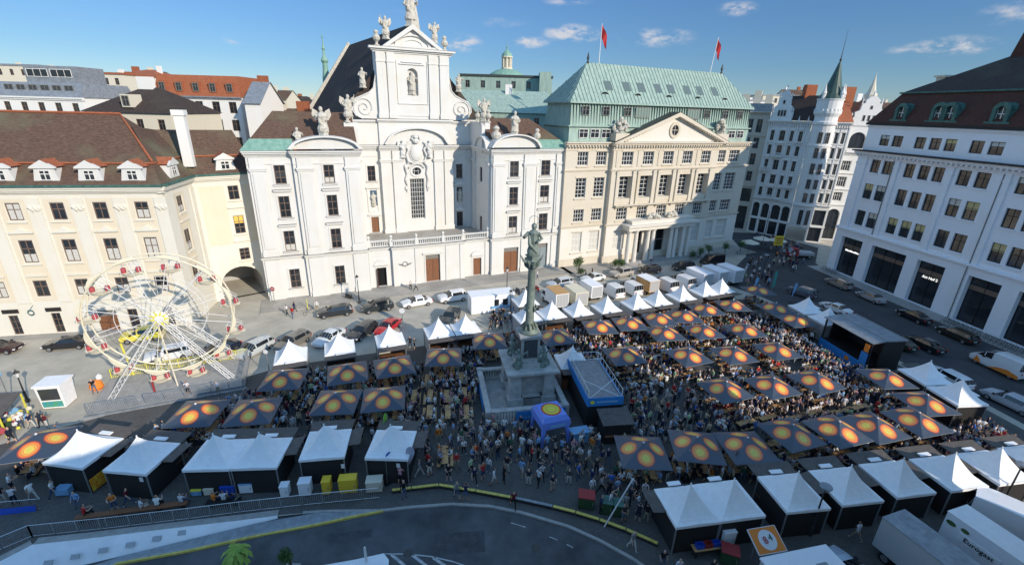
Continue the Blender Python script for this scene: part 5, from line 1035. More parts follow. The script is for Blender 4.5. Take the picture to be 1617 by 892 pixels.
z_ = at(800, 111, 190).z; b = MB(); b.lathe([(8.6, 0), (8.6, z_-6), (8.2, z_-4.4), (7.6, z_-3), (6.2, z_-1.4), (4.0, z_-.2), (2.2, z_+.3)], 24); b.build('dome', 'copper_bright', dm)
b = MB(); b.lathe([(2.2, z_+.2), (2.2, z_+.7), (1.8, z_+.7), (1.8, z_+.9)], 12)
for k in range(8): a = math.pi*k/4; b.lathe([(.25, z_+.9), (.24, z_+4.2)], 6, cx=1.7*math.cos(a), cy=1.7*math.sin(a))
b.lathe([(1.1, z_+.9), (1.1, z_+4.2)], 10); b.lathe([(2.15, z_+4.2), (2.15, z_+4.6)], 12); b.build('lantern', 'far_cream', dm)
b = MB(); b.lathe([(2.1, z_+4.6), (1.8, z_+5.5), (.9, z_+6.4), (.25, z_+6.8), (.25, z_+7.4), (.4, z_+7.7), (.1, z_+8.0), (.05, z_+9.6)], 12); b.build('lantern_roof', 'copper_bright', dm)
sp = empty('green_spire', (*at(515, 120, 118).xy, 0), 0, 'slim green copper turret with onion tops behind the dark church roof', 'spire'); z_ = at(515, 110, 118).z
b = MB(); b.lathe([(.9, 0), (.9, z_-2), (.6, z_), (.55, z_+1.3), (.85, z_+1.8), (.6, z_+2.4), (.26, z_+3.1), (.24, z_+4.0), (.42, z_+4.4), (.18, z_+5.0), (.08, z_+6.4), (.2, z_+6.7), (.03, z_+7.4)], 10); b.build('turret', 'copper_bright', sp)
sp = empty('stone_spire', (*at(655, 60, 90).xy, 0), 0, 'slender brown stone spire just right of the topmost church statue', 'spire'); b = MB(); zt = at(652, -12, 90).z; b.lathe([(2.2, 0), (2.2, 30), (1.1, at(655, 55, 90).z), (.8, at(654, 30, 90).z), (.08, zt)], 8, jit=.06, rnd=random.Random(1)); b.build('shaft', 'statue_stone', sp)
sk = [(1170, 1222, 160, 170, 'flat', 'far_white', 'zinc'), (1205, 1262, 152, 200, 'flat', 'far_cream', 'zinc'), (1362, 1400, 172, 190, 'hip', 'far_cream', 'tile_dark'), (1390, 1440, 176, 240, 'gable', 'far_white', 'tile_brown'), (1245, 1290, 156, 230, 'gable', 'far_cream', 'tile_brown'), (330, 372, 146, 320, 'flat', 'far_white', 'zinc'), (400, 450, 160, 180, 'gable', 'far_cream', 'tile_brown'), (430, 500, 166, 230, 'hip', 'far_white', 'tile_dark'), (455, 520, 158, 330, 'flat', 'far_cream', 'zinc'), (60, 130, 118, 210, 'flat', 'far_cream', 'zinc')]
wd_ = {'far_white': 'white', 'far_cream': 'cream'}; rd_ = {'zinc': 'grey', 'tile_dark': 'dark', 'tile_brown': 'brown'}
pl_ = ['above the beige town house', 'left of the turret', 'right of the orange chimney', 'just left of the mansard corner', 'behind the turret roof', 'above the white firewall gable', 'right of the white firewall', 'beside the steep church roof slab', 'far behind the church roof slab', 'above the glazed grey roof']
for i, (a, b2, e, Y, rf, wm, rm) in enumerate(sk): house(a, b2, e, Y, 14, roof=rf, rh=4, wm=wm, rm=rm, rows=1, cols=4, chim=3, label='distant %s house with %s roof on the skyline, %s' % (wd_[wm], rd_[rm], pl_[i]), seed=i)
# the far city and wooded hills, only a few pixels high
b = MB(); q = random.Random(5)
for k in range(900):
    x = q.uniform(-900, 1300); y = q.uniform(230, 900); 
    if abs(x/y) > 1.6: continue
    w_, d_, hh_ = q.uniform(8, 22), q.uniform(8, 18), q.uniform(17, 27)+y*.004; mi = q.choice([0, 0, 1, 1, 2]); b.box(x-w_/2, x+w_/2, y, y+d_, 0, hh_, mi)
    if q.random() < .7: b.add([(x-w_/2-.3, y-.3, hh_+.02), (x+w_/2+.3, y-.3, hh_+.02), (x+w_/2+.3, y+d_+.3, hh_+.02), (x-w_/2-.3, y+d_+.3, hh_+.02), (x-w_/2, y+d_/2, hh_+4), (x+w_/2, y+d_/2, hh_+4)], [(0, 1, 5, 4), (2, 3, 4, 5), (1, 2, 5), (3, 0, 4)], q.choice([3, 3, 4, 5]))
    if q.random() < .5: b.box(x-1, x+1, y+d_/2-.5, y+d_/2+.5, hh_, hh_+6, 0)
fc = b.build('far_city', ['far_white', 'far_cream', 'grey_wall', 'tile_brown', 'tile_red', 'zinc']); tag(fc, 'dense mass of distant city roofs below the hills', 'distant roofs', None, 'stuff')
mat('hill', (.07, .12, .13), 1., .2, .004)
b = MB(); n = 60
pts = [(-2300+k*85, 2600+500*math.sin(k*.3), 60+46*math.sin(k*.23+1)+22*math.sin(k*.71)+q.uniform(-5, 5)) for k in range(n)]
for k in range(n-1):
    p0_, p1_ = pts[k], pts[k+1]; b.poly([(p0_[0], p0_[1]-700, -1), (p1_[0], p1_[1]-700, -1), p1_, p0_]); b.poly([p0_, p1_, (p1_[0], p1_[1]+900, 0), (p0_[0], p0_[1]+900, 0)])
b.build('hills', 'hill', smooth=True)['kind'] = 'structure'
# the building the picture is taken from: its shadow lies over the foreground
ab = empty('apartment_block', (0, 0, 0), 0, 'tall plain apartment block behind the viewpoint that shades the lower half of the square', 'apartment block')
AM, AL, Aa = face((-62, -52.0), (40.4, 22.0)); SM = AM
b = MB(); b.M = AM; cc = [(2+k*3.2, 3.3+k*3.2) for k in range(38)]; 
TOP = 24.5
b.add([(AL, 0, 0), (0, 0, 0), (0, 0, TOP), (AL, 0, TOP), (AL, -14, 0), (0, -14, 0), (0, -14, TOP), (AL, -14, TOP)], [(0, 1, 2, 3), (4, 7, 6, 5), (0, 3, 7, 4), (1, 5, 6, 2)]); b.M = Matrix(); b.build('wall', 'far_cream', ab)
b = MB(); b.M = AM; b.box(-.3, AL+.3, -14.3, .3, TOP, TOP+.4); b.M = Matrix(); b.build('roof', 'zinc', ab)
for k in range(0, 38, 2):
    for z in (3, 7, 11, 15, 19): q_ = AM @ Vector((AL-2-k*3.2, .05, z)); window(ab, q_.x, z, 1.3, 2.0, q_.y, 'white', 2, 2, rz=Aa+math.pi)
b = MB(); b.M = AM; b.box(AL-37, AL-20, -13, .0, TOP+.4, 27.2); b.M = Matrix(); b.build('attic', 'zinc', ab)
nb_ = empty('neighbour_block', (*fp(RTA, RTR, 44.2, 0), 0), R(RTR), 'white block continuing the street beyond the office building with the mansard roof', 'building')
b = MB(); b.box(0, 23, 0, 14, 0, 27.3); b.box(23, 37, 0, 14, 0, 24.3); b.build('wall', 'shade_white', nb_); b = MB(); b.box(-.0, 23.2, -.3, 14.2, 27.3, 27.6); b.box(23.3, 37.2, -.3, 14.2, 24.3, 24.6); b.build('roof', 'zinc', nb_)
for k in range(11):
    for z in (10, 15, 20): window(nb_, 1+k*3.2, z, 1.6, 2.2, -.02, 'black', 2, 2)
# ================================================================ parasols
def disc_mat():
    mt = bpy.data.materials.new('parasol_print'); mt.use_nodes = True; t = mt.node_tree; b = t.nodes['Principled BSDF']; b.inputs['Roughness'].default_value = .5; b.inputs['Specular IOR Level'].default_value = 1.; b.inputs['Sheen Weight'].default_value = .06; b.inputs['Sheen Roughness'].default_value = .4
    nn = t.nodes.new; L = t.links.new
    tcn = nn('ShaderNodeTexCoord'); sp = nn('ShaderNodeSeparateXYZ'); L(tcn.outputs['Object'], sp.inputs[0])
    def M(op, a, b_=None):
        n = nn('ShaderNodeMath'); n.operation = op
        for i, v in enumerate((a, b_)):
            if v is None: continue
            if isinstance(v, (int, float)): n.inputs[i].default_value = v
            else: L(v, n.inputs[i])
        return n.outputs[0]
    ax, ay = M('ABSOLUTE', sp.outputs[0]), M('ABSOLUTE', sp.outputs[1]); a = M('MAXIMUM', ax, ay); c = M('MINIMUM', ax, ay)
    dx = M('MULTIPLY', M('SUBTRACT', a, 1.14), 1.1); d = M('SQRT', M('ADD', M('MULTIPLY', dx, dx), M('MULTIPLY', c, c)))
    d = M('MULTIPLY', d, .95); no = nn('ShaderNodeTexNoise'); no.noise_dimensions = '4D'; no.inputs['Scale'].default_value = 4; no.inputs['Detail'].default_value = 4; L(tcn.outputs['Object'], no.inputs['Vector']); oi = nn('ShaderNodeObjectInfo'); L(M('MULTIPLY', oi.outputs['Random'], 40.), no.inputs['W'])
    d2 = M('ADD', d, M('MULTIPLY', M('SUBTRACT', no.outputs['Fac'], .5), .07))
    rp = nn('ShaderNodeValToRGB'); e = rp.color_ramp.elements; e[0].position = 0; e[0].color = (.62, .55, .08, 1); e[1].position = 1; e[1].color = (.032, .047, .074, 1)
    for p, c_ in [(.20, (.70, .56, .07)), (.30, (.88, .50, .07)), (.335, (.45, .10, .01)), (.36, (.90, .44, .06)), (.43, (.90, .36, .05)), (.455, (.35, .06, .01)), (.48, (.88, .30, .05)), (.57, (.78, .15, .02)), (.64, (.42, .06, .02)), (.70, (.04, .035, .06)), (.74, (.032, .047, .074))]:
        k = e.new(p); k.color = (*c_, 1)
    L(d2, rp.inputs['Fac']); n3 = nn('ShaderNodeTexNoise'); n3.inputs['Scale'].default_value = 1.1; n3.inputs['Detail'].default_value = 3; n3.noise_dimensions = '4D'; L(tcn.outputs['Object'], n3.inputs['Vector']); L(M('MULTIPLY', oi.outputs['Random'], 77.), n3.inputs['W'])
    bp = nn('ShaderNodeBump'); bp.inputs['Strength'].default_value = .6; bp.inputs['Distance'].default_value = .18; L(n3.outputs['Fac'], bp.inputs['Height']); L(bp.outputs[0], b.inputs['Normal'])
    L(rp.outputs['Color'], b.inputs['Base Color']); MAT['parasol_print'] = mt
disc_mat(); mat('parasol_rim', (.20, .23, .27), .5)
def make_parasol():
    r_ = empty('parasol'); h = 1.95; zt, ze = 3.45, 2.5
    b = MB(); n = 6; vs = []; 
    for s in range(4):
        a = R(90*s); ca, sa = math.cos(a), math.sin(a)
        def q(x, y, z): return (x*ca-y*sa, x*sa+y*ca, z)
        for i in range(n):
            t0, t1 = i/n, (i+1)/n; z0, z1 = zt+(ze-zt)*t0-.05*math.sin(math.pi*t0), zt+(ze-zt)*t1-.05*math.sin(math.pi*t1)
            b.poly([q(h*t0, -h*t0, z0), q(h*t1, -h*t1, z1), q(h*t1, h*t1, z1), q(h*t0, h*t0, z0)] if i else [q(0, 0, zt), q(h*t1, -h*t1, z1), q(h*t1, h*t1, z1)])
        b.poly([q(h, -h, ze), q(h, -h, ze-.03), q(h, h, ze-.03), q(h, h, ze)])
    b.build('canopy', 'parasol_print', r_)
    b = MB()
    for s in range(4): a = R(90*s+45); b.tube([(0, 0, zt-.12), (h*1.4*math.cos(a), h*1.4*math.sin(a), ze-.05)], .025, 4)
    for s in range(4): a = R(90*s); b.M = Matrix.Rotation(a, 4, 'Z'); b.box(h-.03, h+.015, -h, h, ze-.06, ze-.015)
    b.M = Matrix(); b.build('rib', 'parasol_rim', r_)
    b = MB(); b.tube([(0, 0, 0), (0, 0, zt)], .04, 8); b.build('pole', 'pole_metal', r_)
    b = MB(); b.box(-.4, .4, -.4, .4, .01, .12); b.build('base', 'kerb_stone', r_)
    b = MB(); b.lathe([(.09, zt-.02), (.09, zt+.05), (.02, zt+.1)], 8); b.build('cap', 'flag_white', r_); return r_
par0 = make_parasol(); par_used = []
PAR = [(27.9, 60.5, 14), (32.5, 62.4, 5), (39.4, 68.7, 10), (38.4, 61.7, 12), (39.2, 57.6, 10), (15.7, 55.1, 8), (20.1, 56.9, 4), (23.9, 57.9, 4), (19.6, 52.6, 10), (24.8, 53.4, 14), (30.5, 54.1, 13), (20.6, 46.9, 20), (26.1, 47.5, 14), (31.8, 48.7, 15),
       (13.1, 46.6, 14), (5.6, 50.7, 16), (11.5, 53.8, 8), (21.9, 40.0, 20), (27.2, 41.0, 18), (32.5, 42.2, 20), (40.6, 43.1, 5), (41.2, 38.8, 8), (37.8, 35.7, 15), (29.4, 34.1, 18), (33.3, 34.8, 16), (25.0, 33.5, 18), (11.1, 30.6, -1), (15.8, 31.4, -6), (20.1, 31.6, 5),
       (-22.7, 39.7, 9), (-16.8, 41.2, 20), (-12.4, 42.8, 22), (-16.1, 36.2, 6), (-11.9, 37.0, 12), (-7.4, 45.2, 6), (-27.7, 34.0, 6), (-22.9, 34.4, 10), (-37.4, 29.5, 17), (-2.6, 49.2, 10)]
def pzone(x, y):
    if x < -30: return 'beside the leftmost tents'
    if x < -1: return 'left of the statue column' if y > 38.5 else 'behind the front left tents'
    if x < 12 and y > 45: return 'near the statue column'
    if y < 33: return 'in the nearest right row'
    if y < 37: return 'behind the front right tents'
    if y < 45: return 'over the sunlit tables'
    if y < 52: return 'in the middle of the crowd'
    return 'near the back tents' if x < 36 else 'near the stage and street'
for i, (x, y, a) in enumerate(PAR):
    o = par0 if i == 0 else dup(par0); o.location = (x, y, random.uniform(-.06, .06)); o.rotation_euler.z = R(a)
    tag(o, 'dark blue parasol with orange ring prints, '+pzone(x, y), 'parasol', 'dark blue parasols over the beer tables')

# ================================================================ white pagoda stall tents
def make_tent(dark=True, hw=1.68, front=True, sides=(1,), peak=4.4):
    r_ = empty('market_tent'); b = MB(); n = 8; ze = 2.55
    def ringp(i):
        t = i/n; s = hw*t; z = ze+(peak-ze)*((1-t)**1.6); sag = .10*math.sin(math.pi*t)
        return [(-s, -s, z), (0, -s*(1-.02), z+sag*.0), (s, -s, z), (s, 0, z), (s, s, z), (0, s, z), (-s, s, z), (-s, 0, z)]
    pr = ringp(0)[0]
    for i in range(n):
        A_, B_ = ringp(i), ringp(i+1)
        for k in range(8): b.poly([A_[k], A_[(k+1) % 8], B_[(k+1) % 8], B_[k]][::-1] if i else [A_[0], B_[(k+1) % 8], B_[k]][::-1])
    for k in range(4):
        a = R(90*k); b.M = Matrix.Rotation(a, 4, 'Z'); b.box(-hw, hw, -hw-.012, -hw+.012, ze-.22, ze)
    b.M = Matrix(); b.tube([(0, 0, peak-.1), (0, 0, peak+.12)], .05, 6); b.build('roof', 'canvas_white', r_)
    for x in (-1, 1):
        for y in (-1, 1): b = MB(); b.box(x*(hw-.06)-.04, x*(hw-.06)+.04, y*(hw-.06)-.04, y*(hw-.06)+.04, .01, ze); b.build('leg', 'pole_metal', r_)
    cm_ = 'canvas_dark' if dark else 'grey_wall'; h = hw-.12
    b = MB(); b.box(-h, h, -h-.02, -h+.02, .02, ze-.1); b.build('back_wall', cm_, r_)
    b = MB(); b.box(-h-.02, -h+.02, -h, h, .02, ze-.1); b.cut(); b.box(h-.02, h+.02, -h, h, .02, ze-.1); b.parts('side_wall', cm_, r_)
    b = MB(); b.box(-h, h, h-.5, h, .02, 1.05); b.box(-h-.05, h+.05, h-.6, h+.15, 1.05, 1.12); b.build('counter', 'door_wood', r_)
    if front: b = MB(); b.add([(-hw, hw+.03, 2.5), (hw, hw+.03, 2.5), (hw+.1, hw+1.25, 2.62), (-hw-.1, hw+1.25, 2.62), (-hw, hw+.03, 2.44), (hw, hw+.03, 2.44), (hw+.1, hw+1.25, 2.56), (-hw-.1, hw+1.25, 2.56)], [(0, 1, 2, 3), (7, 6, 5, 4), (3, 2, 6, 7), (0, 4, 5, 1), (1, 5, 6, 2), (0, 3, 7, 4)]); b.build('awning', 'awning_brown', r_)
    for s in sides: b = MB(); b.add([(s*(hw+.03), -hw*.2, 2.46), (s*(hw+.03), hw, 2.46), (s*(hw+1.0), hw+.1, 2.58), (s*(hw+1.0), -hw*.2, 2.58)], [(0, 1, 2, 3) if s < 0 else (3, 2, 1, 0)]); b.add([(s*(hw+.03), -hw*.2, 2.42), (s*(hw+.03), hw, 2.42), (s*(hw+1.0), hw+.1, 2.54), (s*(hw+1.0), -hw*.2, 2.54)], [(0, 1, 2, 3) if s > 0 else (3, 2, 1, 0)]); b.build('awning', 'awning_brown', r_)
    b = MB(); b.box(-.55, .45, hw+.02, hw+.36, ze+.1, ze+.19); b.build('roof_vent', 'canvas_white', r_)
    return r_
tentA = make_tent(True, 1.70, True, (1,)); tentB = make_tent(False, 1.62, True, ()); tentC = make_tent(True, 1.68, False, (-1,))
FL = [(-33.3, 28.9, -7), (-28.3, 28.4, -4), (-22.8, 28.9, 4), (-19.4, 29.2, 5), (-14.8, 30.4, 9), (-9.5, 30.6, 0)]
FRt = [(12.9, 25.2, 10), (16.2, 25.8, 10), (21.3, 26.7, 8), (25.7, 27.5, 9), (30.3, 28.4, 10), (35.0, 29.2, 10), (39.4, 30.0, 10), (43.9, 30.9, 10)]
BKt = [(-24.1, 44.3, 22), (-19.5, 46.4, 22), (-14.3, 48.6, 22), (-8.9, 51.1, 22), (-5.7, 52.3, 22), (2.2, 56.1, 22), (5.5, 57.4, 22), (9.3, 58.6, 22), (13.5, 60.0, 22), (18.1, 61.6, 22), (21.6, 63.1, 22), (25.9, 65.2, 22), (30.2, 67.4, 22), (33.3, 68.7, 22)]
RTt = [(45.4, 43.8, -84), (45.6, 40.2, -84), (42.9, 61.7, -80), (43.6, 58.0, -80)]
used = {'A': 0, 'B': 0, 'C': 0}
def place(kind, proto, x, y, rz, label, cat, group, z=0):
    o = proto if not used.get(kind) else dup(proto); used[kind] = 1; o.location = (x, y, z); o.rotation_euler.z = rz; tag(o, label, cat, group); return o
for i, (x, y, a) in enumerate(FL): place('A', tentA, x, y, R(a), 'white stall tent with black back, front left row', 'stall tent', 'white stall tents in the front left row')
for i, (x, y, a) in enumerate(FRt): place('C' if i < 2 else 'A', tentC if i < 2 else tentA, x, y, R(a), 'half of the wide double white tent at the bottom centre' if i < 2 else 'white stall tent with brown awnings, front right row', 'stall tent', 'white stall tents in the front right row')
for i, (x, y, a) in enumerate(BKt): place('B', tentB, x, y, R(a+180), 'white pointed tent, sunlit back row %s the column' % ('left of' if x < 0 else 'right of'), 'stall tent', 'white stall tents in the back row')
for i, (x, y, a) in enumerate(RTt): place('C' if i < 2 else 'B', tentC if i < 2 else tentB, x, y, R(a-180+180), 'white pointed tent beside the parked cars, %s' % ('right of the stage' if i < 2 else 'behind the stage'), 'stall tent', 'white stall tents by the stage street')
place('B', tentB, 6.9, 44.9, R(190), 'white pointed tent on the far end of the blue bannered roof deck', 'stall tent', None); place('B', tentB, 2.0, 61.5, R(200), 'white tent behind the statue column, next to the white cabin', 'stall tent', None)
place('A', tentA, -50.5, 33.2, R(-30), 'white tent cut off by the left edge of the picture', 'stall tent', None)

# ================================================================ statue column in its walled enclosure
col = empty('statue_column', (1.9, 42.3, 0), R(12), 'tall green bronze statue column on a stone base, in the middle of the market', 'monument')
b = MB(); 
for s in (0, 1, 2, 3):
    b.M = Matrix.Rotation(R(90*s), 4, 'Z'); b.box(-1.0, 1.0, -2.35, 2.35, 0, .9) if s % 2 == 0 else None
b.M = Matrix(); b.box(-2.2, 2.2, -1.3, 1.3, 0, 1.0); b.box(-1.3, 1.3, -2.2, 2.2, 0, 1.0)
for x in (-1, 1):
    for y in (-1, 1): b.taper(x*1.75, y*1.75, 0, 1.0, .8, .8, .78, .78); b.taper(x*1.75, y*1.75, 1.0, 3.6, .62, .62, .55, .55)
b.box(-1.6, 1.6, -1.6, 1.6, 1.0, 3.6); b.box(-2.5, 2.5, -2.5, 2.5, 3.6, 3.75); b.box(-2.7, 2.7, -2.7, 2.7, 3.75, 4.0); b.build('base', 'monument_stone', col)
b = MB(); b.box(-1.5, 1.5, -1.5, 1.5, 4.0, 4.4); b.box(-.95, .95, -.95, .95, 4.4, 7.0); b.box(-1.15, 1.15, -1.15, 1.15, 7.0, 7.3); b.box(-1.2, 1.2, -1.2, 1.2, 4.3, 4.6); b.build('pedestal', 'monument_stone', col)
b = MB()
for s in range(4): b.M = Matrix.Rotation(R(90*s), 4, 'Z'); b.box(-.7, .7, -1.0, -.94, 4.8, 6.8)
b.M = Matrix(); b.build('plaque', 'dark_plaque', col)
q = random.Random(4)
for s in range(4):                                                   # armed putti on the corners
    a = R(45+90*s); b = MB(); k = 1.0
    b.lathe([(.5, 4.0), (.55, 4.4), (.3, 4.7), (.25, 5.0)], 8, jit=.3, rnd=q); b.tube([(0, 0, 4.7), (.1, .05, 5.3), (.05, 0, 5.7)], [.3, .28, .15], 8); b.lathe([(.04, 5.65), (.17, 5.8), (.17, 6.0), (.05, 6.15)], 8); b.tube([(.2, 0, 5.5), (.55, -.1, 5.9), (.7, -.1, 6.4)], [.1, .08, .05], 6); b.tube([(.7, -.1, 5.5), (.7, -.1, 7.0)], .03, 5); b.tube([(-.2, 0, 5.5), (-.5, -.2, 5.1), (-.3, -.4, 4.8)], [.1, .09, .07], 6)
    b.tube([(-.1, -.1, 4.9), (-.4, -.3, 4.6), (-.5, -.4, 4.1)], [.17, .13, .09], 6); b.tube([(.1, .1, 4.9), (.4, .3, 4.6), (.5, .3, 4.1)], [.17, .13, .09], 6); b.tube([(-.1, .3, 5.4), (-.5, .7, 5.8), (-.3, .9, 5.3)], [.05, .2, .03], 5)
    b.build('figure', 'bronze_green', col, (1.85*math.cos(a), 1.85*math.sin(a), 0), a)
b = MB(); b.lathe([(1.0, 7.3), (1.0, 7.5), (.68, 7.7), (.52, 8.1), (.45, 8.3), (.43, 9.5), (.5, 10.0), (.43, 10.2), (.40, 12), (.36, 14.0), (.41, 14.1), (.36, 14.2), (.42, 14.6), (.62, 14.9), (.62, 15.05), (.4, 15.1)], 14, jit=.02, rnd=q)
for k in range(10):
    a = k*.63; b.tube([(.62*math.cos(a), .62*math.sin(a), 7.6+.1*(k % 3)), (.75*math.cos(a+.2), .75*math.sin(a+.2), 7.95), (.5*math.cos(a), .5*math.sin(a), 8.4)], [.12, .16, .05], 5)
for k in range(6): a = k*1.05; b.tube([(.5*math.cos(a), .5*math.sin(a), 9.7), (.68*math.cos(a), .68*math.sin(a), 10.0), (.5*math.cos(a), .5*math.sin(a), 10.35)], [.08, .13, .05], 5)
b.build('column', 'bronze_green', col, smooth=True)
b = MB()
for k in range(8):
    a = k*math.pi/4; b.tube([(.3*math.cos(a), .3*math.sin(a), 14.2), (.6*math.cos(a), .6*math.sin(a), 14.5+.3*(k % 2)), (.85*math.cos(a), .85*math.sin(a), 15.1)], [.16, .2, .05], 6)
b.tube([(-.3, -.3, 14.8), (-.95, -.5, 15.1), (-1.3, -.4, 15.7)], [.16, .14, .03], 5); b.tube([(.3, .2, 14.6), (.8, .1, 14.9), (1.1, 0, 15.5)], [.16, .12, .03], 5); b.build('capital', 'bronze_green', col)
sm_ = statue_mesh(4.0, 9, wings=False, arm=False, wide=1.0); so_ = sm_.build('statue', 'bronze_green', col, (0, 0, 14.7), R(-15))
b = MB(); b.tube([(.45*math.cos(t/12*6.28), 0, .45*math.sin(t/12*6.28)) for t in range(12)], .025, 5, closed=True); b.build('halo', 'steel', so_, (0, .05, 4.15))
en = empty('stone_enclosure', (1.15, 41.4, 0), R(11), 'low stone balustrade around the base of the statue column, blue banner on its front', 'balustrade')
b = MB(); EH = 3.85
for s in range(4):
    b.M = Matrix.Rotation(R(90*s), 4, 'Z')
    if s < 2: b.cut()
    b.box(-EH-.2, EH+.2, -EH-.22, -EH+.22, 0, .3); b.box(-EH-.25, EH+.25, -EH-.28, -EH+.28, 1.25, 1.42)
    for k in range(26): x = -EH+.3+k*.29; b.lathe([(.06, .3), (.11, .55), (.05, .85), (.08, 1.1), (.07, 1.25)], 5, cx=x, cy=-EH)
    b.box(-EH-.3, -EH+.3, -EH-.3, -EH+.3, 0, 1.5); b.box(-.25, .25, -EH-.26, -EH+.26, .3, 1.25)
b.M = Matrix(); b.build('balustrade', 'monument_stone', en)
b = MB(); b.box(-EH, EH, -EH, EH, .006, .05); b.build('floor', 'monument_stone', en)
b = MB(); b.box(-1.2, EH-.1, -EH-.36, -EH-.32, .25, 1.3); b.cut(); b.M = Matrix.Rotation(R(-90), 4, 'Z'); b.box(-3, 2.6, -EH-.36, -EH-.32, .3, 1.3); b.M = Matrix(); bn = b.parts('banner', 'blue_banner', en)
b = MB(); [b.box(-.6+k*.3, -.42+k*.3, -EH-.38, -EH-.361, .5, .68+.05*(k%2)) for k in range(12)]; b.build('lettering', 'pale_blue', bn[0])

# ================================================================ beer tables and benches
def make_table():
    r_ = empty('beer_table'); b = MB(); b.box(-1.1, 1.1, -.27, .27, .74, .77); b.build('tabletop', 'table_wood', r_)
    for s in (-1, 1): b = MB(); b.tube([(s*.75, -.22, .02), (s*.75, 0, .74), (s*.75, .22, .02)], .02, 4); b.build('leg', 'pole_dark', r_)
    return r_
def make_bench():
    r_ = empty('beer_bench'); b = MB(); b.box(-1.1, 1.1, -.13, .13, .45, .48); b.build('seat', 'table_wood', r_)
    for s in (-1, 1): b = MB(); b.tube([(s*.8, -.12, .02), (s*.8, 0, .45), (s*.8, .12, .02)], .02, 4); b.build('leg', 'pole_dark', r_)
    return r_
tab0, ben0 = make_table(), make_bench(); tab0['_u'] = 0
TAB = []
for px, py in [(200, 175), (105, 290), (220, 285), (335, 290), (440, 160), (460, 270), (215, 400), (345, 400), (475, 400), (325, 700), (300, 160)]:
    x, y = G(630+px/4.459, 560+py/4.459, .75); TAB.append((x, y, R(98), 0))
for i, (x, y, a) in enumerate(PAR):
    if x > 0 and y > 33:
        for k in (-1, 1): TAB.append((x-math.sin(R(a))*k*.95, y+math.cos(R(a))*k*.95, R(a), 1))
        if x < 38 and 35 < y < 58: TAB.append((x-math.sin(R(a))*-2.9+.3, y+math.cos(R(a))*-2.9, R(a), 1)); TAB.append((x-math.sin(R(a))*-2.9+2.9, y+math.cos(R(a))*-2.9+.9, R(a), 1))
    elif x < 0 or y < 33:
        for k in (-1, 1): TAB.append((x+math.cos(R(a))*k*.95, y+math.sin(R(a))*k*.95, R(a+90), 0))
for x, y, a in [(-25.0, 37.3, 95), (-31.0, 31.6, 95), (-12.5, 40.0, 95), (-19.8, 38.6, 95), (7.8, 50.0, 15), (17.5, 49.8, 15), (17.6, 44.0, 15), (34.6, 52.3, 15), (36.2, 48.2, 15)]: TAB.append((x, y, R(a), 1))
TB2 = []
for t in TAB:
    if all(math.hypot(t[0]-s[0], t[1]-s[1]) > 1.45 for s in TB2): TB2.append(t)
TAB = TB2
SEATS = []
def zone(x, y):
    if y < 27: return 'by the kerb'
    if x < -26: return 'below the ferris wheel'
    if x < -14: return 'by the left parasols'
    if x < -2.5: return 'left of the column'
    if x < 8: return 'in front of the column' if y < 42 else 'behind the column'
    if y < 34: return 'by the nearest parasols'
    if x > 38: return 'near the stage' if y > 44 else 'near the right tents'
    if y < 44: return 'among the sunlit tables'
    return 'under the right parasols'
for i, (x, y, a, k) in enumerate(TAB):
    o = tab0 if i == 0 else dup(tab0); o.location = (x, y, 0); o.rotation_euler.z = a; tag(o, 'orange brown beer table '+zone(x, y), 'table', 'orange brown beer tables')
    for s in (-1, 1):
        bx_, by_ = x-math.sin(a)*s*.55, y+math.cos(a)*s*.55; o = ben0 if (i == 0 and s < 0) else dup(ben0); o.location = (bx_, by_, 0); o.rotation_euler.z = a
        tag(o, 'narrow orange bench at a beer table '+zone(x, y), 'bench', 'orange brown beer benches')
        for j in range(4):
            if random.random() < .8: t = -.8+j*.53+random.uniform(-.06, .06); SEATS.append((bx_+math.cos(a)*t, by_+math.sin(a)*t, a+(math.pi if s > 0 else 0)+math.pi/2+math.pi/2+random.uniform(-.3, .3)))
# ================================================================ ferris wheel
WX, WY, WA = -35.94, 42.9, R(24.1)
fw = empty('ferris_wheel', (WX, WY, 0), WA, 'small cream ferris wheel with red seated gondolas and a yellow star hub', 'ferris wheel')
HZ, RR = 7.85, 6.25
b = MB(); b.box(-6.6, 6.6, -4.4, 2.4, .0, .32); b.box(-6.8, 6.8, -4.8, -4.4, 0, .16); b.build('platform', 'zinc', fw)
b = MB(); b.box(-6.55, 6.55, -4.35, 2.35, .322, .335); b.build('deck', 'kerb_stone', fw)
NG = 12; ang = [R(15+30*k) for k in range(NG)]
for v in (-.75, .75):
    b = MB(); pts = [(RR*math.cos(2*math.pi*k/48), v, HZ+RR*math.sin(2*math.pi*k/48)) for k in range(48)]; b.tube(pts, .085, 6, closed=True); b.build('rim', 'wheel_cream', fw)
    b = MB(); pts = [(RR*.62*math.cos(2*math.pi*k/24), v*.8, HZ+RR*.62*math.sin(2*math.pi*k/24)) for k in range(24)]; b.tube(pts, .03, 4, closed=True); b.build('inner_ring', 'wheel_white', fw)
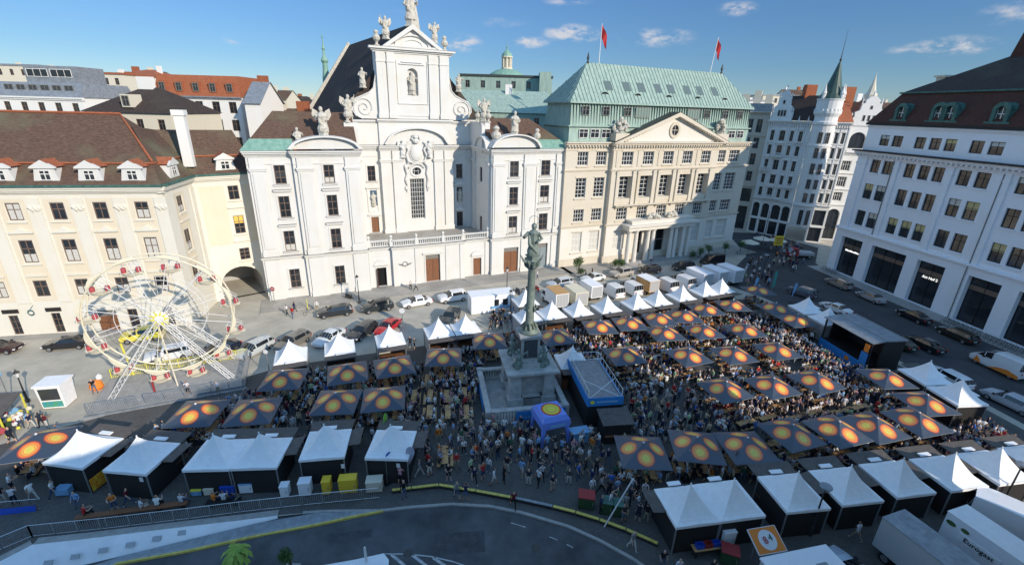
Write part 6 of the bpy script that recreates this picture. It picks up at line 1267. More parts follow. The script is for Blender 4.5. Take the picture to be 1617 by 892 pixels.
for a in ang:
    b = MB()
    for v in (-.75, .75): b.tube([(.5*math.cos(a), v*1.5, HZ+.5*math.sin(a)), (RR*math.cos(a), v, HZ+RR*math.sin(a))], .035, 5)
    b.tube([(RR*math.cos(a), -.75, HZ+RR*math.sin(a)), (RR*math.cos(a), .75, HZ+RR*math.sin(a))], .04, 5)
    b.tube([(.5*math.cos(a), -1.1, HZ+.5*math.sin(a)), (RR*.62*math.cos(a+.26), .6, HZ+RR*.62*math.sin(a+.26))], .018, 4); b.build('spoke', 'wheel_white', fw)
    b = MB()                                                        # curved cream panel on the rim
    for k in range(6):
        t0, t1 = a-.16+.053*k, a-.16+.053*(k+1); w0 = .28*math.sin(math.pi*k/6)+.1; w1 = .28*math.sin(math.pi*(k+1)/6)+.1
        b.add([((RR+.02)*math.cos(t0), -.95, HZ+(RR+.02)*math.sin(t0)), ((RR+.02)*math.cos(t1), -.95, HZ+(RR+.02)*math.sin(t1)), ((RR+w1)*math.cos(t1), -.9, HZ+(RR+w1)*math.sin(t1)), ((RR+w0)*math.cos(t0), -.9, HZ+(RR+w0)*math.sin(t0)),
               ((RR+.02)*math.cos(t0), -.8, HZ+(RR+.02)*math.sin(t0)), ((RR+.02)*math.cos(t1), -.8, HZ+(RR+.02)*math.sin(t1)), ((RR+w1)*math.cos(t1), -.75, HZ+(RR+w1)*math.sin(t1)), ((RR+w0)*math.cos(t0), -.75, HZ+(RR+w0)*math.sin(t0))], [(0, 1, 2, 3), (7, 6, 5, 4), (3, 2, 6, 7), (4, 5, 1, 0)])
    b.build('rim_panel', 'wheel_cream', fw)
def gondola_parts(x, z):
    g0 = empty('gondola', (x, 0, z)); g0.parent = fw
    b = MB(); b.lathe([(.25, -1.75), (.62, -1.6), (.78, -1.35), (.8, -1.3), (.6, -1.33), (.2, -1.45)], 12); b.build('tub', 'wheel_cream', g0)
    for s in (-1, 1):
        b = MB(); b.lathe([(.05, -1.42), (.28, -1.3), (.32, -1.05), (.24, -.85), (.05, -.78)], 9, cx=s*.6, sx=.75); b.build('seat', 'seat_red', g0)
        b = MB(); b.lathe([(.05, -1.62), (.30, -1.5), (.34, -1.32), (.05, -1.3)], 9, cx=s*.68); b.build('seat_base', 'wheel_cream', g0)
    b = MB()
    for s in (-1, 1):
        for v in (-.35, .35): b.tube([(s*.75, v, -1.4), (s*.7, v, -.5), (s*.25, v*.6, -.05), (0, 0, 0)], .022, 4)
    b.tube([(.72*math.cos(t/10*6.28), .5*math.sin(t/10*6.28), -.62) for t in range(10)], .02, 4, closed=True); b.build('cage', 'wheel_white', g0); return g0
gnd = None
for a in ang:
    x, z = RR*math.cos(a), HZ+RR*math.sin(a)
    if gnd is None: gnd = gondola_parts(x, z)
    else: dup(gnd, loc=(x, 0, z), parent=fw)
b = MB(); b.M = Matrix.Translation((0, -1.15, HZ)) @ Matrix.Rotation(R(90), 4, 'X'); b.lathe([(.02, 0), (.72, 0), (.78, .12), (.5, .25), (.02, .3)], 16); b.M = Matrix(); b.build('hub', 'wheel_white', fw)
b = MB()
for k in range(10):
    a = 2*math.pi*k/10; w_ = math.pi/10*.8; b.ext([(.42*math.cos(a-w_), HZ+.42*math.sin(a-w_)), (.95*math.cos(a), HZ+.95*math.sin(a)), (.42*math.cos(a+w_), HZ+.42*math.sin(a+w_))], -1.52, -1.42)
b.build('star', 'bright_yellow', fw); b = MB(); b.tube([(0, -1.3, HZ), (0, 1.5, HZ)], .16, 10); b.build('axle', 'zinc', fw)
for v in (-1.9, 1.9):
    for s in (-1, 1):
        b = MB(); A_, B_ = Vector((0, v*.75, HZ)), Vector((s*5.3, v*1.25, .32)); d = (B_-A_).normalized(); sd2 = Vector((d.z, 0, -d.x)).normalized()*.22; oy = Vector((0, .22, 0)); cs4 = [sd2+oy, sd2-oy, -sd2-oy, -sd2+oy]
        for c_ in cs4: b.tube([A_+c_, B_+c_], .035, 4)
        for k in range(16):
            p0_, p1_ = A_.lerp(B_, k/16), A_.lerp(B_, (k+1)/16)
            for j in range(4): b.tube([p0_+cs4[j], p1_+cs4[(j+1) % 4]], .018, 3)
        b.build('leg', 'wheel_white', fw)
b = MB(); b.tube([(.2, -1.9, .3), (-.2, -1.5, HZ-.8)], .07, 6); b.build('strut', 'wheel_cream', fw)
b = MB(); b.tube([(-4.6, 2.2, .3), (-4.9, 2.2, 4.2)], .1, 6); b.build('post', 'bright_yellow', fw); b = MB(); b.box(-1.75, -1.6, -2.5, -2.35, .3, 1.5); b.build('post', 'red_lid', fw)
def railing(parent, pts, h, m_, z=.33, step=.16, name='railing', r=.022, zs=None):
    for (xa, ya), (xb, yb) in zip(pts[:-1], pts[1:]):
        b = MB(); L = math.hypot(xb-xa, yb-ya); n = max(1, int(L/step))
        za, zb = (z, z) if zs is None else (zs(xa), zs(xb))
        b.tube([(xa, ya, za+h), (xb, yb, zb+h)], r*1.4, 4); b.tube([(xa, ya, za+.12), (xb, yb, zb+.12)], r, 4)
        for k in range(n+1): t = k/n; x, y, zz = xa+(xb-xa)*t, ya+(yb-ya)*t, za+(zb-za)*t; rr_ = r*(1.8 if k % 10 == 0 else .6); b.box(x-rr_, x+rr_, y-rr_, y+rr_, zz, zz+h)
        b.build(name, m_, parent)
railing(fw, [(-6.5, 2.2), (-2, 2.2), (2, 2.2), (6.5, 2.2)], 1.05, 'bright_yellow'); railing(fw, [(-6.5, -4.6), (-2.5, -4.6)], 1.05, 'zinc'); railing(fw, [(-1.9, -4.6), (2, -4.6), (6.4, -4.6)], 1.05, 'zinc'); railing(fw, [(6.5, 2.2), (6.5, -4.6)], 1.05, 'zinc')
ko = empty('ticket_booth', (-44.4, 38.0, 0), R(12), 'white ticket booth with a coloured landscape panel beside the ferris wheel', 'ticket booth')
b = MB(); b.taper(0, 0, .1, 2.5, .95, .8, 1.05, .9); b.build('wall', 'canvas_white', ko); b = MB(); b.box(-1.15, 1.15, -1.0, 1.0, 2.5, 2.68); b.build('roof', 'canvas_white', ko)
b = MB(); b.add([(-.8, -.875, 1.05), (.8, -.875, 1.05), (.82, -.91, 2.3), (-.82, -.91, 2.3)], [(0, 1, 2, 3)]); b.build('window', 'glass_dim', ko); b = MB(); b.add([(-.85, -.84, .25), (.85, -.84, .25), (.86, -.865, .9), (-.86, -.865, .9)], [(0, 1, 2, 3)]); mat('landscape', (.05, .3, .45), .6, col2=(.1, .35, .08), vscale=3); b.build('panel', 'landscape', ko)
mat('toy_colours', (.5, .08, .08), .6, col2=(.7, .6, .3), vscale=5)
for i, (x, y, lb_) in enumerate([(-40.0, 45.6, 'pale toy animal ride behind the yellow railing'), (-43.0, 40.6, 'orange and white toy figure behind the ticket booth')]):
    t_ = empty('toy_figure', (x, y, 0), R(40*i), lb_, 'toy ride'); b = MB(); b.lathe([(.3, 0), (.45, .3), (.35, .9), (.15, 1.1)], 10, sx=1.4); b.build('body', 'wheel_cream' if i == 0 else 'orange', t_); b = MB(); b.lathe([(.05, 1.0), (.28, 1.2), (.28, 1.5), (.05, 1.7)], 8, cx=.4); b.build('head', 'flag_white', t_)
ss = empty('toy_stall', (-46.8, 34.0, 0), R(10), 'small open stall heaped with colourful toys at the left edge', 'toy stall')
b = MB(); b.add([(-2.2, -1.4, 2.2), (2.2, -1.4, 2.2), (2.0, 1.4, 2.9), (-2, 1.4, 2.9), (-2.2, -1.4, 2.12), (2.2, -1.4, 2.12), (2.0, 1.4, 2.82), (-2, 1.4, 2.82)], [(0, 1, 2, 3), (7, 6, 5, 4), (0, 4, 5, 1), (1, 5, 6, 2), (2, 6, 7, 3), (3, 7, 4, 0)]); b.build('awning', 'awning_brown', ss)
for x in (-2, 2):
    for y in (-1.3, 1.3): b = MB(); b.box(x-.05, x+.05, y-.05, y+.05, 0, 2.2 if y < 0 else 2.8); b.build('post', 'bright_yellow', ss)
q = random.Random(8)
for k, m_ in enumerate(['seat_red', 'flag_white', 'bright_yellow', 'pale_blue', 'seat_red', 'wheel_cream', 'flag_white', 'green_bin']):
    b = MB()
    for j in range(12): 
        n0 = len(b.v); r_ = q.uniform(.12, .28); b.lathe([(.03, -r_), (r_, -r_*.4), (r_, r_*.4), (.03, r_)], 7, cx=q.uniform(-2.3, 2.6), cy=q.uniform(-2.0, 1.2)); zz = q.uniform(.3, 1.3)
        for i in range(n0, len(b.v)): b.v[i] = (b.v[i][0], b.v[i][1], b.v[i][2]+zz)
    b.build('toys', m_, ss)

# ================================================================ vehicles
mat('car_paint', (.5, .5, .5), .25, obj_col=True, coat=.6, spec=.5)
STY = {
 'sedan': dict(L=4.7, W=1.82, st=[(2.35, .45, .62, .62, .72), (2.2, .35, .74, .74, .82), (1.45, .3, .92, .94, .9), (1.0, .28, .96, 1.0, .9), (.25, .28, .97, 1.42, .9), (-.9, .28, .98, 1.44, .9), (-1.55, .3, 1.0, 1.10, .9), (-2.15, .35, .98, 1.0, .84), (-2.35, .45, .8, .8, .76)]),
 'wagon': dict(L=4.8, W=1.85, st=[(2.4, .45, .65, .65, .72), (2.25, .35, .8, .8, .84), (1.45, .3, .97, .99, .92), (1.1, .28, 1.0, 1.03, .92), (.35, .28, 1.0, 1.5, .92), (-1.5, .28, 1.03, 1.52, .92), (-2.05, .3, 1.03, 1.46, .9), (-2.35, .35, 1.0, 1.02, .85), (-2.42, .45, .8, .8, .8)]),
 'suv': dict(L=4.6, W=1.9, st=[(2.3, .5, .8, .8, .78), (2.15, .4, .98, .98, .9), (1.3, .32, 1.1, 1.12, .95), (1.0, .3, 1.12, 1.16, .95), (.35, .3, 1.12, 1.66, .95), (-1.5, .3, 1.15, 1.68, .95), (-1.95, .32, 1.15, 1.6, .93), (-2.25, .4, 1.1, 1.12, .88), (-2.3, .5, .9, .9, .84)]),
 'van': dict(L=5.2, W=2.0, st=[(2.6, .5, .85, .85, .82), (2.45, .4, 1.05, 1.05, .94), (1.9, .32, 1.25, 1.28, 1.0), (1.1, .3, 1.3, 2.0, 1.0), (.3, .3, 1.3, 2.25, 1.0), (-1.4, .3, 1.3, 2.28, 1.0), (-2.4, .3, 1.3, 2.25, 1.0), (-2.58, .4, 1.3, 1.36, .98), (-2.6, .5, 1.0, 1.0, .95)]),
}
def make_wheel(parent, x, y, r=.33, w=.22):
    o = MB(); o.M = Matrix.Rotation(R(90), 4, 'X'); o.lathe([(r*.8, -w/2), (r, -w/2+.03), (r, w/2-.03), (r*.8, w/2)], 14); t_ = o.build('wheel', 'rubber', parent, (x, y, r)); o = MB(); o.M = Matrix.Rotation(R(90), 4, 'X'); o.lathe([(.05, -w/2-.012), (r*.62, -w/2-.008), (r*.62, w/2+.008), (.05, w/2+.012)], 10); o.build('rim', 'rim_metal', t_)
def make_car(style, name='parked_car'):
    s = STY[style]; r_ = empty(name); st = s['st']; W2 = s['W']/2; vs = []; P_ = 6
    body, gl = MB(), MB()
    for x, zb, zbelt, zr_, wf in st:
        w_ = W2*wf/.95 if wf < .95 else W2*wf; rw = w_*(.78 if zr_-zbelt > .2 else .96)
        if style == 'van' and zr_-zbelt > .2: rw = w_*.9
        row = [(x, w_*.93, zb), (x, w_, zb+.25), (x, w_*.985, zbelt), (x, rw, zr_-.03), (x, rw*.6, zr_+.02), (x, 0, zr_+.035)]
        row = row+[(p[0], -p[1], p[2]) for p in row[-2::-1]]; vs.append(row)
    n = len(vs[0])
    for i in range(len(st)-1):
        rise0, rise1 = st[i][3]-st[i][2], st[i+1][3]-st[i+1][2]
        for j in range(n-1):
            side = j in (2, n-4); top = 2 < j < n-4
            g_ = False
            if side and max(rise0, rise1) > .2 and not (style == 'van' and st[i][0] < .4 and st[i][0] > -2.3): g_ = True
            if top and abs(rise0-rise1) > .2: g_ = True
            q4 = [vs[i][j], vs[i+1][j], vs[i+1][j+1], vs[i][j+1]]
            body.poly(q4)
            if g_:
                c_ = sum((Vector(p) for p in q4), Vector())/4; nrm = (Vector(q4[1])-Vector(q4[0])).cross(Vector(q4[3])-Vector(q4[0])).normalized()
                if nrm.dot(c_-Vector((0, 0, .9))) < 0: nrm = -nrm
                k_ = .88 if side else .93
                gl.poly([tuple(c_+(Vector(p)-c_)*k_+nrm*.012) for p in q4])
    for row in (vs[0], vs[-1]): body.poly(row)
    body.poly([v_[0] for v_ in vs]+[v_[-1] for v_ in vs[::-1]], None)
    body.build('body', 'car_paint', r_); gl.build('window', 'car_glass', r_)
    x0 = st[0][0]; x1 = st[-1][0]; wy = W2-.13
    for x in (x0-.85, x1+.85):
        for y in (-wy, wy): make_wheel(r_, x, y, .34 if style in ('suv', 'van') else .32)
    for s_ in (-1, 1):
        o = MB(); o.box(x0-.22, x0-.02, s_*W2*.72-.16, s_*W2*.72+.16, st[0][2]-.08, st[0][2]+.05); o.build('headlight', 'lamp_clear', r_)
        o = MB(); o.box(x1-.01, x1+.12, s_*W2*.78-.12, s_*W2*.78+.12, st[-1][2]-.1, st[-1][2]+.1); o.build('tail_light', 'tail_red', r_)
        o = MB(); o.box(st[3][0]-.12, st[3][0]+.08, s_*(W2+.1)-.1, s_*(W2+.1)+.1, st[3][2], st[3][2]+.14); o.build('mirror', 'black', r_)
    o = MB(); o.box(x0-.03, x0+.015, -.26, .26, .42, .53); o.build('number_plate', 'flag_white', r_); o = MB(); o.box(x1-.015, x1+.03, -.26, .26, .6, .71); o.build('number_plate', 'flag_white', r_)
    return r_
protoC = {k: make_car(k) for k in STY}; usedC = {}
def put_car(style, x, y, a, col, label, cat='car', sc=1., name=None, group='cars parked around the square'):
    o = protoC[style] if style not in usedC else dup(protoC[style]); usedC[style] = 1
    o.location = (x, y, .006); o.rotation_euler.z = R(a); o.scale = (sc,)*3
    if name: o.name = name
    for ch_ in o.children:
        if ch_.name.startswith('body'): ch_.color = (*col, 1)
    tag(o, label, cat, group); return o
CW, CB, CS, CG = (.78, .78, .78), (.012, .013, .018), (.42, .44, .46), (.12, .12, .13)
CARS = [('wagon', -25.4, 60.3, -156, (.02, .025, .03), 'black wagon parked nearest the archway on the church side'), ('suv', -19.9, 62.4, -150, (.02, .028, .032), 'dark green black off-roader behind the pavement lamp post'),
 ('sedan', -14.5, 64.7, -152, CW, 'white sedan parked in front of the dark church doorway'), ('suv', -9.3, 66.9, -153, CW, 'white off-roader parked in front of the big wooden church door'),
 ('wagon', -31.0, 49.0, -112, (.5, .52, .52), 'pale silver hatchback parked nose out next to the ferris wheel'), ('wagon', -27.3, 51.0, -112, (.16, .15, .13), 'grey brown car parked behind the leftmost back row tent'),
 ('sedan', -23.2, 52.4, -110, (.62, .66, .68), 'silver white sedan parked nose out behind the second back row tent'), ('wagon', -19.6, 54.4, -108, (.03, .032, .035), 'dark car parked between the silver sedan and the red car'),
 ('sedan', -16.6, 55.9, -106, (.45, .01, .02), 'red car parked nose out behind the back row tents'), ('suv', -8.6, 59.3, -100, (.03, .04, .045), 'dark car parked behind the double white tent, left of the cabin'),
 ('sedan', -60.6, 47.4, 12, (.03, .008, .012), 'dark red black car at the left edge of the street'), ('sedan', -53.6, 49.0, -166, CB, 'black car driving in front of the cream palace shops'),
 ('suv', -40.0, 47.0, -148, (.7, .72, .74), 'white car parked behind the ferris wheel'), ('sedan', -35.0, 48.6, -120, (.015, .02, .04), 'dark blue car partly hidden by the right side of the wheel'),
 ('wagon', 8.3, 74.6, -150, (.5, .54, .58), 'silver wagon right of the statue column top'), ('sedan', 14.6, 77.9, -152, (.72, .73, .72), 'white sedan in front of the small potted trees'), ('suv', 20.3, 80.8, -152, (.38, .35, .31), 'grey beige off-roader left of the black cars by the bank'),
 ('wagon', 26.0, 83.0, -155, CB, 'black car parked left of the bank porch columns'), ('wagon', 33.6, 86.2, -155, (.012, .012, .014), 'black car parked in front of the bank porch'), ('van', 40.5, 89.3, -155, (.01, .01, .012), 'black people carrier parked right of the bank porch'),
 ('wagon', 59.3, 78.6, 100, (.28, .25, .22), 'beige grey car parked at the first shopfront of the office building'), ('sedan', 60.6, 72.3, 99, (.36, .36, .36), 'silver grey car parked at the second shopfront'),
 ('sedan', 61.7, 64.7, 99, CB, 'black car parked at the lit doorway shopfront'), ('wagon', 62.8, 58.6, 99, (.02, .02, .015), 'black taxi parked before the row of bicycles'), ('sedan', 55.6, 55.4, 100, (.015, .017, .02), 'black car with blue striped roof, right of the stage'),
 ('sedan', 52.3, 55.9, 100, (.02, .03, .015), 'small dark car close behind the stage back wall'), ('suv', 49.6, 73.5, 123, (.10, .11, .13), 'dark car with pale roof left of the tents behind the stage'), ('sedan', 51.2, 67.0, 110, CW, 'white sedan behind the tents near the stage'),
 ('wagon', 51.3, 47.0, 99, (.74, .76, .78), 'white police style estate car behind the two tents right of the stage'), ('wagon', 54.0, 42.3, 105, (.45, .47, .5), 'silver estate car at the right edge of the street'), ('sedan', 22.9, 21.4, 105, (.4, .45, .52), 'silver blue car at the bottom edge beside the grey truck')]
for s in CARS: put_car(*s)
pk = put_car('suv', -46.4, 51.5, -156, (.75, .62, .1), 'white and yellow delivery car behind the ferris wheel hub'); 
vo_ = put_car('van', 60.3, 50.0, 101, (.74, .74, .74), 'white delivery van with orange waves, driving at the far right', 'van', 1.05, 'delivery_van')
def stripes(v, side, m_, z0, z1, pts): b = MB(); b.ext([(x, z) for x, z in pts], side-.012, side+.012); b.build('stripe', m_, v)
for s in (-1, 1): stripes(vo_, s*1.02, 'orange', 0, 0, [(2.0, .4), (1.2, .4), (1.5, .9), (1.8, 1.1)]); stripes(vo_, s*1.02, 'orange', 0, 0, [(-2.5, .35), (.4, .35), (-.4, .75), (-1.4, .95), (-2.5, .7)])
for s in (-1, 1): stripes(pk, s*.98, 'bright_yellow', 0, 0, [(-2, .5), (.6, .5), (.3, .95), (-2, .95)])
put_car('van', 37.6, 25.6, -47, (.8, .8, .82), 'tall white van parked at the right bottom corner', 'van', 1.1, 'delivery_van')
def box_truck(x, y, a, L=4.4, W=2.1, H=2.7, boxm='canvas_white', cabc=(.75, .75, .75), label='', roofm=None, cab=True, group=None, name='box_truck'):
    r_ = empty(name, (x, y, 0), R(a), label, 'truck', group); b = MB(); b.box(-L/2, L/2, -W/2, W/2, .75, H); o = b.build('cargo_box', boxm, r_)
    b = MB(); b.box(-L/2-.03, L/2+.03, -W/2-.03, W/2+.03, H, H+.05); b.build('roof', roofm or boxm, o)
    b = MB()
    for k in range(4): b.box(-L/2-.02, -L/2, -W/2+.1+k*(W-.2)/4, -W/2+.06+(k+1)*(W-.2)/4, .85, H-.1)
    b.build('rear_door', 'grey_wall', o)
    b = MB(); b.box(-L/2+.1, L/2+1.4, -W/2+.3, W/2-.3, .45, .75); b.build('chassis', 'black', r_)
    if cab:
        b = MB(); cw = W/2-.06; x0 = L/2+.12; b.add([(x0, -cw, .4), (x0+1.7, -cw*.95, .4), (x0+1.72, -cw*.95, 1.15), (x0+1.1, -cw*.88, 2.0), (x0, -cw*.9, 2.1), (x0, cw, .4), (x0+1.7, cw*.95, .4), (x0+1.72, cw*.95, 1.15), (x0+1.1, cw*.88, 2.0), (x0, cw*.9, 2.1)], [(0, 1, 2, 3, 4), (9, 8, 7, 6, 5), (1, 6, 7, 2), (2, 7, 8, 3), (3, 8, 9, 4), (0, 4, 9, 5)])
        o = b.build('cab', 'car_paint', r_); o.color = (*cabc, 1)
        b = MB(); b.add([(x0+1.69, -cw*.85, 1.22), (x0+1.69, cw*.85, 1.22), (x0+1.17, cw*.8, 1.93), (x0+1.17, -cw*.8, 1.93)], [(0, 1, 2, 3)])
        for s in (-1, 1): b.add([(x0+.35, s*cw*.985, 1.25), (x0+1.45, s*cw*.96, 1.25), (x0+1.05, s*cw*.92, 1.85), (x0+.35, s*cw*.945, 1.85)], [(0, 1, 2, 3)])
        b.build('window', 'car_glass', o)
        for s in (-1, 1): b = MB(); b.box(x0+1.7, x0+1.75, s*cw*.75-.15, s*cw*.75+.15, .7, .88); b.build('headlight', 'lamp_clear', o)
    for xx in (-L/2+.9, L/2+.9):
        for s in (-1, 1): make_wheel(r_, xx, s*(W/2-.15), .4, .25)
    return r_
tg = 'white delivery trucks behind the back row of tents'
box_truck(7.0, 65.6, 112, 3.6, 2.2, 2.9, 'canvas_white', label='truck with an orange tan roof behind the first tents right of the column', roofm='table_wood', group=tg)
box_truck(10.0, 66.4, 112, 3.8, 2.2, 2.9, 'wheel_cream', label='cream truck with pale roof beside the orange roofed truck', group=tg)
box_truck(12.9, 69.6, 114, 3.4, 2.1, 2.7, 'canvas_white', label='white box truck with blue panel, third from the orange roofed one', group=tg)
for (x, y, lb_) in ((16.6, 71.2, 'small white van behind the third sunlit tent from the column'), (19.9, 72.6, 'white van with green flap, between two white vans')): put_car('van', x, y, 114, (.78, .78, .78), lb_, 'van', .95, 'delivery_van', group=tg)
box_truck(22.9, 72.9, 114, 3.6, 2.1, 2.7, 'table_wood', label='box trailer with brown side and white roof', roofm='canvas_white', group=tg)
for (x, y, lb_) in ((26.3, 74.6, 'white van parked right of the brown sided trailer'), (29.9, 76.4, 'white van with open tailgate in the truck row')): put_car('van', x, y, 116, (.78, .78, .78), lb_, 'van', 1., 'delivery_van', group=tg)
for i, (x, y) in enumerate([(33.0, 76.6), (36.3, 78.0), (39.5, 79.2)]): box_truck(x, y, 114, 4.2, 2.3, 3.0, 'glass_dim' if False else 'shade_white', label=['first', 'second', 'last'][i]+' of the three pale grey refrigerator trucks at the end of the row', group=tg)
box_truck(27.9, 21.0, -71, 7.0, 2.2, 3.2, 'grey_wall', label='long grey box truck with a worn roof at the bottom right', roofm='zinc')
eg = box_truck(32.75, 23.0, -72, 4.6, 2.0, 2.95, 'shade_white', label='white food delivery truck with green leaves and dark lettering on its side', roofm='canvas_white')
# (its cab faces the lower right) turn it round
b = MB(); b.box(-1.3, 1.0, -1.05, -1.005, 1.45, 2.1); b.build('label_panel', 'canvas_white', eg); text(eg, 'Eurogast', .48, (-.15, -1.065, 1.8), R(90), 0, 'black')
for x, z, sx in ((-1.9, 2.3, .3), (-1.1, 2.4, .25), (1.6, 1.5, .4)): b = MB(); b.ext([(x+sx*math.cos(t), z+sx*.6*math.sin(t)) for t in [k*.785 for k in range(8)]], -1.04, -1.002); b.build('leaf_print', 'foliage', eg)
fb = empty('flatbed_trailer', (30.5, 22.0, 0), R(108), 'dark slatted flatbed trailer between the two box trucks', 'trailer')
b = MB(); b.box(-3.0, 3.0, -.95, .95, .75, .9); b.build('bed', 'black', fb); b = MB()
for k in range(10): b.box(-2.9, 2.9, -.92+k*.18, -.84+k*.18, .9, .96)
b.build('slats', 'blue_box' if False else 'zinc', fb)
for x in (-1.8, 1.8):
    for s in (-1, 1): make_wheel(fb, x, s*.95, .4)
gc = empty('site_container', (18.6, 20.0, 0), R(13), 'grey container with two roof hatches behind the orange sign', 'container')
b = MB(); b.box(-2.4, 2.4, -1.9, 1.4, .1, 2.8); b.build('wall', 'grey_wall', gc); b = MB(); b.box(-2.46, 2.46, -1.96, 1.46, 2.8, 2.92); b.build('roof', 'shade_white', gc)
for x in (-.9, .9): b = MB(); b.box(x-.35, x+.35, -.6, .3, 2.92, 3.1); b.build('roof_hatch', 'zinc', gc)
sg = empty('orange_sign', (17.6, 23.0, 0), R(12), 'large orange sign with white oval and coloured figures lying above the container edge', 'sign')
b = MB(); b.M = Matrix.Translation((0, 0, 2.25)) @ Matrix.Rotation(R(25), 4, 'X'); b.box(-1.2, 1.2, -.9, .9, 0, .08); b.build('board', 'orange', sg); sg.scale = (.85, .85, .85); b2_ = MB(); b2_.M = b.M
b2_.box(-1.25, 1.25, -.95, -.9, -.01, .1); b2_.box(-1.25, 1.25, .9, .95, -.01, .1); b2_.box(-1.25, -1.2, -.95, .95, -.01, .1); b2_.box(1.2, 1.25, -.95, .95, -.01, .1); b2_.build('frame', 'flag_white', sg)
b = MB(); b.M = b2_.M; b.add([(.05+.75*math.cos(t*.3927), .75*math.sin(t*.3927), .09) for t in range(16)], [tuple(range(16))]); b.build('oval', 'flag_white', sg)
tx_ = text(sg, '4', .7, (.35, .05, 2.4), R(25), 0, 'copper_dark'); tx_ = text(sg, '8', .75, (-.15, -.08, 2.36), R(25), R(10), 'seat_red')
for x in (-1, 1): b = MB(); b.tube([(x, 0, 0), (x, 0, 2.2)], .04, 5); b.build('post', 'pole_metal', sg)
cbn = empty('site_cabin', (-3.1, 63.9, 0), R(19), 'white flat roofed cabin with two dark windows left of the column', 'cabin')
b = MB(); b.box(-3.3, 3.3, -1.2, 1.3, .1, 2.7); b.build('wall', 'canvas_white', cbn); b = MB(); b.box(-3.4, 3.4, -1.3, 1.4, 2.7, 2.85); b.build('roof', 'canvas_white', cbn)
for x, w_ in ((.2, .7), (1.5, .8)): b = MB(); b.box(x, x+w_, -1.23, -1.19, 1.1, 2.1); b.build('window', 'glass', cbn)
b = MB(); b.box(-.3, 2.9, -1.5, -1.25, .8, 1.1); b.build('counter', 'pale_blue', cbn)

# ================================================================ stage, roof deck, tents with banners
sg2 = empty('stage', (44.0, 52.2, 0), R(-82), 'black covered stage trailer with fold out roof and bright blue banners', 'stage')
b = MB(); b.box(-3.6, 3.6, -1.9, 2.2, .9, 1.05); b.build('floor', 'black', sg2)
b = MB(); b.box(-3.7, 3.7, 2.1, 2.3, .3, 4.2); b.box(-3.75, -3.6, -.6, 2.2, .3, 4.2); b.box(3.6, 3.75, -.6, 2.2, .3, 4.2); b.build('wall', 'canvas_dark', sg2)
b = MB(); b.box(-3.8, 3.8, -.2, 2.4, 4.2, 4.32); b.add([(-3.8, -.2, 4.32), (3.8, -.2, 4.32), (3.8, -2.1, 4.05), (-3.8, -2.1, 4.05), (-3.8, -.2, 4.2), (3.8, -.2, 4.2), (3.8, -2.1, 3.95), (-3.8, -2.1, 3.95)], [(3, 2, 1, 0), (4, 5, 6, 7), (2, 3, 7, 6)]); b.build('roof', 'zinc', sg2)
b = MB(); b.tube([(-3.8, -.2, 4.36), (3.8, -.2, 4.36)], .05, 4); b.cut(); b.tube([(-3.8, 2.4, 4.36), (3.8, 2.4, 4.36), (3.8, -.2, 4.36)], .04, 4); b.cut(); b.tube([(0, 2.4, 4.35), (0, -.2, 4.36)], .03, 4); b.parts('trim', 'pole_metal', sg2)
for x in (-3.5, 3.5): b = MB(); b.box(x-.08, x+.08, -1.9, -1.74, 1, 4.0); b.build('post', 'pole_dark', sg2)
b = MB(); b.box(-3.6, 3.6, -2.05, -1.98, .05, 1.15); b.cut(); b.box(2.7, 3.6, -2.2, -2.12, .9, 2.6); b.parts('banner', 'blue_banner', sg2)
b = MB(); b.ext([(1.0+.35*math.cos(t*.6), .6+.3*math.sin(t*.6)) for t in range(10)], -2.08, -2.056); b.cut(); b.ext([(2.9, 2.7), (3.5, 2.7), (3.5, 3.7), (2.9, 3.7)], -2.16, -2.1); b.parts('emblem', 'orange', sg2)
dk = empty('roof_deck', (8.6, 40.6, 0), R(99), 'raised roof deck with railings and a bright blue banner, right of the column', 'deck bar')
b = MB(); b.box(-3.7, 3.7, -1.75, 1.75, .05, 2.5); b.build('bar', 'canvas_dark', dk)
b = MB(); 
for k in range(22): b.box(-3.6, 3.6, -1.7+k*.155, -1.57+k*.155, 3.0, 3.05)
b.build('deck_boards', 'zinc', dk)
b = MB(); b.box(-3.78, -3.7, -1.78, 1.78, 2.45, 3.35); b.cut(); b.box(-3.7, 3.7, 1.7, 1.78, 2.45, 3.35); b.cut(); b.box(-3.7, 3.7, -1.78, -1.7, 2.45, 3.2); b.parts('banner', 'blue_banner', dk)
b = MB(); b.box(-3.81, -3.785, -1.2, .9, 2.8, 2.98); b.build('lettering', 'pale_blue', dk); b = MB(); b.M = Matrix.Rotation(R(90), 4, 'Z') ; b.ext([(1.3+.22*math.cos(t*.6), 2.9+.2*math.sin(t*.6)) for t in range(10)], 3.785, 3.81); b.build('emblem', 'bright_yellow', dk)
railing(dk, [(-3.6, -1.65), (3.6, -1.65)], 1.0, 'flag_white', z=3.05, step=.9); railing(dk, [(-3.6, 1.65), (3.6, 1.65)], 1.0, 'flag_white', z=3.05, step=.9); railing(dk, [(3.6, -1.65), (3.6, 1.65)], 1.0, 'flag_white', z=3.05, step=.8)
b = MB(); b.tube([(-3.5, -1.6, 3.1), (-1.6, 1.6, 4.0)], .04, 4); b.cut(); b.tube([(-3.5, 1.6, 3.1), (-1.6, -1.6, 4.0)], .04, 4); b.cut(); b.tube([(3.5, 1.6, 3.2), (2.2, -1.6, 4.0)], .04, 4); b.parts('brace', 'flag_white', dk)
mat('tent_blue', (.16, .26, .72), .5)
bt = empty('inflatable_tent', (3.9, 35.3, 0), R(20), 'blue inflatable tent with a red and yellow ring print on its roof', 'tent')
b = MB(); h = 1.35
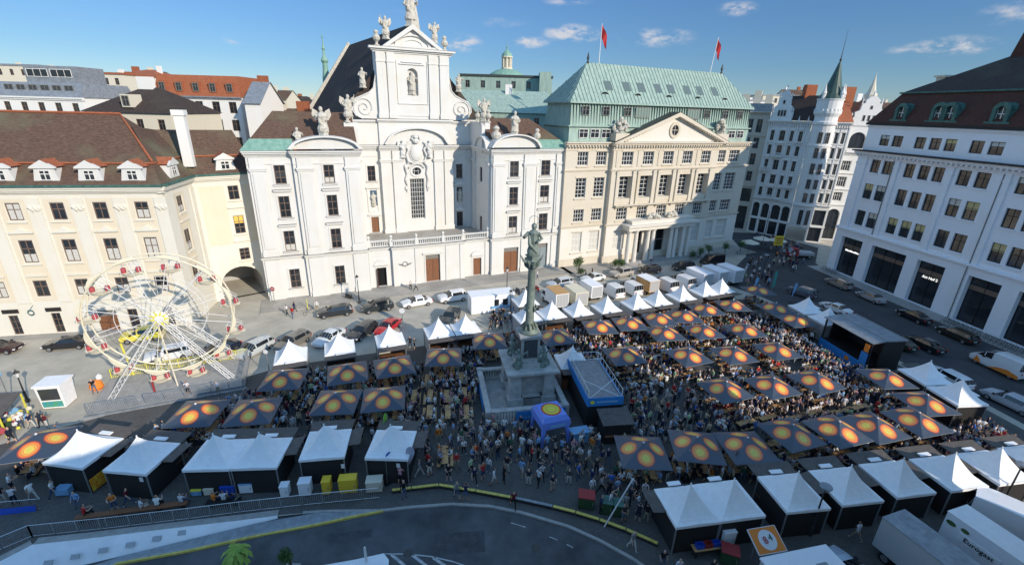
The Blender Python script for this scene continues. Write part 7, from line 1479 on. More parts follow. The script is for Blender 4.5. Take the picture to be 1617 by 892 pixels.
b.add([(-h, -h, 2.6), (h, -h, 2.6), (h, h, 2.6), (-h, h, 2.6), (-h*.8, -h*.8, 3.0), (h*.8, -h*.8, 3.0), (h*.8, h*.8, 3.0), (-h*.8, h*.8, 3.0), (-h*1.02, -h*1.02, 1.9), (h*1.02, -h*1.02, 1.9), (h*1.02, h*1.02, 1.9), (-h*1.02, h*1.02, 1.9)], [(4, 5, 6, 7), (0, 1, 5, 4), (1, 2, 6, 5), (2, 3, 7, 6), (3, 0, 4, 7), (8, 9, 1, 0), (9, 10, 2, 1), (10, 11, 3, 2), (11, 8, 0, 3)]); b.build('roof', 'tent_blue', bt)
for x in (-1, 1):
    for y in (-1, 1): b = MB(); b.tube([(x*h*.95, y*h*.95, .02), (x*h*.9, y*h*.9, 1.2), (x*h*.75, y*h*.75, 2.4)], [.14, .2, .3], 8); b.build('leg', 'tent_blue', bt)
for k, (r_, m_) in enumerate([(.95, 'seat_red'), (.85, 'orange'), (.72, 'bright_yellow'), (.5, 'orange'), (.44, 'bright_yellow')]): b = MB(); b.add([(r_*math.cos(t*.2618), r_*math.sin(t*.2618), 3.006+k*.006) for t in range(24)], [tuple(range(24))]); b.build('ring_print', m_, bt)
b = MB(); b.box(-.6, .9, -h*1.02-.03, -h*1.02-.0, 2.05, 2.3); b.build('lettering', 'pale_blue', bt)
pb = empty('counter_banner', (6.6, 34.8, 0), R(15), 'sky blue draped counter beside the inflatable tent', 'counter'); b = MB(); b.box(-.8, .8, -.4, .4, 0, 1.15); b.build('drape', 'pale_blue', pb); b = MB(); b.box(-.9, .9, -.5, .5, 1.15, 1.2); b.build('top', 'pale_blue', pb)
ht = empty('dark_hut', (9.9, 35.4, 0), R(8), 'small hut with a flat dark roof between the roof deck and nearest parasol', 'hut'); b = MB(); b.box(-1.3, 1.3, -.9, .9, .02, 2.2); b.build('wall', 'canvas_dark', ht); b = MB(); b.add([(-1.5, -1.1, 2.25), (1.5, -1.1, 2.25), (1.5, 1.1, 2.5), (-1.5, 1.1, 2.5), (-1.5, -1.1, 2.17), (1.5, -1.1, 2.17), (1.5, 1.1, 2.42), (-1.5, 1.1, 2.42)], [(0, 1, 2, 3), (7, 6, 5, 4), (0, 4, 5, 1), (2, 6, 7, 3), (1, 5, 6, 2), (3, 7, 4, 0)]); b.build('roof', 'awning_brown', ht)
b = MB(); b.box(-1.2, 1.2, -1.1, -.92, .9, 1.0); b.build('counter', 'door_wood', ht)
def drop_flag(x, y, rz, h, m1, m2, label, shape='drop', txt=None):
    f_ = empty('beach_flag', (x, y, 0), rz, label, 'flag'); b = MB(); b.tube([(0, 0, 0), (0, 0, h*.7), (.08, 0, h*.93), (.3, 0, h)], .02, 5); b.build('pole', 'pole_metal', f_); b = MB(); b.box(-.3, .3, -.3, .3, 0, .05); b.build('base', 'black', f_)
    if shape == 'drop': P_ = [(0, .28*h), (.12, .4*h), (.5, .62*h), (.72, .8*h), (.68, .93*h), (.42, h), (.15, .97*h), (0, .8*h)]
    else: P_ = [(0, .3*h), (.6, .33*h), (.62, .9*h), (.4, h), (.1, .97*h), (0, .85*h)]
    b = MB(); b.ext(P_, -.012, .012); b.mi = 0; c_ = b.build('cloth', m1, f_)
    b = MB(); z0, z1 = .28*h, .42*h; b.ext([(0, z0), (.13 if shape == 'drop' else .6, z0+.05*h), (.16 if shape == 'drop' else .6, z1), (0, z1)], -.02, .02); b.build('cloth_foot', m2, c_)
    if txt: text(c_, txt, .42, (.33, -.02, .72*h), R(90), 0, 'flag_white')
    return f_
mat('drop_grey', (.42, .42, .52), .6); mat('teal', (.05, .3, .25), .6); mat('royal_blue', (.02, .10, .42), .6); mat('lime', (.2, .45, .05), .6)
drop_flag(-9.6, 29.0, R(50), 2.9, 'royal_blue', 'lime', 'blue flag banner with a white letter P beside the drop shaped flag', 'flag', 'P')
drop_flag(-8.1, 29.4, R(10), 3.3, 'drop_grey', 'teal', 'lilac grey drop shaped flag with a small red mark, right of the P flag')
drop_flag(14.9, 30.2, R(95), 3.0, 'flag_white', 'drop_grey', 'slim white feather flag between the wide double tent and the parasols')
drop_flag(18.6, 30.3, R(60), 3.0, 'orange', 'flag_white', 'orange topped feather flag right of the white one')
drop_flag(-10.9, 33.1, R(75), 3.4, 'lime', 'lime', 'pale green feather flag standing behind the front left tents')
drop_flag(44.5, 73.8, R(20), 4.2, 'teal', 'teal', 'tall green banner flag at the far corner of the market', 'flag'); drop_flag(46.0, 70.3, R(20), 3.4, 'pale_blue', 'pale_blue', 'pale blue drop flag with orange top near the far corner'); drop_flag(41.5, 73.8, R(20), 3.0, 'pale_blue', 'orange', 'pale blue drop flag at the end of the truck row')

# ================================================================ lamps, poles, signs
def old_lamp(x, y, h, label, group='old black street lamps'):
    l_ = empty('street_lamp', (x, y, 0), 0, label, 'street lamp', group); b = MB(); b.lathe([(.22, 0), (.22, .2), (.12, .4), (.1, 1.2), (.07, 1.3), (.05, h-.9), (.1, h-.85), (.05, h-.8)], 8); b.build('post', 'pole_dark', l_)
    b = MB(); b.lathe([(.08, h-.8), (.22, h-.35), (.24, h-.3)], 6); b.build('lantern', 'lamp_clear', l_); b = MB(); b.lathe([(.28, h-.3), (.16, h-.12), (.05, h-.02), (.02, h+.15)], 6); b.build('lantern_cap', 'pole_dark', l_)
old_lamp(-23.4, 64.9, 4.6, 'black street lamp on the pavement behind the two dark parked cars'); old_lamp(-47.9, 38.2, 3.6, 'black street lamp left of the white ticket booth'); old_lamp(-.8, 69.0, 5.2, 'street lamp on the pavement left of the statue column'); old_lamp(-.1, 60.8, 4.6, 'street lamp standing beside the white cabin')
def dish_lamp(x, y, h, label):
    l_ = empty('street_lamp', (x, y, 0), 0, label, 'street lamp', 'lamps with a round dish head'); b = MB(); b.lathe([(.16, 0), (.16, .8), (.07, 1.0), (.05, h)], 8); b.build('post', 'pole_dark', l_); b = MB(); b.lathe([(.05, h-.1), (.3, h), (.42, h+.12), (.40, h+.2), (.1, h+.26)], 14); b.build('lamp_head', 'zinc', l_)
dish_lamp(22.3, 25.2, 4.4, 'round headed lamp in front of the second front right tent'); dish_lamp(38.9, 28.0, 4.4, 'round headed lamp beside the rightmost front tents'); dish_lamp(46.9, 81.6, 4.6, 'round headed lamp in the shaded street by the bank')
def pole(x, y, h, m_, label, tilt=0, sign=None, group=None):
    p_ = empty('sign_post', (x, y, 0), 0, label, 'post', group); b = MB(); b.tube([(0, 0, 0), (tilt, 0, h)], .05, 6); b.build('pole', m_, p_)
    if sign:
        mm, r_ = sign; b = MB(); b.M = Matrix.Translation((tilt, -.06, h-.25)) @ Matrix.Rotation(R(90), 4, 'X'); b.lathe([(.02, 0), (r_, 0), (r_, .03), (.02, .03)], 12); b.build('sign_plate', mm, p_)
    return p_
pole(-13.6, 52.2, 5.0, 'pole_metal', 'grey post with a round sign between the third and fourth back row tents', sign=('flag_white', .35)); pole(-26.4, 43.6, 3.6, 'pole_metal', 'grey post beside the leftmost back row tent', sign=('flag_white', .25)); pole(-48.6, 37.4, 4.0, 'pole_metal', 'grey post with pale sign at the left edge', sign=('pale_blue', .35))
pole(43.8, 78.4, 13.5, 'pole_dark', 'very tall thin dark mast at the far corner of the market'); pole(7.3, 25.4, 4.6, 'flag_white', 'white leaning pole at the kerb beside the green bins', tilt=1.6); pole(-4.8, 31.2, 0.5, 'pole_dark', 'short dark bollard in the open walkway')
pole(-30.2, 62.2, 1.6, 'bright_yellow', 'short yellow post on the pavement near the archway'); ns_ = pole(-36.0, 64.0, 2.6, 'pole_metal', 'round no entry sign at the corner of the church', sign=('red_lid', .35)); b = MB(); b.box(-.22, .22, -.11, -.095, 2.3, 2.4); b.build('sign_bar', 'flag_white', ns_)
ys = empty('yellow_sign', (56.6, 95.4, 0), R(5), 'square yellow sign on a post in the shaded lane entrance', 'sign'); b = MB(); b.tube([(0, 0, 0), (0, 0, 4.5)], .06, 6); b.build('post', 'pole_dark', ys); b = MB(); b.box(-1.0, 1.0, -.1, -.02, 2.9, 5.0); b.build('sign_plate', 'yellow', ys); b = MB(); b.box(-.7, .7, -.125, -.105, 4.3, 4.5); b.box(-.6, .7, -.125, -.105, 3.8, 3.95); b.box(-.7, .5, -.125, -.105, 3.3, 3.5); b.build('lettering', 'door_wood', ys)

# ================================================================ kerb side clutter
def fridge(x, y, w_, d_, h_, m_, label, name='cooling_box', cat='cooling box', rz=8, lid=None, group='boxes behind the front left stalls'):
    f_ = empty(name, (x, y, 0), R(rz), label, cat, group); b = MB(); b.box(-w_/2, w_/2, -d_/2, d_/2, .12, h_); b.build('body', m_, f_); b = MB(); b.box(-w_/2-.03, w_/2+.03, -d_/2-.03, d_/2+.03, h_, h_+.07); b.build('lid', lid or m_, f_)
    for s in (-1, 1):
        for t in (-1, 1): b = MB(); b.box(s*(w_/2-.1)-.05, s*(w_/2-.1)+.05, t*(d_/2-.1)-.05, t*(d_/2-.1)+.05, .01, .12); b.build('foot', 'black', f_)
    b = MB(); b.box(w_/2-.14, w_/2-.1, -d_/2-.04, -d_/2, h_*.45, h_*.75); b.build('handle', 'steel', f_)
fridge(-17.1, 27.5, .6, .6, 1.0, 'shade_white', 'small white fridge, left of the taller white fridge'); fridge(-15.6, 27.7, .85, .7, 1.25, 'shade_white', 'taller white fridge left of the yellow cabinets'); fridge(-14.0, 27.9, .6, .7, 1.25, 'yellow', 'narrow yellow cabinet beside the wide yellow one'); fridge(-12.4, 28.1, 1.3, .7, 1.3, 'yellow', 'wide yellow cabinet in the middle of the stall backs'); fridge(-10.4, 28.3, 1.2, .8, 1.0, 'far_cream', 'pale box with tan front right of the yellow cabinets')
fridge(-23.8, 27.3, .7, .5, .55, 'pale_blue', 'low stack of blue and white crates behind the double tent', 'crate_stack', 'crates', lid='bright_yellow'); fridge(-22.9, 27.4, .7, .5, .6, 'far_cream', 'tan cardboard box next to the crate stack', 'carton', 'carton'); fridge(-21.5, 27.6, 1.0, .7, .8, 'blue_box', 'royal blue plastic tub behind the double tent', 'plastic_tub', 'tub'); fridge(-20.2, 27.8, .95, .7, .9, 'shade_white', 'white box with sky blue lid beside the royal blue tub', 'plastic_tub', 'tub', lid='pale_blue')
fridge(-33.8, 27.0, .9, .6, .6, 'pale_blue', 'blue chest on the pavement by the pizza stall', 'chest', 'chest')
fridge(6.2, 27.3, 1.2, .9, 1.1, 'green_bin', 'dark bin with bright red lid near the kerb', 'waste_bin', 'bin', rz=-8, lid='red_lid', group='waste bins'); fridge(7.7, 26.8, .75, .8, 1.1, 'green_bin', 'green bin right of the red lidded bin', 'waste_bin', 'bin', rz=-8, lid='copper_dark', group='waste bins'); fridge(8.5, 26.6, .7, .8, 1.1, 'green_bin', 'second green bin beside the leaning pole', 'waste_bin', 'bin', rz=-8, lid='copper_dark', group='waste bins'); fridge(15.3, 22.9, 1.1, .9, 1.1, 'green_bin', 'dark bin with dull red lid below the double tent', 'waste_bin', 'bin', rz=-20, lid='red_lid', group='waste bins')
fridge(12.4, 23.9, .8, .7, 1.0, 'shade_white', 'white fridge at the left corner of the double tent', 'cooling_box', 'fridge', rz=10, group='fridges below the double tent'); fridge(15.6, 24.2, .9, .8, 1.5, 'shade_white', 'tall white fridge in front of the double tent', 'cooling_box', 'fridge', rz=10, group='fridges below the double tent')
st_ = empty('side_table', (14.0, 23.4, 0), R(10), 'yellow wooden table with blue and red crates below the double tent', 'table'); b = MB(); b.box(-1.1, 1.1, -.3, .3, .7, .76); b.build('tabletop', 'table_wood', st_)
for s in (-.9, .9): b = MB(); b.box(s-.03, s+.03, -.25, .25, 0, .7); b.build('leg', 'pole_dark', st_)
for k, (m_, l_) in enumerate([('blue_box', 'blue crate on the left of the yellow table'), ('red_lid', 'red crate on the yellow table'), ('blue_box', 'blue crate at the right end of the yellow table')]):
    x, y = 13.4+k*.6, 23.3+k*.11; c_ = empty('crate', (x, y, .765), R(10), l_, 'crate', 'crates on the yellow table'); b = MB(); b.box(-.25, .25, -.18, .18, 0, .03); b.box(-.25, .25, -.2, -.17, 0, .3); b.box(-.25, .25, .17, .2, 0, .3); b.box(-.27, -.24, -.2, .2, 0, .3); b.box(.24, .27, -.2, .2, 0, .3); b.build('box', m_, c_)
# long railing beside the ramp and yellow barrier beams along the kerb
rl_ = empty('railing', (0, 0, 0), 0, 'long grey bar railing along the edge above the white ramp wall', 'railing')
railing(rl_, [(-43.5, 6.5), (-38.6, 14.3), (-35.4, 19.4), (-33.6, 22.2), (-32.6, 23.2), (-28.0, 24.0), (-22.9, 25.0), (-19.6, 25.7), (-15.3, 26.5), (-9.8, 27.4)], 1.05, 'steel', z=.02, step=.14, r=.02)
rl2 = empty('railing', (0, 0, 0), 0, 'short railing with blue board at the left edge, behind the strolling visitors', 'railing'); railing(rl2, [(-41.5, 24.0), (-37.8, 24.9), (-34.2, 25.5)], 1.0, 'steel', z=.02, step=.14, r=.02); b = MB(); b.add([(-36.8, 24.8, .05), (-34.4, 25.3, .05), (-34.4, 25.4, .5), (-36.8, 24.95, .5)], [(0, 1, 2, 3)]); b.build('board', 'blue_box', rl2)
bar = [(-9.0, 28.0), (-7.5, 28.3), (-5.4, 28.7), (-2.4, 28.2), (.7, 27.6), (3.6, 26.9), (5.3, 26.4), (7.0, 25.8), (8.8, 25.0), (10.8, 23.9)]
for k, (p, q_) in enumerate(zip(bar[:-1], bar[1:])):
    M_, L, a = face(p, q_); o = MB(); o.box(.04, L-.04, -.1, .1, 0, .26); bb = empty('barrier_beam', (*p, 0), a, 'low yellow topped barrier beam along the kerb of the curved road', 'barrier', 'yellow topped barrier beams'); o.build('beam', 'pole_dark', bb); o = MB(); o.box(.04, L-.04, -.11, .11, .26, .32); o.build('top_stripe', 'paint_yellow' if k != 4 else 'zinc', bb)
# motorbikes, bicycles
def bike(x, y, a, motor, label, group):
    b_ = empty('scooter' if motor else 'bicycle', (x, y, 0), a, label, 'scooter' if motor else 'bicycle', group); wr = .26 if motor else .33
    for s in (-1, 1):
        b = MB(); pts = [(s*.55+wr*math.cos(t*.63), 0, wr+wr*math.sin(t*.63)) for t in range(10)]; b.tube(pts, .05 if motor else .022, 5, closed=True); b.build('wheel', 'rubber', b_)
    if motor: b = MB(); b.taper(-.25, 0, .35, .8, .4, .14, .35, .12); b.box(-.1, .45, -.12, .12, .28, .36); b.taper(.42, 0, .3, .95, .08, .16, .05, .1); b.build('body', 'car_paint', b_).color = (*random.choice([(.02, .02, .02), (.4, .02, .02), (.02, .03, .06), (.5, .5, .5)]), 1); b = MB(); b.taper(-.3, 0, .8, .9, .35, .12, .3, .1); b.build('seat', 'black', b_)
    else: b = MB(); b.tube([(-.55, 0, .33), (0, 0, .3), (.4, 0, .75), (-.15, 0, .78), (-.55, 0, .33)], .02, 4); b.tube([(0, 0, .3), (-.2, 0, .9)], .018, 4); b.tube([(.55, 0, .33), (.38, 0, .95)], .02, 4); b.build('frame', 'pole_dark', b_); b = MB(); b.box(-.32, -.08, -.06, .06, .9, .95); b.build('saddle', 'black', b_)
    b = MB(); b.tube([(.4, -.28, .95), (.42, 0, .98), (.4, .28, .95)], .018, 4); b.build('handlebar', 'steel', b_)
for k in range(13): x, y = -5.6+k*.82, 68.0+k*.34; bike(x, y, R(110+random.uniform(-8, 8)), True, 'scooter parked in the row beside the white cabin', 'scooters parked in a row near the cabin')
for k in range(20): x, y = fp(RTA, RTR, 25.5+k*.62, -2.6); bike(x, y, R(10+random.uniform(-12, 12)), False, 'dark bicycle in the row along the shopfronts', 'bicycles along the shopfronts')
for k in range(5): x, y = fp(RTA, RTR, 1.2+k*.7, -1.9); bike(x, y, R(10), False, 'bicycle by the first shopfront of the office building', 'bicycles at the first shopfront')
bike(-25.4, 66.2, R(-20), True, 'dark scooter by the church wall left of the lamp', None); bike(-29.3, 60.4, R(60), False, 'bicycle in front of the black wagon', None)
rt_ = box_truck(63.5, 96.5, 175, 3.2, 2.2, 1.3, 'grey_wall', (.4, .02, .02), 'low grey flatbed truck with a red cab at the lane entrance')

# ================================================================ trees and planters
def leaves(b, c, r_, n, size, q, flat=1.):
    for _ in range(n):
        d = Vector((q.gauss(0, 1), q.gauss(0, 1), q.gauss(0, 1))).normalized()*r_*q.random()**.45; p = Vector(c)+Vector((d.x, d.y, d.z*flat)); a = Vector((q.uniform(-1, 1), q.uniform(-1, 1), q.uniform(-.3, 1))).normalized(); u = a.orthogonal().normalized()*size*q.uniform(.5, 1.2); v_ = a.cross(u).normalized()*size*q.uniform(.3, .8)
        b.add([tuple(p-u), tuple(p-v_), tuple(p+u), tuple(p+v_)], [(0, 1, 2, 3)])
def tree(x, y, h, r_, label, n=500, pot=True, cat='tree', group=None, size=.12, seed=1, name='potted_tree'):
    q = random.Random(seed); t_ = empty(name, (x, y, 0), 0, label, cat, group)
    if pot: b = MB(); b.taper(0, 0, 0, .65, .35, .35, .45, .45); b.build('planter', 'kerb_stone', t_)
    b = MB(); b.tube([(0, 0, .3), (.05, .02, h*.4), (0, .05, h*.62)], [.09, .07, .05], 6)
    for k in range(5): a = k*1.25; b.tube([(0, 0, h*.45), (r_*.5*math.cos(a), r_*.5*math.sin(a), h*.72)], [.04, .015], 4)
    b.build('trunk', 'bark', t_); b = MB()
    for k in range(7): leaves(b, (q.uniform(-.5, .5)*r_, q.uniform(-.5, .5)*r_, h*.72+q.uniform(-.35, .4)*r_), r_*.62, n//7, size, q)
    b.build('crown', 'foliage', t_)
mat('foliage_bright', (.12, .22, .03), .7, col2=(.3, .42, .08), vscale=1.5)
tree(12.2, 79.9, 4.0, 1.2, 'round potted tree on the pavement between church and bank', 900, seed=3); tree(12.6, 80.0, 1.6, .8, 'low round bush below the potted tree', 400, pot=False, cat='bush', seed=4, name='bush')
for k, (x, y) in enumerate([(19.8, 84.6), (21.2, 85.2)]): tree(x, y, 1.9, .95, 'bright green bush left of the bank porch', 500, cat='bush', seed=5+k, name='bush', group='bushes left of the porch')
for k, (x, y, h_) in enumerate([(39.7, 93.6, 2.2), (42.0, 95.0, 2.6), (46.0, 96.2, 3.2), (50.0, 97.6, 3.4), (38.0, 92.6, 1.8)]): tree(x, y, h_, 1.0, 'dark green potted shrub in the shade right of the bank porch', 450, cat='shrub', seed=9+k, group='potted shrubs right of the porch')
tree(-13.6, 20.9, 2.6, .62, 'small grey green olive tree in a square planter at the bottom edge', 900, size=.07, seed=21)
pt = empty('palm_tree', (-16.9, 20.9, -.1), 0, 'small palm tree at the bottom edge beside the ramp road', 'palm tree'); b = MB(); b.tube([(0, 0, -.6), (.03, 0, 1.0), (0, 0, 2.3)], [.16, .15, .13], 8); b.build('trunk', 'bark', pt); b = MB(); q = random.Random(3)
for k in range(20):
    a = k*2.4; e_ = .9-k*.045; pts = [(r_*math.cos(a)*.75, r_*math.sin(a)*.75, 2.3+e_*r_-.9*r_*r_) for r_ in (0, .3, .6, .9, 1.15)]
    for p0_, p1_ in zip(pts[:-1], pts[1:]):
        for s in (-1, 1):
            w_ = .2; b.add([p0_, p1_, (p1_[0]-math.sin(a)*s*w_, p1_[1]+math.cos(a)*s*w_, p1_[2]-.12), (p0_[0]-math.sin(a)*s*w_*.8, p0_[1]+math.cos(a)*s*w_*.8, p0_[2]-.1)], [(0, 1, 2, 3)])
b.build('crown', 'foliage_bright', pt)
for k, (x, y) in enumerate([(57.0, 102.5), (60.0, 101.5), (52.5, 99.0)]):
    c_ = empty('cafe_parasol', (x, y, 0), R(20*k), 'pale cafe parasol in the shaded lane by the bank corner', 'parasol', 'cafe parasols in the lane'); b = MB(); b.lathe([(2.0, 2.4), (.05, 3.1)], 8); b.build('canopy', 'far_cream', c_); b = MB(); b.tube([(0, 0, 0), (0, 0, 3)], .04, 5); b.build('pole', 'pole_dark', c_)
bl_ = empty('bollard_lamp', (-9.2, 22.1, 0), 0, 'short white post on the pale traffic island', 'bollard'); b = MB(); b.lathe([(.1, .06), (.09, 1.2), (.05, 1.35)], 8); b.build('post', 'flag_white', bl_)
fm = empty('stall_banner', (-31.55, 28.6, 0), R(84), 'flame coloured stall banner with lettering on the side of the leftmost tent', 'banner'); mat('flames', (.7, .12, .01), .6, col2=(.8, .6, .05), vscale=4); b = MB(); b.box(-1.5, 1.5, -.03, .03, .2, 1.3); b.build('cloth', 'flames', fm)
for i, x in enumerate((-27.3, -12.9, -8.6)): n_ = MB(); n_.box(-.14, .14, -.01, .01, 1.7, 2.1); no_ = n_.build('paper_notice', 'flag_white', None, (x, 26.72 if i == 0 else (28.66 if i == 1 else 28.9), 0)); tag(no_, ['small white paper pinned to the back of the second tent from the left', 'white paper on the back of the fifth front left tent', 'white paper on the back wall of the last front left tent'][i], 'notice')
# ================================================================ people
def rnd_mat(name, cols, rough=.8):
    """cloth or hair whose colour differs from person to person"""
    mt = bpy.data.materials.new(name); mt.use_nodes = True; t = mt.node_tree; b = t.nodes['Principled BSDF']; b.inputs['Roughness'].default_value = rough; b.inputs['Specular IOR Level'].default_value = .2
    oi = t.nodes.new('ShaderNodeObjectInfo'); rp = t.nodes.new('ShaderNodeValToRGB'); rp.color_ramp.interpolation = 'CONSTANT'; e = rp.color_ramp.elements
    mu = t.nodes.new('ShaderNodeMath'); mu.operation = 'FRACT'; m2 = t.nodes.new('ShaderNodeMath'); m2.operation = 'MULTIPLY'; m2.inputs[1].default_value = {'hair_mix': 7.3, 'trouser_mix': 3.7}.get(name, 13.1)
    t.links.new(oi.outputs['Random'], m2.inputs[0]); t.links.new(m2.outputs[0], mu.inputs[0]); t.links.new(mu.outputs[0], rp.inputs['Fac'])
    for k, c_ in enumerate(cols):
        if k < 2: e[k].position = k/len(cols); e[k].color = (*c_, 1)
        else: q = e.new(k/len(cols)); q.color = (*c_, 1)
    t.links.new(rp.outputs['Color'], b.inputs['Base Color']); MAT[name] = mt
HAIR = [(.02, .012, .008), (.05, .03, .02), (.12, .07, .03), (.30, .20, .09), (.015, .012, .012), (.35, .33, .30)]
TROU = [(.015, .02, .04), (.02, .02, .022), (.04, .07, .14), (.10, .14, .22), (.30, .26, .18), (.015, .015, .015), (.5, .48, .44)]
SKIN = [(.50, .30, .21), (.58, .37, .27), (.36, .20, .13), (.55, .34, .25)]
rnd_mat('hair_mix', HAIR); rnd_mat('trouser_mix', TROU); rnd_mat('skin_mix', SKIN, .6); mat('shirt_obj', (.5, .5, .5), .8, obj_col=True, spec=.2); rnd_mat('shoe_mix', [(.02, .02, .02), (.5, .5, .5), (.05, .03, .02)])
SHIRTS = [('white', (.72, .72, .72)), ('white', (.65, .66, .7)), ('black', (.012, .012, .014)), ('black', (.02, .02, .022)), ('dark blue', (.015, .025, .07)), ('navy', (.02, .03, .05)), ('light blue', (.20, .35, .58)), ('blue', (.04, .12, .40)), ('grey', (.22, .22, .23)), ('dark grey', (.06, .06, .065)), ('red', (.45, .03, .03)), ('pink', (.5, .25, .28)), ('green', (.05, .12, .08)), ('beige', (.45, .36, .24)), ('orange', (.6, .18, .03)), ('burgundy', (.12, .015, .025)), ('pale green', (.35, .5, .3))]+[('black', (.015, .015, .02)), ('white', (.7, .7, .68)), ('white', (.6, .6, .62)), ('dark grey', (.04, .04, .045)), ('navy', (.015, .02, .04)), ('light blue', (.25, .36, .5)), ('white', (.55, .55, .58)), ('dark blue', (.02, .03, .08))]*2
def skin_person(seed, pose):
    q = random.Random(seed); f = q.uniform; V, E_, Rr = {}, [], {}
    def v(n, p, r_): V[n] = Vector(p); Rr[n] = r_
    sit = pose == 'sit'; w_ = f(.92, 1.08); hz = .52 if sit else .93; lean = f(-.02, .14) if sit else f(-.02, .06)
    v('pelvis', (0, 0, hz), (.15*w_, .12)); v('waist', (0, -lean*.3, hz+.2), (.135*w_, .10)); v('chest', (0, -lean*.8, hz+.40), (.165*w_, .115)); v('neck', (0, -lean*1.0, hz+.56), (.06, .06)); v('head', (0, -lean*1.15-.01, hz+.66), (.085, .09)); v('crown', (0, -lean*1.15, hz+.78), (.08, .085))
    E_ += [('pelvis', 'waist'), ('waist', 'chest'), ('chest', 'neck'), ('neck', 'head'), ('head', 'crown')]
    walk = f(.12, .3) if pose == 'walk' else 0
    for s, n in ((-1, 'l'), (1, 'r')):
        if sit: hip, kn, an, to = (s*.10, -.03, .5), (s*f(.1, .17), -.45, .52), (s*.13, -.47, .09), (s*.14, -.62, .04)
        else:
            st = s*walk; sp = f(.03, .10); hip, kn, an, to = (s*.095, 0, .86), (s*(.10+sp*.4), -st*.6-.03, .50), (s*(.10+sp), -st*1.1+(.1 if st < 0 else 0), .09), (s*(.12+sp), -st*1.1-.13+(.08 if st < 0 else 0), .04)
        v(n+'hip', hip, (.095*w_, .095)); v(n+'knee', kn, (.062, .065)); v(n+'ankle', an, (.042, .045)); v(n+'toe', to, (.045, .035)); E_ += [('pelvis', n+'hip'), (n+'hip', n+'knee'), (n+'knee', n+'ankle'), (n+'ankle', n+'toe')]
        up = pose in ('hold',) and s > 0; c_ = V['chest']; sh = (s*.19*w_, c_.y, c_.z+.08)
        if sit or (pose == 'hold'): el, ha = (s*.26, c_.y-f(.08, .2), c_.z-.16), (s*f(.08, .2), c_.y-f(.3, .42), c_.z-f(.0, .14))
        elif pose == 'walk': el, ha = (s*.25, c_.y+s*walk*.5, c_.z-.19), (s*.25, c_.y+s*walk*.9-.06, c_.z-.42)
        else: el, ha = (s*.27, c_.y+.02, c_.z-.2), (s*f(.2, .28), c_.y-f(.02, .16), c_.z-.44)
        v(n+'sho', sh, (.06, .06)); v(n+'elb', el, (.043, .045)); v(n+'hand', ha, (.032, .034)); v(n+'fing', tuple(Vector(ha)+(Vector(ha)-Vector(el)).normalized()*.11), (.02, .03)); E_ += [('chest', n+'sho'), (n+'sho', n+'elb'), (n+'elb', n+'hand'), (n+'hand', n+'fing')]
    ks = list(V); me = bpy.data.meshes.new('person'); me.from_pydata([V[k] for k in ks], [(ks.index(a), ks.index(b)) for a, b in E_], [])
    o = bpy.data.objects.new('person', me); COL.objects.link(o); o.modifiers.new('skin', 'SKIN')
    if not me.skin_vertices: me.attributes.new
    sv = me.skin_vertices[0].data if me.skin_vertices else None
    if sv is None: raise RuntimeError('no skin')
    for i, k in enumerate(ks): sv[i].radius = Rr[k]; sv[i].use_root = (k == 'pelvis')
    o.modifiers['skin'].use_smooth_shade = True; ss_ = o.modifiers.new('sub', 'SUBSURF'); ss_.levels = 1; ss_.render_levels = 1
    dg = bpy.context.evaluated_depsgraph_get(); out = bpy.data.meshes.new_from_object(o.evaluated_get(dg)); bpy.data.objects.remove(o)
    long_ = q.random() < .4; shorts = q.random() < .3; sleeve = q.random() < .6; segs = [(a, b, V[a], V[b]) for a, b in E_]
    mi = []
    for p_ in out.polygons:
        c_ = p_.center; best = None
        for a, b, A_, B_ in segs:
            d = B_-A_; t = max(0, min(1, (c_-A_).dot(d)/d.length_squared)); dd = (c_-A_-d*t).length - .5*(Rr[a][0]*(1-t)+Rr[b][0]*t)
            if best is None or dd < best[0]: best = (dd, a, b, t)
        _, a, b, t = best
        if b in ('head', 'crown') or (a == 'neck'): 
            hc = V['head']; back = c_.y > hc.y+.015; m_ = 2 if (c_.z > hc.z+.10 or (back and c_.z > hc.z-(.12 if long_ else .02))) else 3
        elif b.endswith('toe'): m_ = 4
        elif b.endswith('ankle'): m_ = 3 if shorts else 1
        elif b.endswith('knee') or b.endswith('hip'): m_ = 1
        elif b.endswith('fing'): m_ = 3
        elif b.endswith('hand'): m_ = 3 if (sleeve or t > .8) else 0
        elif b.endswith('elb'): m_ = 3 if (sleeve and t > .6) else 0
        elif b == 'waist' and c_.z < V['pelvis'].z+.04: m_ = 1
        else: m_ = 0
        mi.append(m_)
    for m_ in ('shirt_obj', 'trouser_mix', 'hair_mix', 'skin_mix', 'shoe_mix'): out.materials.append(MAT[m_])
    out.polygons.foreach_set('material_index', mi); out.polygons.foreach_set('use_smooth', [True]*len(mi)); out.name = 'person'; return out
STAND = [skin_person(i, p) for i, p in enumerate(['stand', 'hold', 'stand', 'walk', 'hold', 'stand', 'hold'])]; WALK = [skin_person(20+i, 'walk') for i in range(4)]; SIT = [skin_person(40+i, 'sit') for i in range(5)]
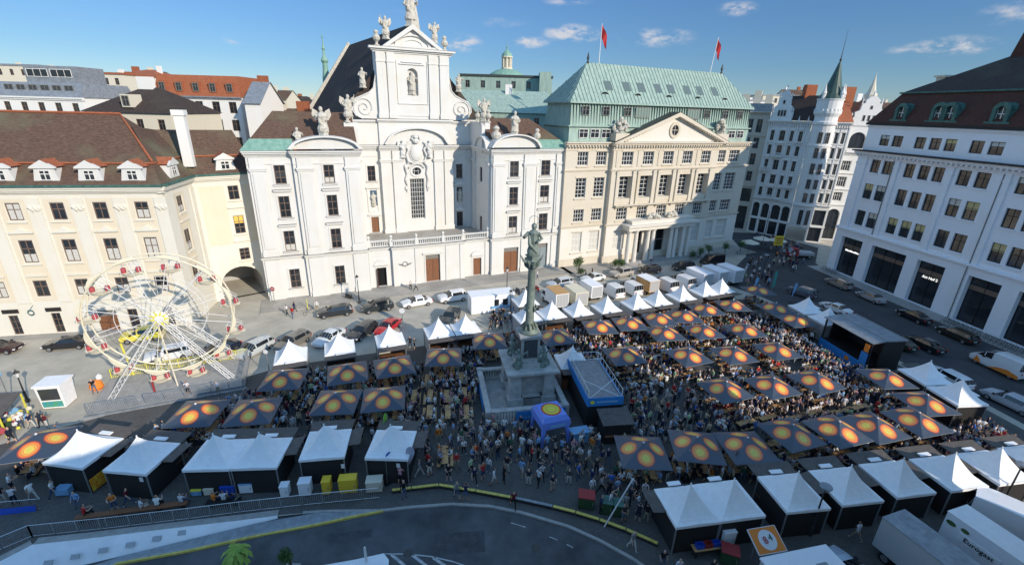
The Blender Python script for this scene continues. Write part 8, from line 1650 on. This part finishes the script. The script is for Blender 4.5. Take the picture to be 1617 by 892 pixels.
# ---- where people are
rp_ = random.Random(99); PPL = []      # x, y, z, angle, pose, forced colour
OCC = [(8.6, 40.6, 3.9, 1.9, 99), (1.15, 41.4, 4.2, 4.2, 11), (43.2, 52.3, 3.9, 3.6, -82), (3.9, 35.3, 1.5, 1.5, 20), (9.9, 35.4, 1.5, 1.1, 8), (-3.1, 63.9, 3.5, 1.5, 19), (6.6, 34.8, .9, .5, 15)]
OCC += [(x, y, 1.75, 1.75, a) for x, y, a in FL+FRt+BKt+RTt]+[(x, y, 1.2, .85, math.degrees(a)) for x, y, a, _ in TAB]
def blocked(x, y):
    for cx, cy, a, b, g_ in OCC:
        dx, dy = x-cx, y-cy
        if abs(dx) > 6 or abs(dy) > 6: continue
        r_ = R(-g_); u = dx*math.cos(r_)-dy*math.sin(r_); v_ = dx*math.sin(r_)+dy*math.cos(r_)
        if abs(u) < a and abs(v_) < b: return True
    return False
def inpoly(x, y, P_):
    c_ = False; n = len(P_)
    for i in range(n):
        (x1, y1), (x2, y2) = P_[i], P_[(i+1) % n]
        if (y1 > y) != (y2 > y) and x < (x2-x1)*(y-y1)/(y2-y1)+x1: c_ = not c_
    return c_
GRID = {}
def free(x, y, d=.42):
    k = (int(x/.5), int(y/.5))
    for i in (-1, 0, 1):
        for j in (-1, 0, 1):
            for (a, b) in GRID.get((k[0]+i, k[1]+j), ()):
                if (a-x)**2+(b-y)**2 < d*d: return False
    GRID.setdefault(k, []).append((x, y)); return True
for x, y, a in SEATS:
    free(x, y, .1); PPL.append((x, y, -.02, a, 'sit', None))
def fill(P_, n, d=.45, walkp=.15):
    xs = [p[0] for p in P_]; ys = [p[1] for p in P_]; k = 0; t = 0
    while k < n and t < n*12:
        t += 1; x, y = rp_.uniform(min(xs), max(xs)), rp_.uniform(min(ys), max(ys))
        if inpoly(x, y, P_) and not blocked(x, y) and free(x, y, d):
            PPL.append((x, y, .006, rp_.uniform(0, 6.28), 'walk' if rp_.random() < walkp else 'stand', None)); k += 1
fill([(9.5, 34), (14, 34), (24, 36.5), (22, 44), (14, 44.5), (10.8, 42)], 115); fill([(10.5, 44.5), (20, 44.8), (20, 50), (10, 50)], 80)
fill([(3, 47.5), (12, 47.5), (14, 57.5), (4, 54.5)], 90); fill([(14, 50), (38, 50), (41, 58), (36, 66), (14, 59)], 320); fill([(20, 36), (40, 36), (41, 47), (22, 46)], 260)
fill([(36, 44), (42, 46), (41.5, 59), (36, 59)], 120); fill([(-8, 38.5), (-3.4, 38.5), (-3, 47), (-9, 44)], 70); fill([(-9.5, 33.5), (-2, 33.0), (-3.3, 37), (-9.5, 38)], 30); fill([(-3, 31.5), (9, 31.5), (8, 35), (-2.5, 37)], 62, .55); fill([(-7.5, 29.4), (9, 28.2), (9, 32), (-7, 33)], 34, .8, .4)
fill([(-24.5, 35.5), (-8, 33.5), (-8, 46), (-22, 44)], 130); fill([(-33, 31), (-24, 33), (-22, 40.5), (-27, 39)], 62); fill([(-8, 46.5), (2, 51), (2, 55), (-9, 49)], 46)
fill([(6.5, 26.8), (11, 25), (11, 30), (8.5, 32)], 20, .6); fill([(10.4, 29.8), (24, 30.2), (26, 33), (10, 33)], 44); fill([(24, 30.5), (46, 33.4), (46, 37), (27, 33.5)], 80); fill([(-40, 29.8), (-34, 31), (-33, 33), (-41, 33)], 8)
fill([(-33.5, 31.0), (-8, 32.3), (-8, 34), (-33, 33)], 40); fill([(42, 33), (47.5, 34), (47, 38), (43, 37)], 30); fill([(-3, 56.5), (2, 57.5), (1, 62), (-3, 61)], 30, .6)
fill([(42, 73), (62, 92), (60, 98), (50, 92), (42, 82)], 46, .9, .6); fill([(58, 98), (66, 100), (68, 108), (60, 114)], 26, .8, .5); fill([(-46, 31.5), (-41, 32.5), (-42, 35), (-47, 34)], 6); fill([(42.3, 50.2), (43.6, 50.3), (44.6, 55), (43.2, 55)], 0)
# particular figures picked out in the photograph (some with a fixed top colour)
SPEC = [(-37.8, 27.0, 'orange', 'stand', 120), (-37.4, 25.9, 'white', 'stand', 60), (-36.4, 25.8, 'dark blue', 'stand', 200), (-35.5, 26.3, 'black', 'walk', 250), (-34.2, 26.6, 'black', 'walk', 100), (-31.6, 25.7, 'black', 'stand', 10), (-28.7, 25.5, 'orange', 'stand', 30), (-28.2, 26.1, 'burgundy', 'walk', 100),
        (-8.5, 28.9, 'pink', 'stand', 170), (-7.9, 27.5, 'black', 'stand', 40), (-3.8, 27.6, 'grey', 'stand', 20), (-3.1, 27.4, 'dark blue', 'stand', 180), (.6, 26.9, 'burgundy', 'walk', 5), (-2.8, 31.8, 'orange', 'walk', 90), (8.9, 23.6, 'grey', 'walk', 20), (10.6, 22.3, 'black', 'stand', 0), (11.4, 21.6, 'white', 'stand', 0), (13.6, 21.7, 'black', 'stand', 30), (25.4, 24.9, 'white', 'walk', 200),
        (-30.9, 58.9, 'green', 'walk', -20), (-32.2, 59.9, 'beige', 'walk', 160), (-31.5, 60.8, 'navy', 'walk', 120), (-28.5, 61.5, 'black', 'stand', 0), (-15.8, 70.3, 'white', 'walk', 90), (-16.8, 70.9, 'grey', 'stand', 40), (4.5, 77.4, 'black', 'walk', 80), (3.7, 77.0, 'grey', 'walk', 60), (14.7, 79.8, 'black', 'walk', 90), (13.5, 79.6, 'beige', 'walk', 270), (24.8, 85.6, 'black', 'stand', 0), (27.6, 87.6, 'grey', 'stand', 0), (-7.5, 57.2, 'black', 'stand', 20), (-12.6, 51.3, 'black', 'stand', 0), (-12.0, 51.0, 'beige', 'stand', 90), (-33.0, 40.0, 'dark grey', 'stand', 10), (-30.1, 40.3, 'blue', 'stand', 0), (-42.6, 39.9, 'black', 'stand', 30)]
for x, y, c_, p_, a in SPEC: free(x, y, .1); PPL.append((x, y, .128 if (y > 69 or (y > 76)) else .006, R(a), p_, c_))
for x, y in [(-30.3, 24.75), (-26.8, 25.5), (-25.7, 25.7), (-24.2, 26.1), (-21.9, 26.3), (-21.2, 26.4), (-20.5, 26.4)]: PPL.append((x, y, -.02, R(170+rp_.uniform(-30, 30)), 'sit', None))
lb_ = empty('stone_bench', (-21.2, 26.35, 0), R(9), 'dark bench behind the railing with three people sitting on it', 'bench'); b = MB(); b.box(-1.2, 1.2, -.25, .25, .38, .47); b.build('seat', 'black', lb_)
for s in (-1, 1): b = MB(); b.box(s*.9-.08, s*.9+.08, -.2, .2, 0, .38); b.build('leg', 'black', lb_)
lb_ = empty('stone_bench', (-26.6, 25.45, 0), R(13), 'long low red brown bench behind the railing at the left', 'bench'); b = MB(); b.box(-4.2, 2.9, -.22, .22, .38, .47); b.build('seat', 'door_wood', lb_)
for s in (-3.8, -1.4, 1, 2.6): b = MB(); b.box(s-.06, s+.06, -.2, .2, 0, .38); b.build('leg', 'black', lb_)
def visible(x, y, z=1.5):
    px, py = proj((x, y, z)); return -10 < px < 1627 and 0 < py < 900
def under(x, y):
    # hidden below a parasol or tent as seen by the camera
    d = Vector((x, y, 1.3))-Vector((0, 0, CAM_H)); t = (2.7-CAM_H)/d.z; qx, qy = d.x*t, d.y*t
    for px_, py_, a in PAR:
        r_ = R(-a); u = (qx-px_)*math.cos(r_)-(qy-py_)*math.sin(r_); v_ = (qx-px_)*math.sin(r_)+(qy-py_)*math.cos(r_)
        if abs(u) < 1.9 and abs(v_) < 1.9: return True
    for px_, py_, a in FL+FRt+BKt:
        if math.hypot(qx-px_, qy-py_) < 1.6: return True
    return False
vis = [p for p in PPL if visible(p[0], p[1])]
vis.sort(key=lambda p: (under(p[0], p[1]) and p[5] is None, math.hypot(p[0], p[1])))
IND, REST = vis[:300], vis[300:]
near_thing = lambda x, y: zone(x, y) if y < 56 else ('before the church' if x < 12 else 'by the bank')
SH = dict(SHIRTS)
for i, (x, y, z, a, pose, c_) in enumerate(IND):
    nm, col_ = (c_, SH[c_]) if c_ else rp_.choice(SHIRTS); ms = {'sit': SIT, 'walk': WALK}.get(pose, STAND)
    o = link('person', rp_.choice(ms), None, (x, y, z), a); k = rp_.uniform(.93, 1.06); o.scale = (k, k, k*rp_.uniform(.97, 1.03)); o.color = (*col_, 1)
    tag(o, 'person in %s top %s %s' % (nm, {'sit': 'sitting', 'walk': 'walking'}.get(pose, 'standing'), near_thing(x, y)), 'person', 'people at the market')
# the remaining crowd as one mesh
slots = []; smap = {}
def slot(key, col_):
    if key not in smap: smap[key] = len(slots); slots.append(mat('crowd_%s_%d' % key, col_, .8, spec=.2))
    return smap[key]
pal = [[(('shirt', i), c_) for i, (_, c_) in enumerate(SHIRTS)], [(('trouser', i), c_) for i, c_ in enumerate(TROU)], [(('hair', i), c_) for i, c_ in enumerate(HAIR)], [(('skin', i), c_) for i, c_ in enumerate(SKIN)], [(('shoe', 0), (.03, .03, .03))]]
cache_np = {}
def np_mesh(me):
    if me.name not in cache_np:
        v_ = np.empty(len(me.vertices)*3); me.vertices.foreach_get('co', v_); lt = np.empty(len(me.polygons), int); me.polygons.foreach_get('loop_total', lt); li = np.empty(len(me.loops), int); me.loops.foreach_get('vertex_index', li); mm = np.empty(len(me.polygons), int); me.polygons.foreach_get('material_index', mm); cache_np[me.name] = (v_.reshape(-1, 3), lt, li, mm)
    return cache_np[me.name]
Vs, LTs, LIs, Ms = [], [], [], []; off = 0
for x, y, z, a, pose, c_ in REST:
    v_, lt, li, mm = np_mesh(rp_.choice({'sit': SIT, 'walk': WALK}.get(pose, STAND))); k = rp_.uniform(.93, 1.06); ca, sa = math.cos(a)*k, math.sin(a)*k
    Vs.append(np.stack([v_[:, 0]*ca-v_[:, 1]*sa+x, v_[:, 0]*sa+v_[:, 1]*ca+y, v_[:, 2]*k+z], 1)); LTs.append(lt); LIs.append(li+off); off += len(v_)
    lut = np.array([slot(*rp_.choice(p_)) for p_ in pal]); Ms.append(lut[mm])
if Vs:
    V_, LT, LI, MM = np.concatenate(Vs), np.concatenate(LTs), np.concatenate(LIs), np.concatenate(Ms); me = bpy.data.meshes.new('crowd'); me.vertices.add(len(V_)); me.vertices.foreach_set('co', V_.ravel()); me.loops.add(len(LI)); me.loops.foreach_set('vertex_index', LI); me.polygons.add(len(LT))
    me.polygons.foreach_set('loop_start', np.concatenate([[0], np.cumsum(LT)[:-1]])); me.polygons.foreach_set('loop_total', LT)
    for m_ in slots: me.materials.append(m_)
    me.polygons.foreach_set('material_index', MM); me.polygons.foreach_set('use_smooth', [True]*len(LT)); me.update(); me.validate()
    tag(link('crowd', me), 'dense crowd of visitors farther back among the parasols', 'crowd', None, 'stuff')
print('people', len(IND), len(REST))
# ================================================================ tell look-alikes apart by their place
ORD = ['', 'second', 'third', 'fourth', 'fifth', 'sixth', 'seventh', 'eighth', 'ninth', 'tenth', 'eleventh', 'twelfth']
def ordn(i):
    if i < 12: return ORD[i]
    n = i+1; return str(n)+('th' if 10 < n % 100 < 14 else {1: 'st', 2: 'nd', 3: 'rd'}.get(n % 10, 'th'))
bylab = {}
for o in S.objects:
    if o.parent is None and 'label' in o: bylab.setdefault(o['label'], []).append(o)
for lab, os_ in bylab.items():
    if len(os_) < 2: continue
    os_.sort(key=lambda o: proj(o.location)[0]); n = len(os_)
    for i, o in enumerate(os_):
        if n == 2: s = ['left one of two', 'right one of two'][i]
        elif i == 0: s = 'leftmost'
        elif i == n-1: s = 'rightmost'
        elif i <= n//2: s = ordn(i)+' from left'
        else: s = ordn(n-1-i)+' from right'
        o['label'] = lab+', '+s
for o in S.objects:
    if o.parent is None and 'label' in o and len(o['label'].split()) > 16: print('LONG', len(o['label'].split()), o['label'])
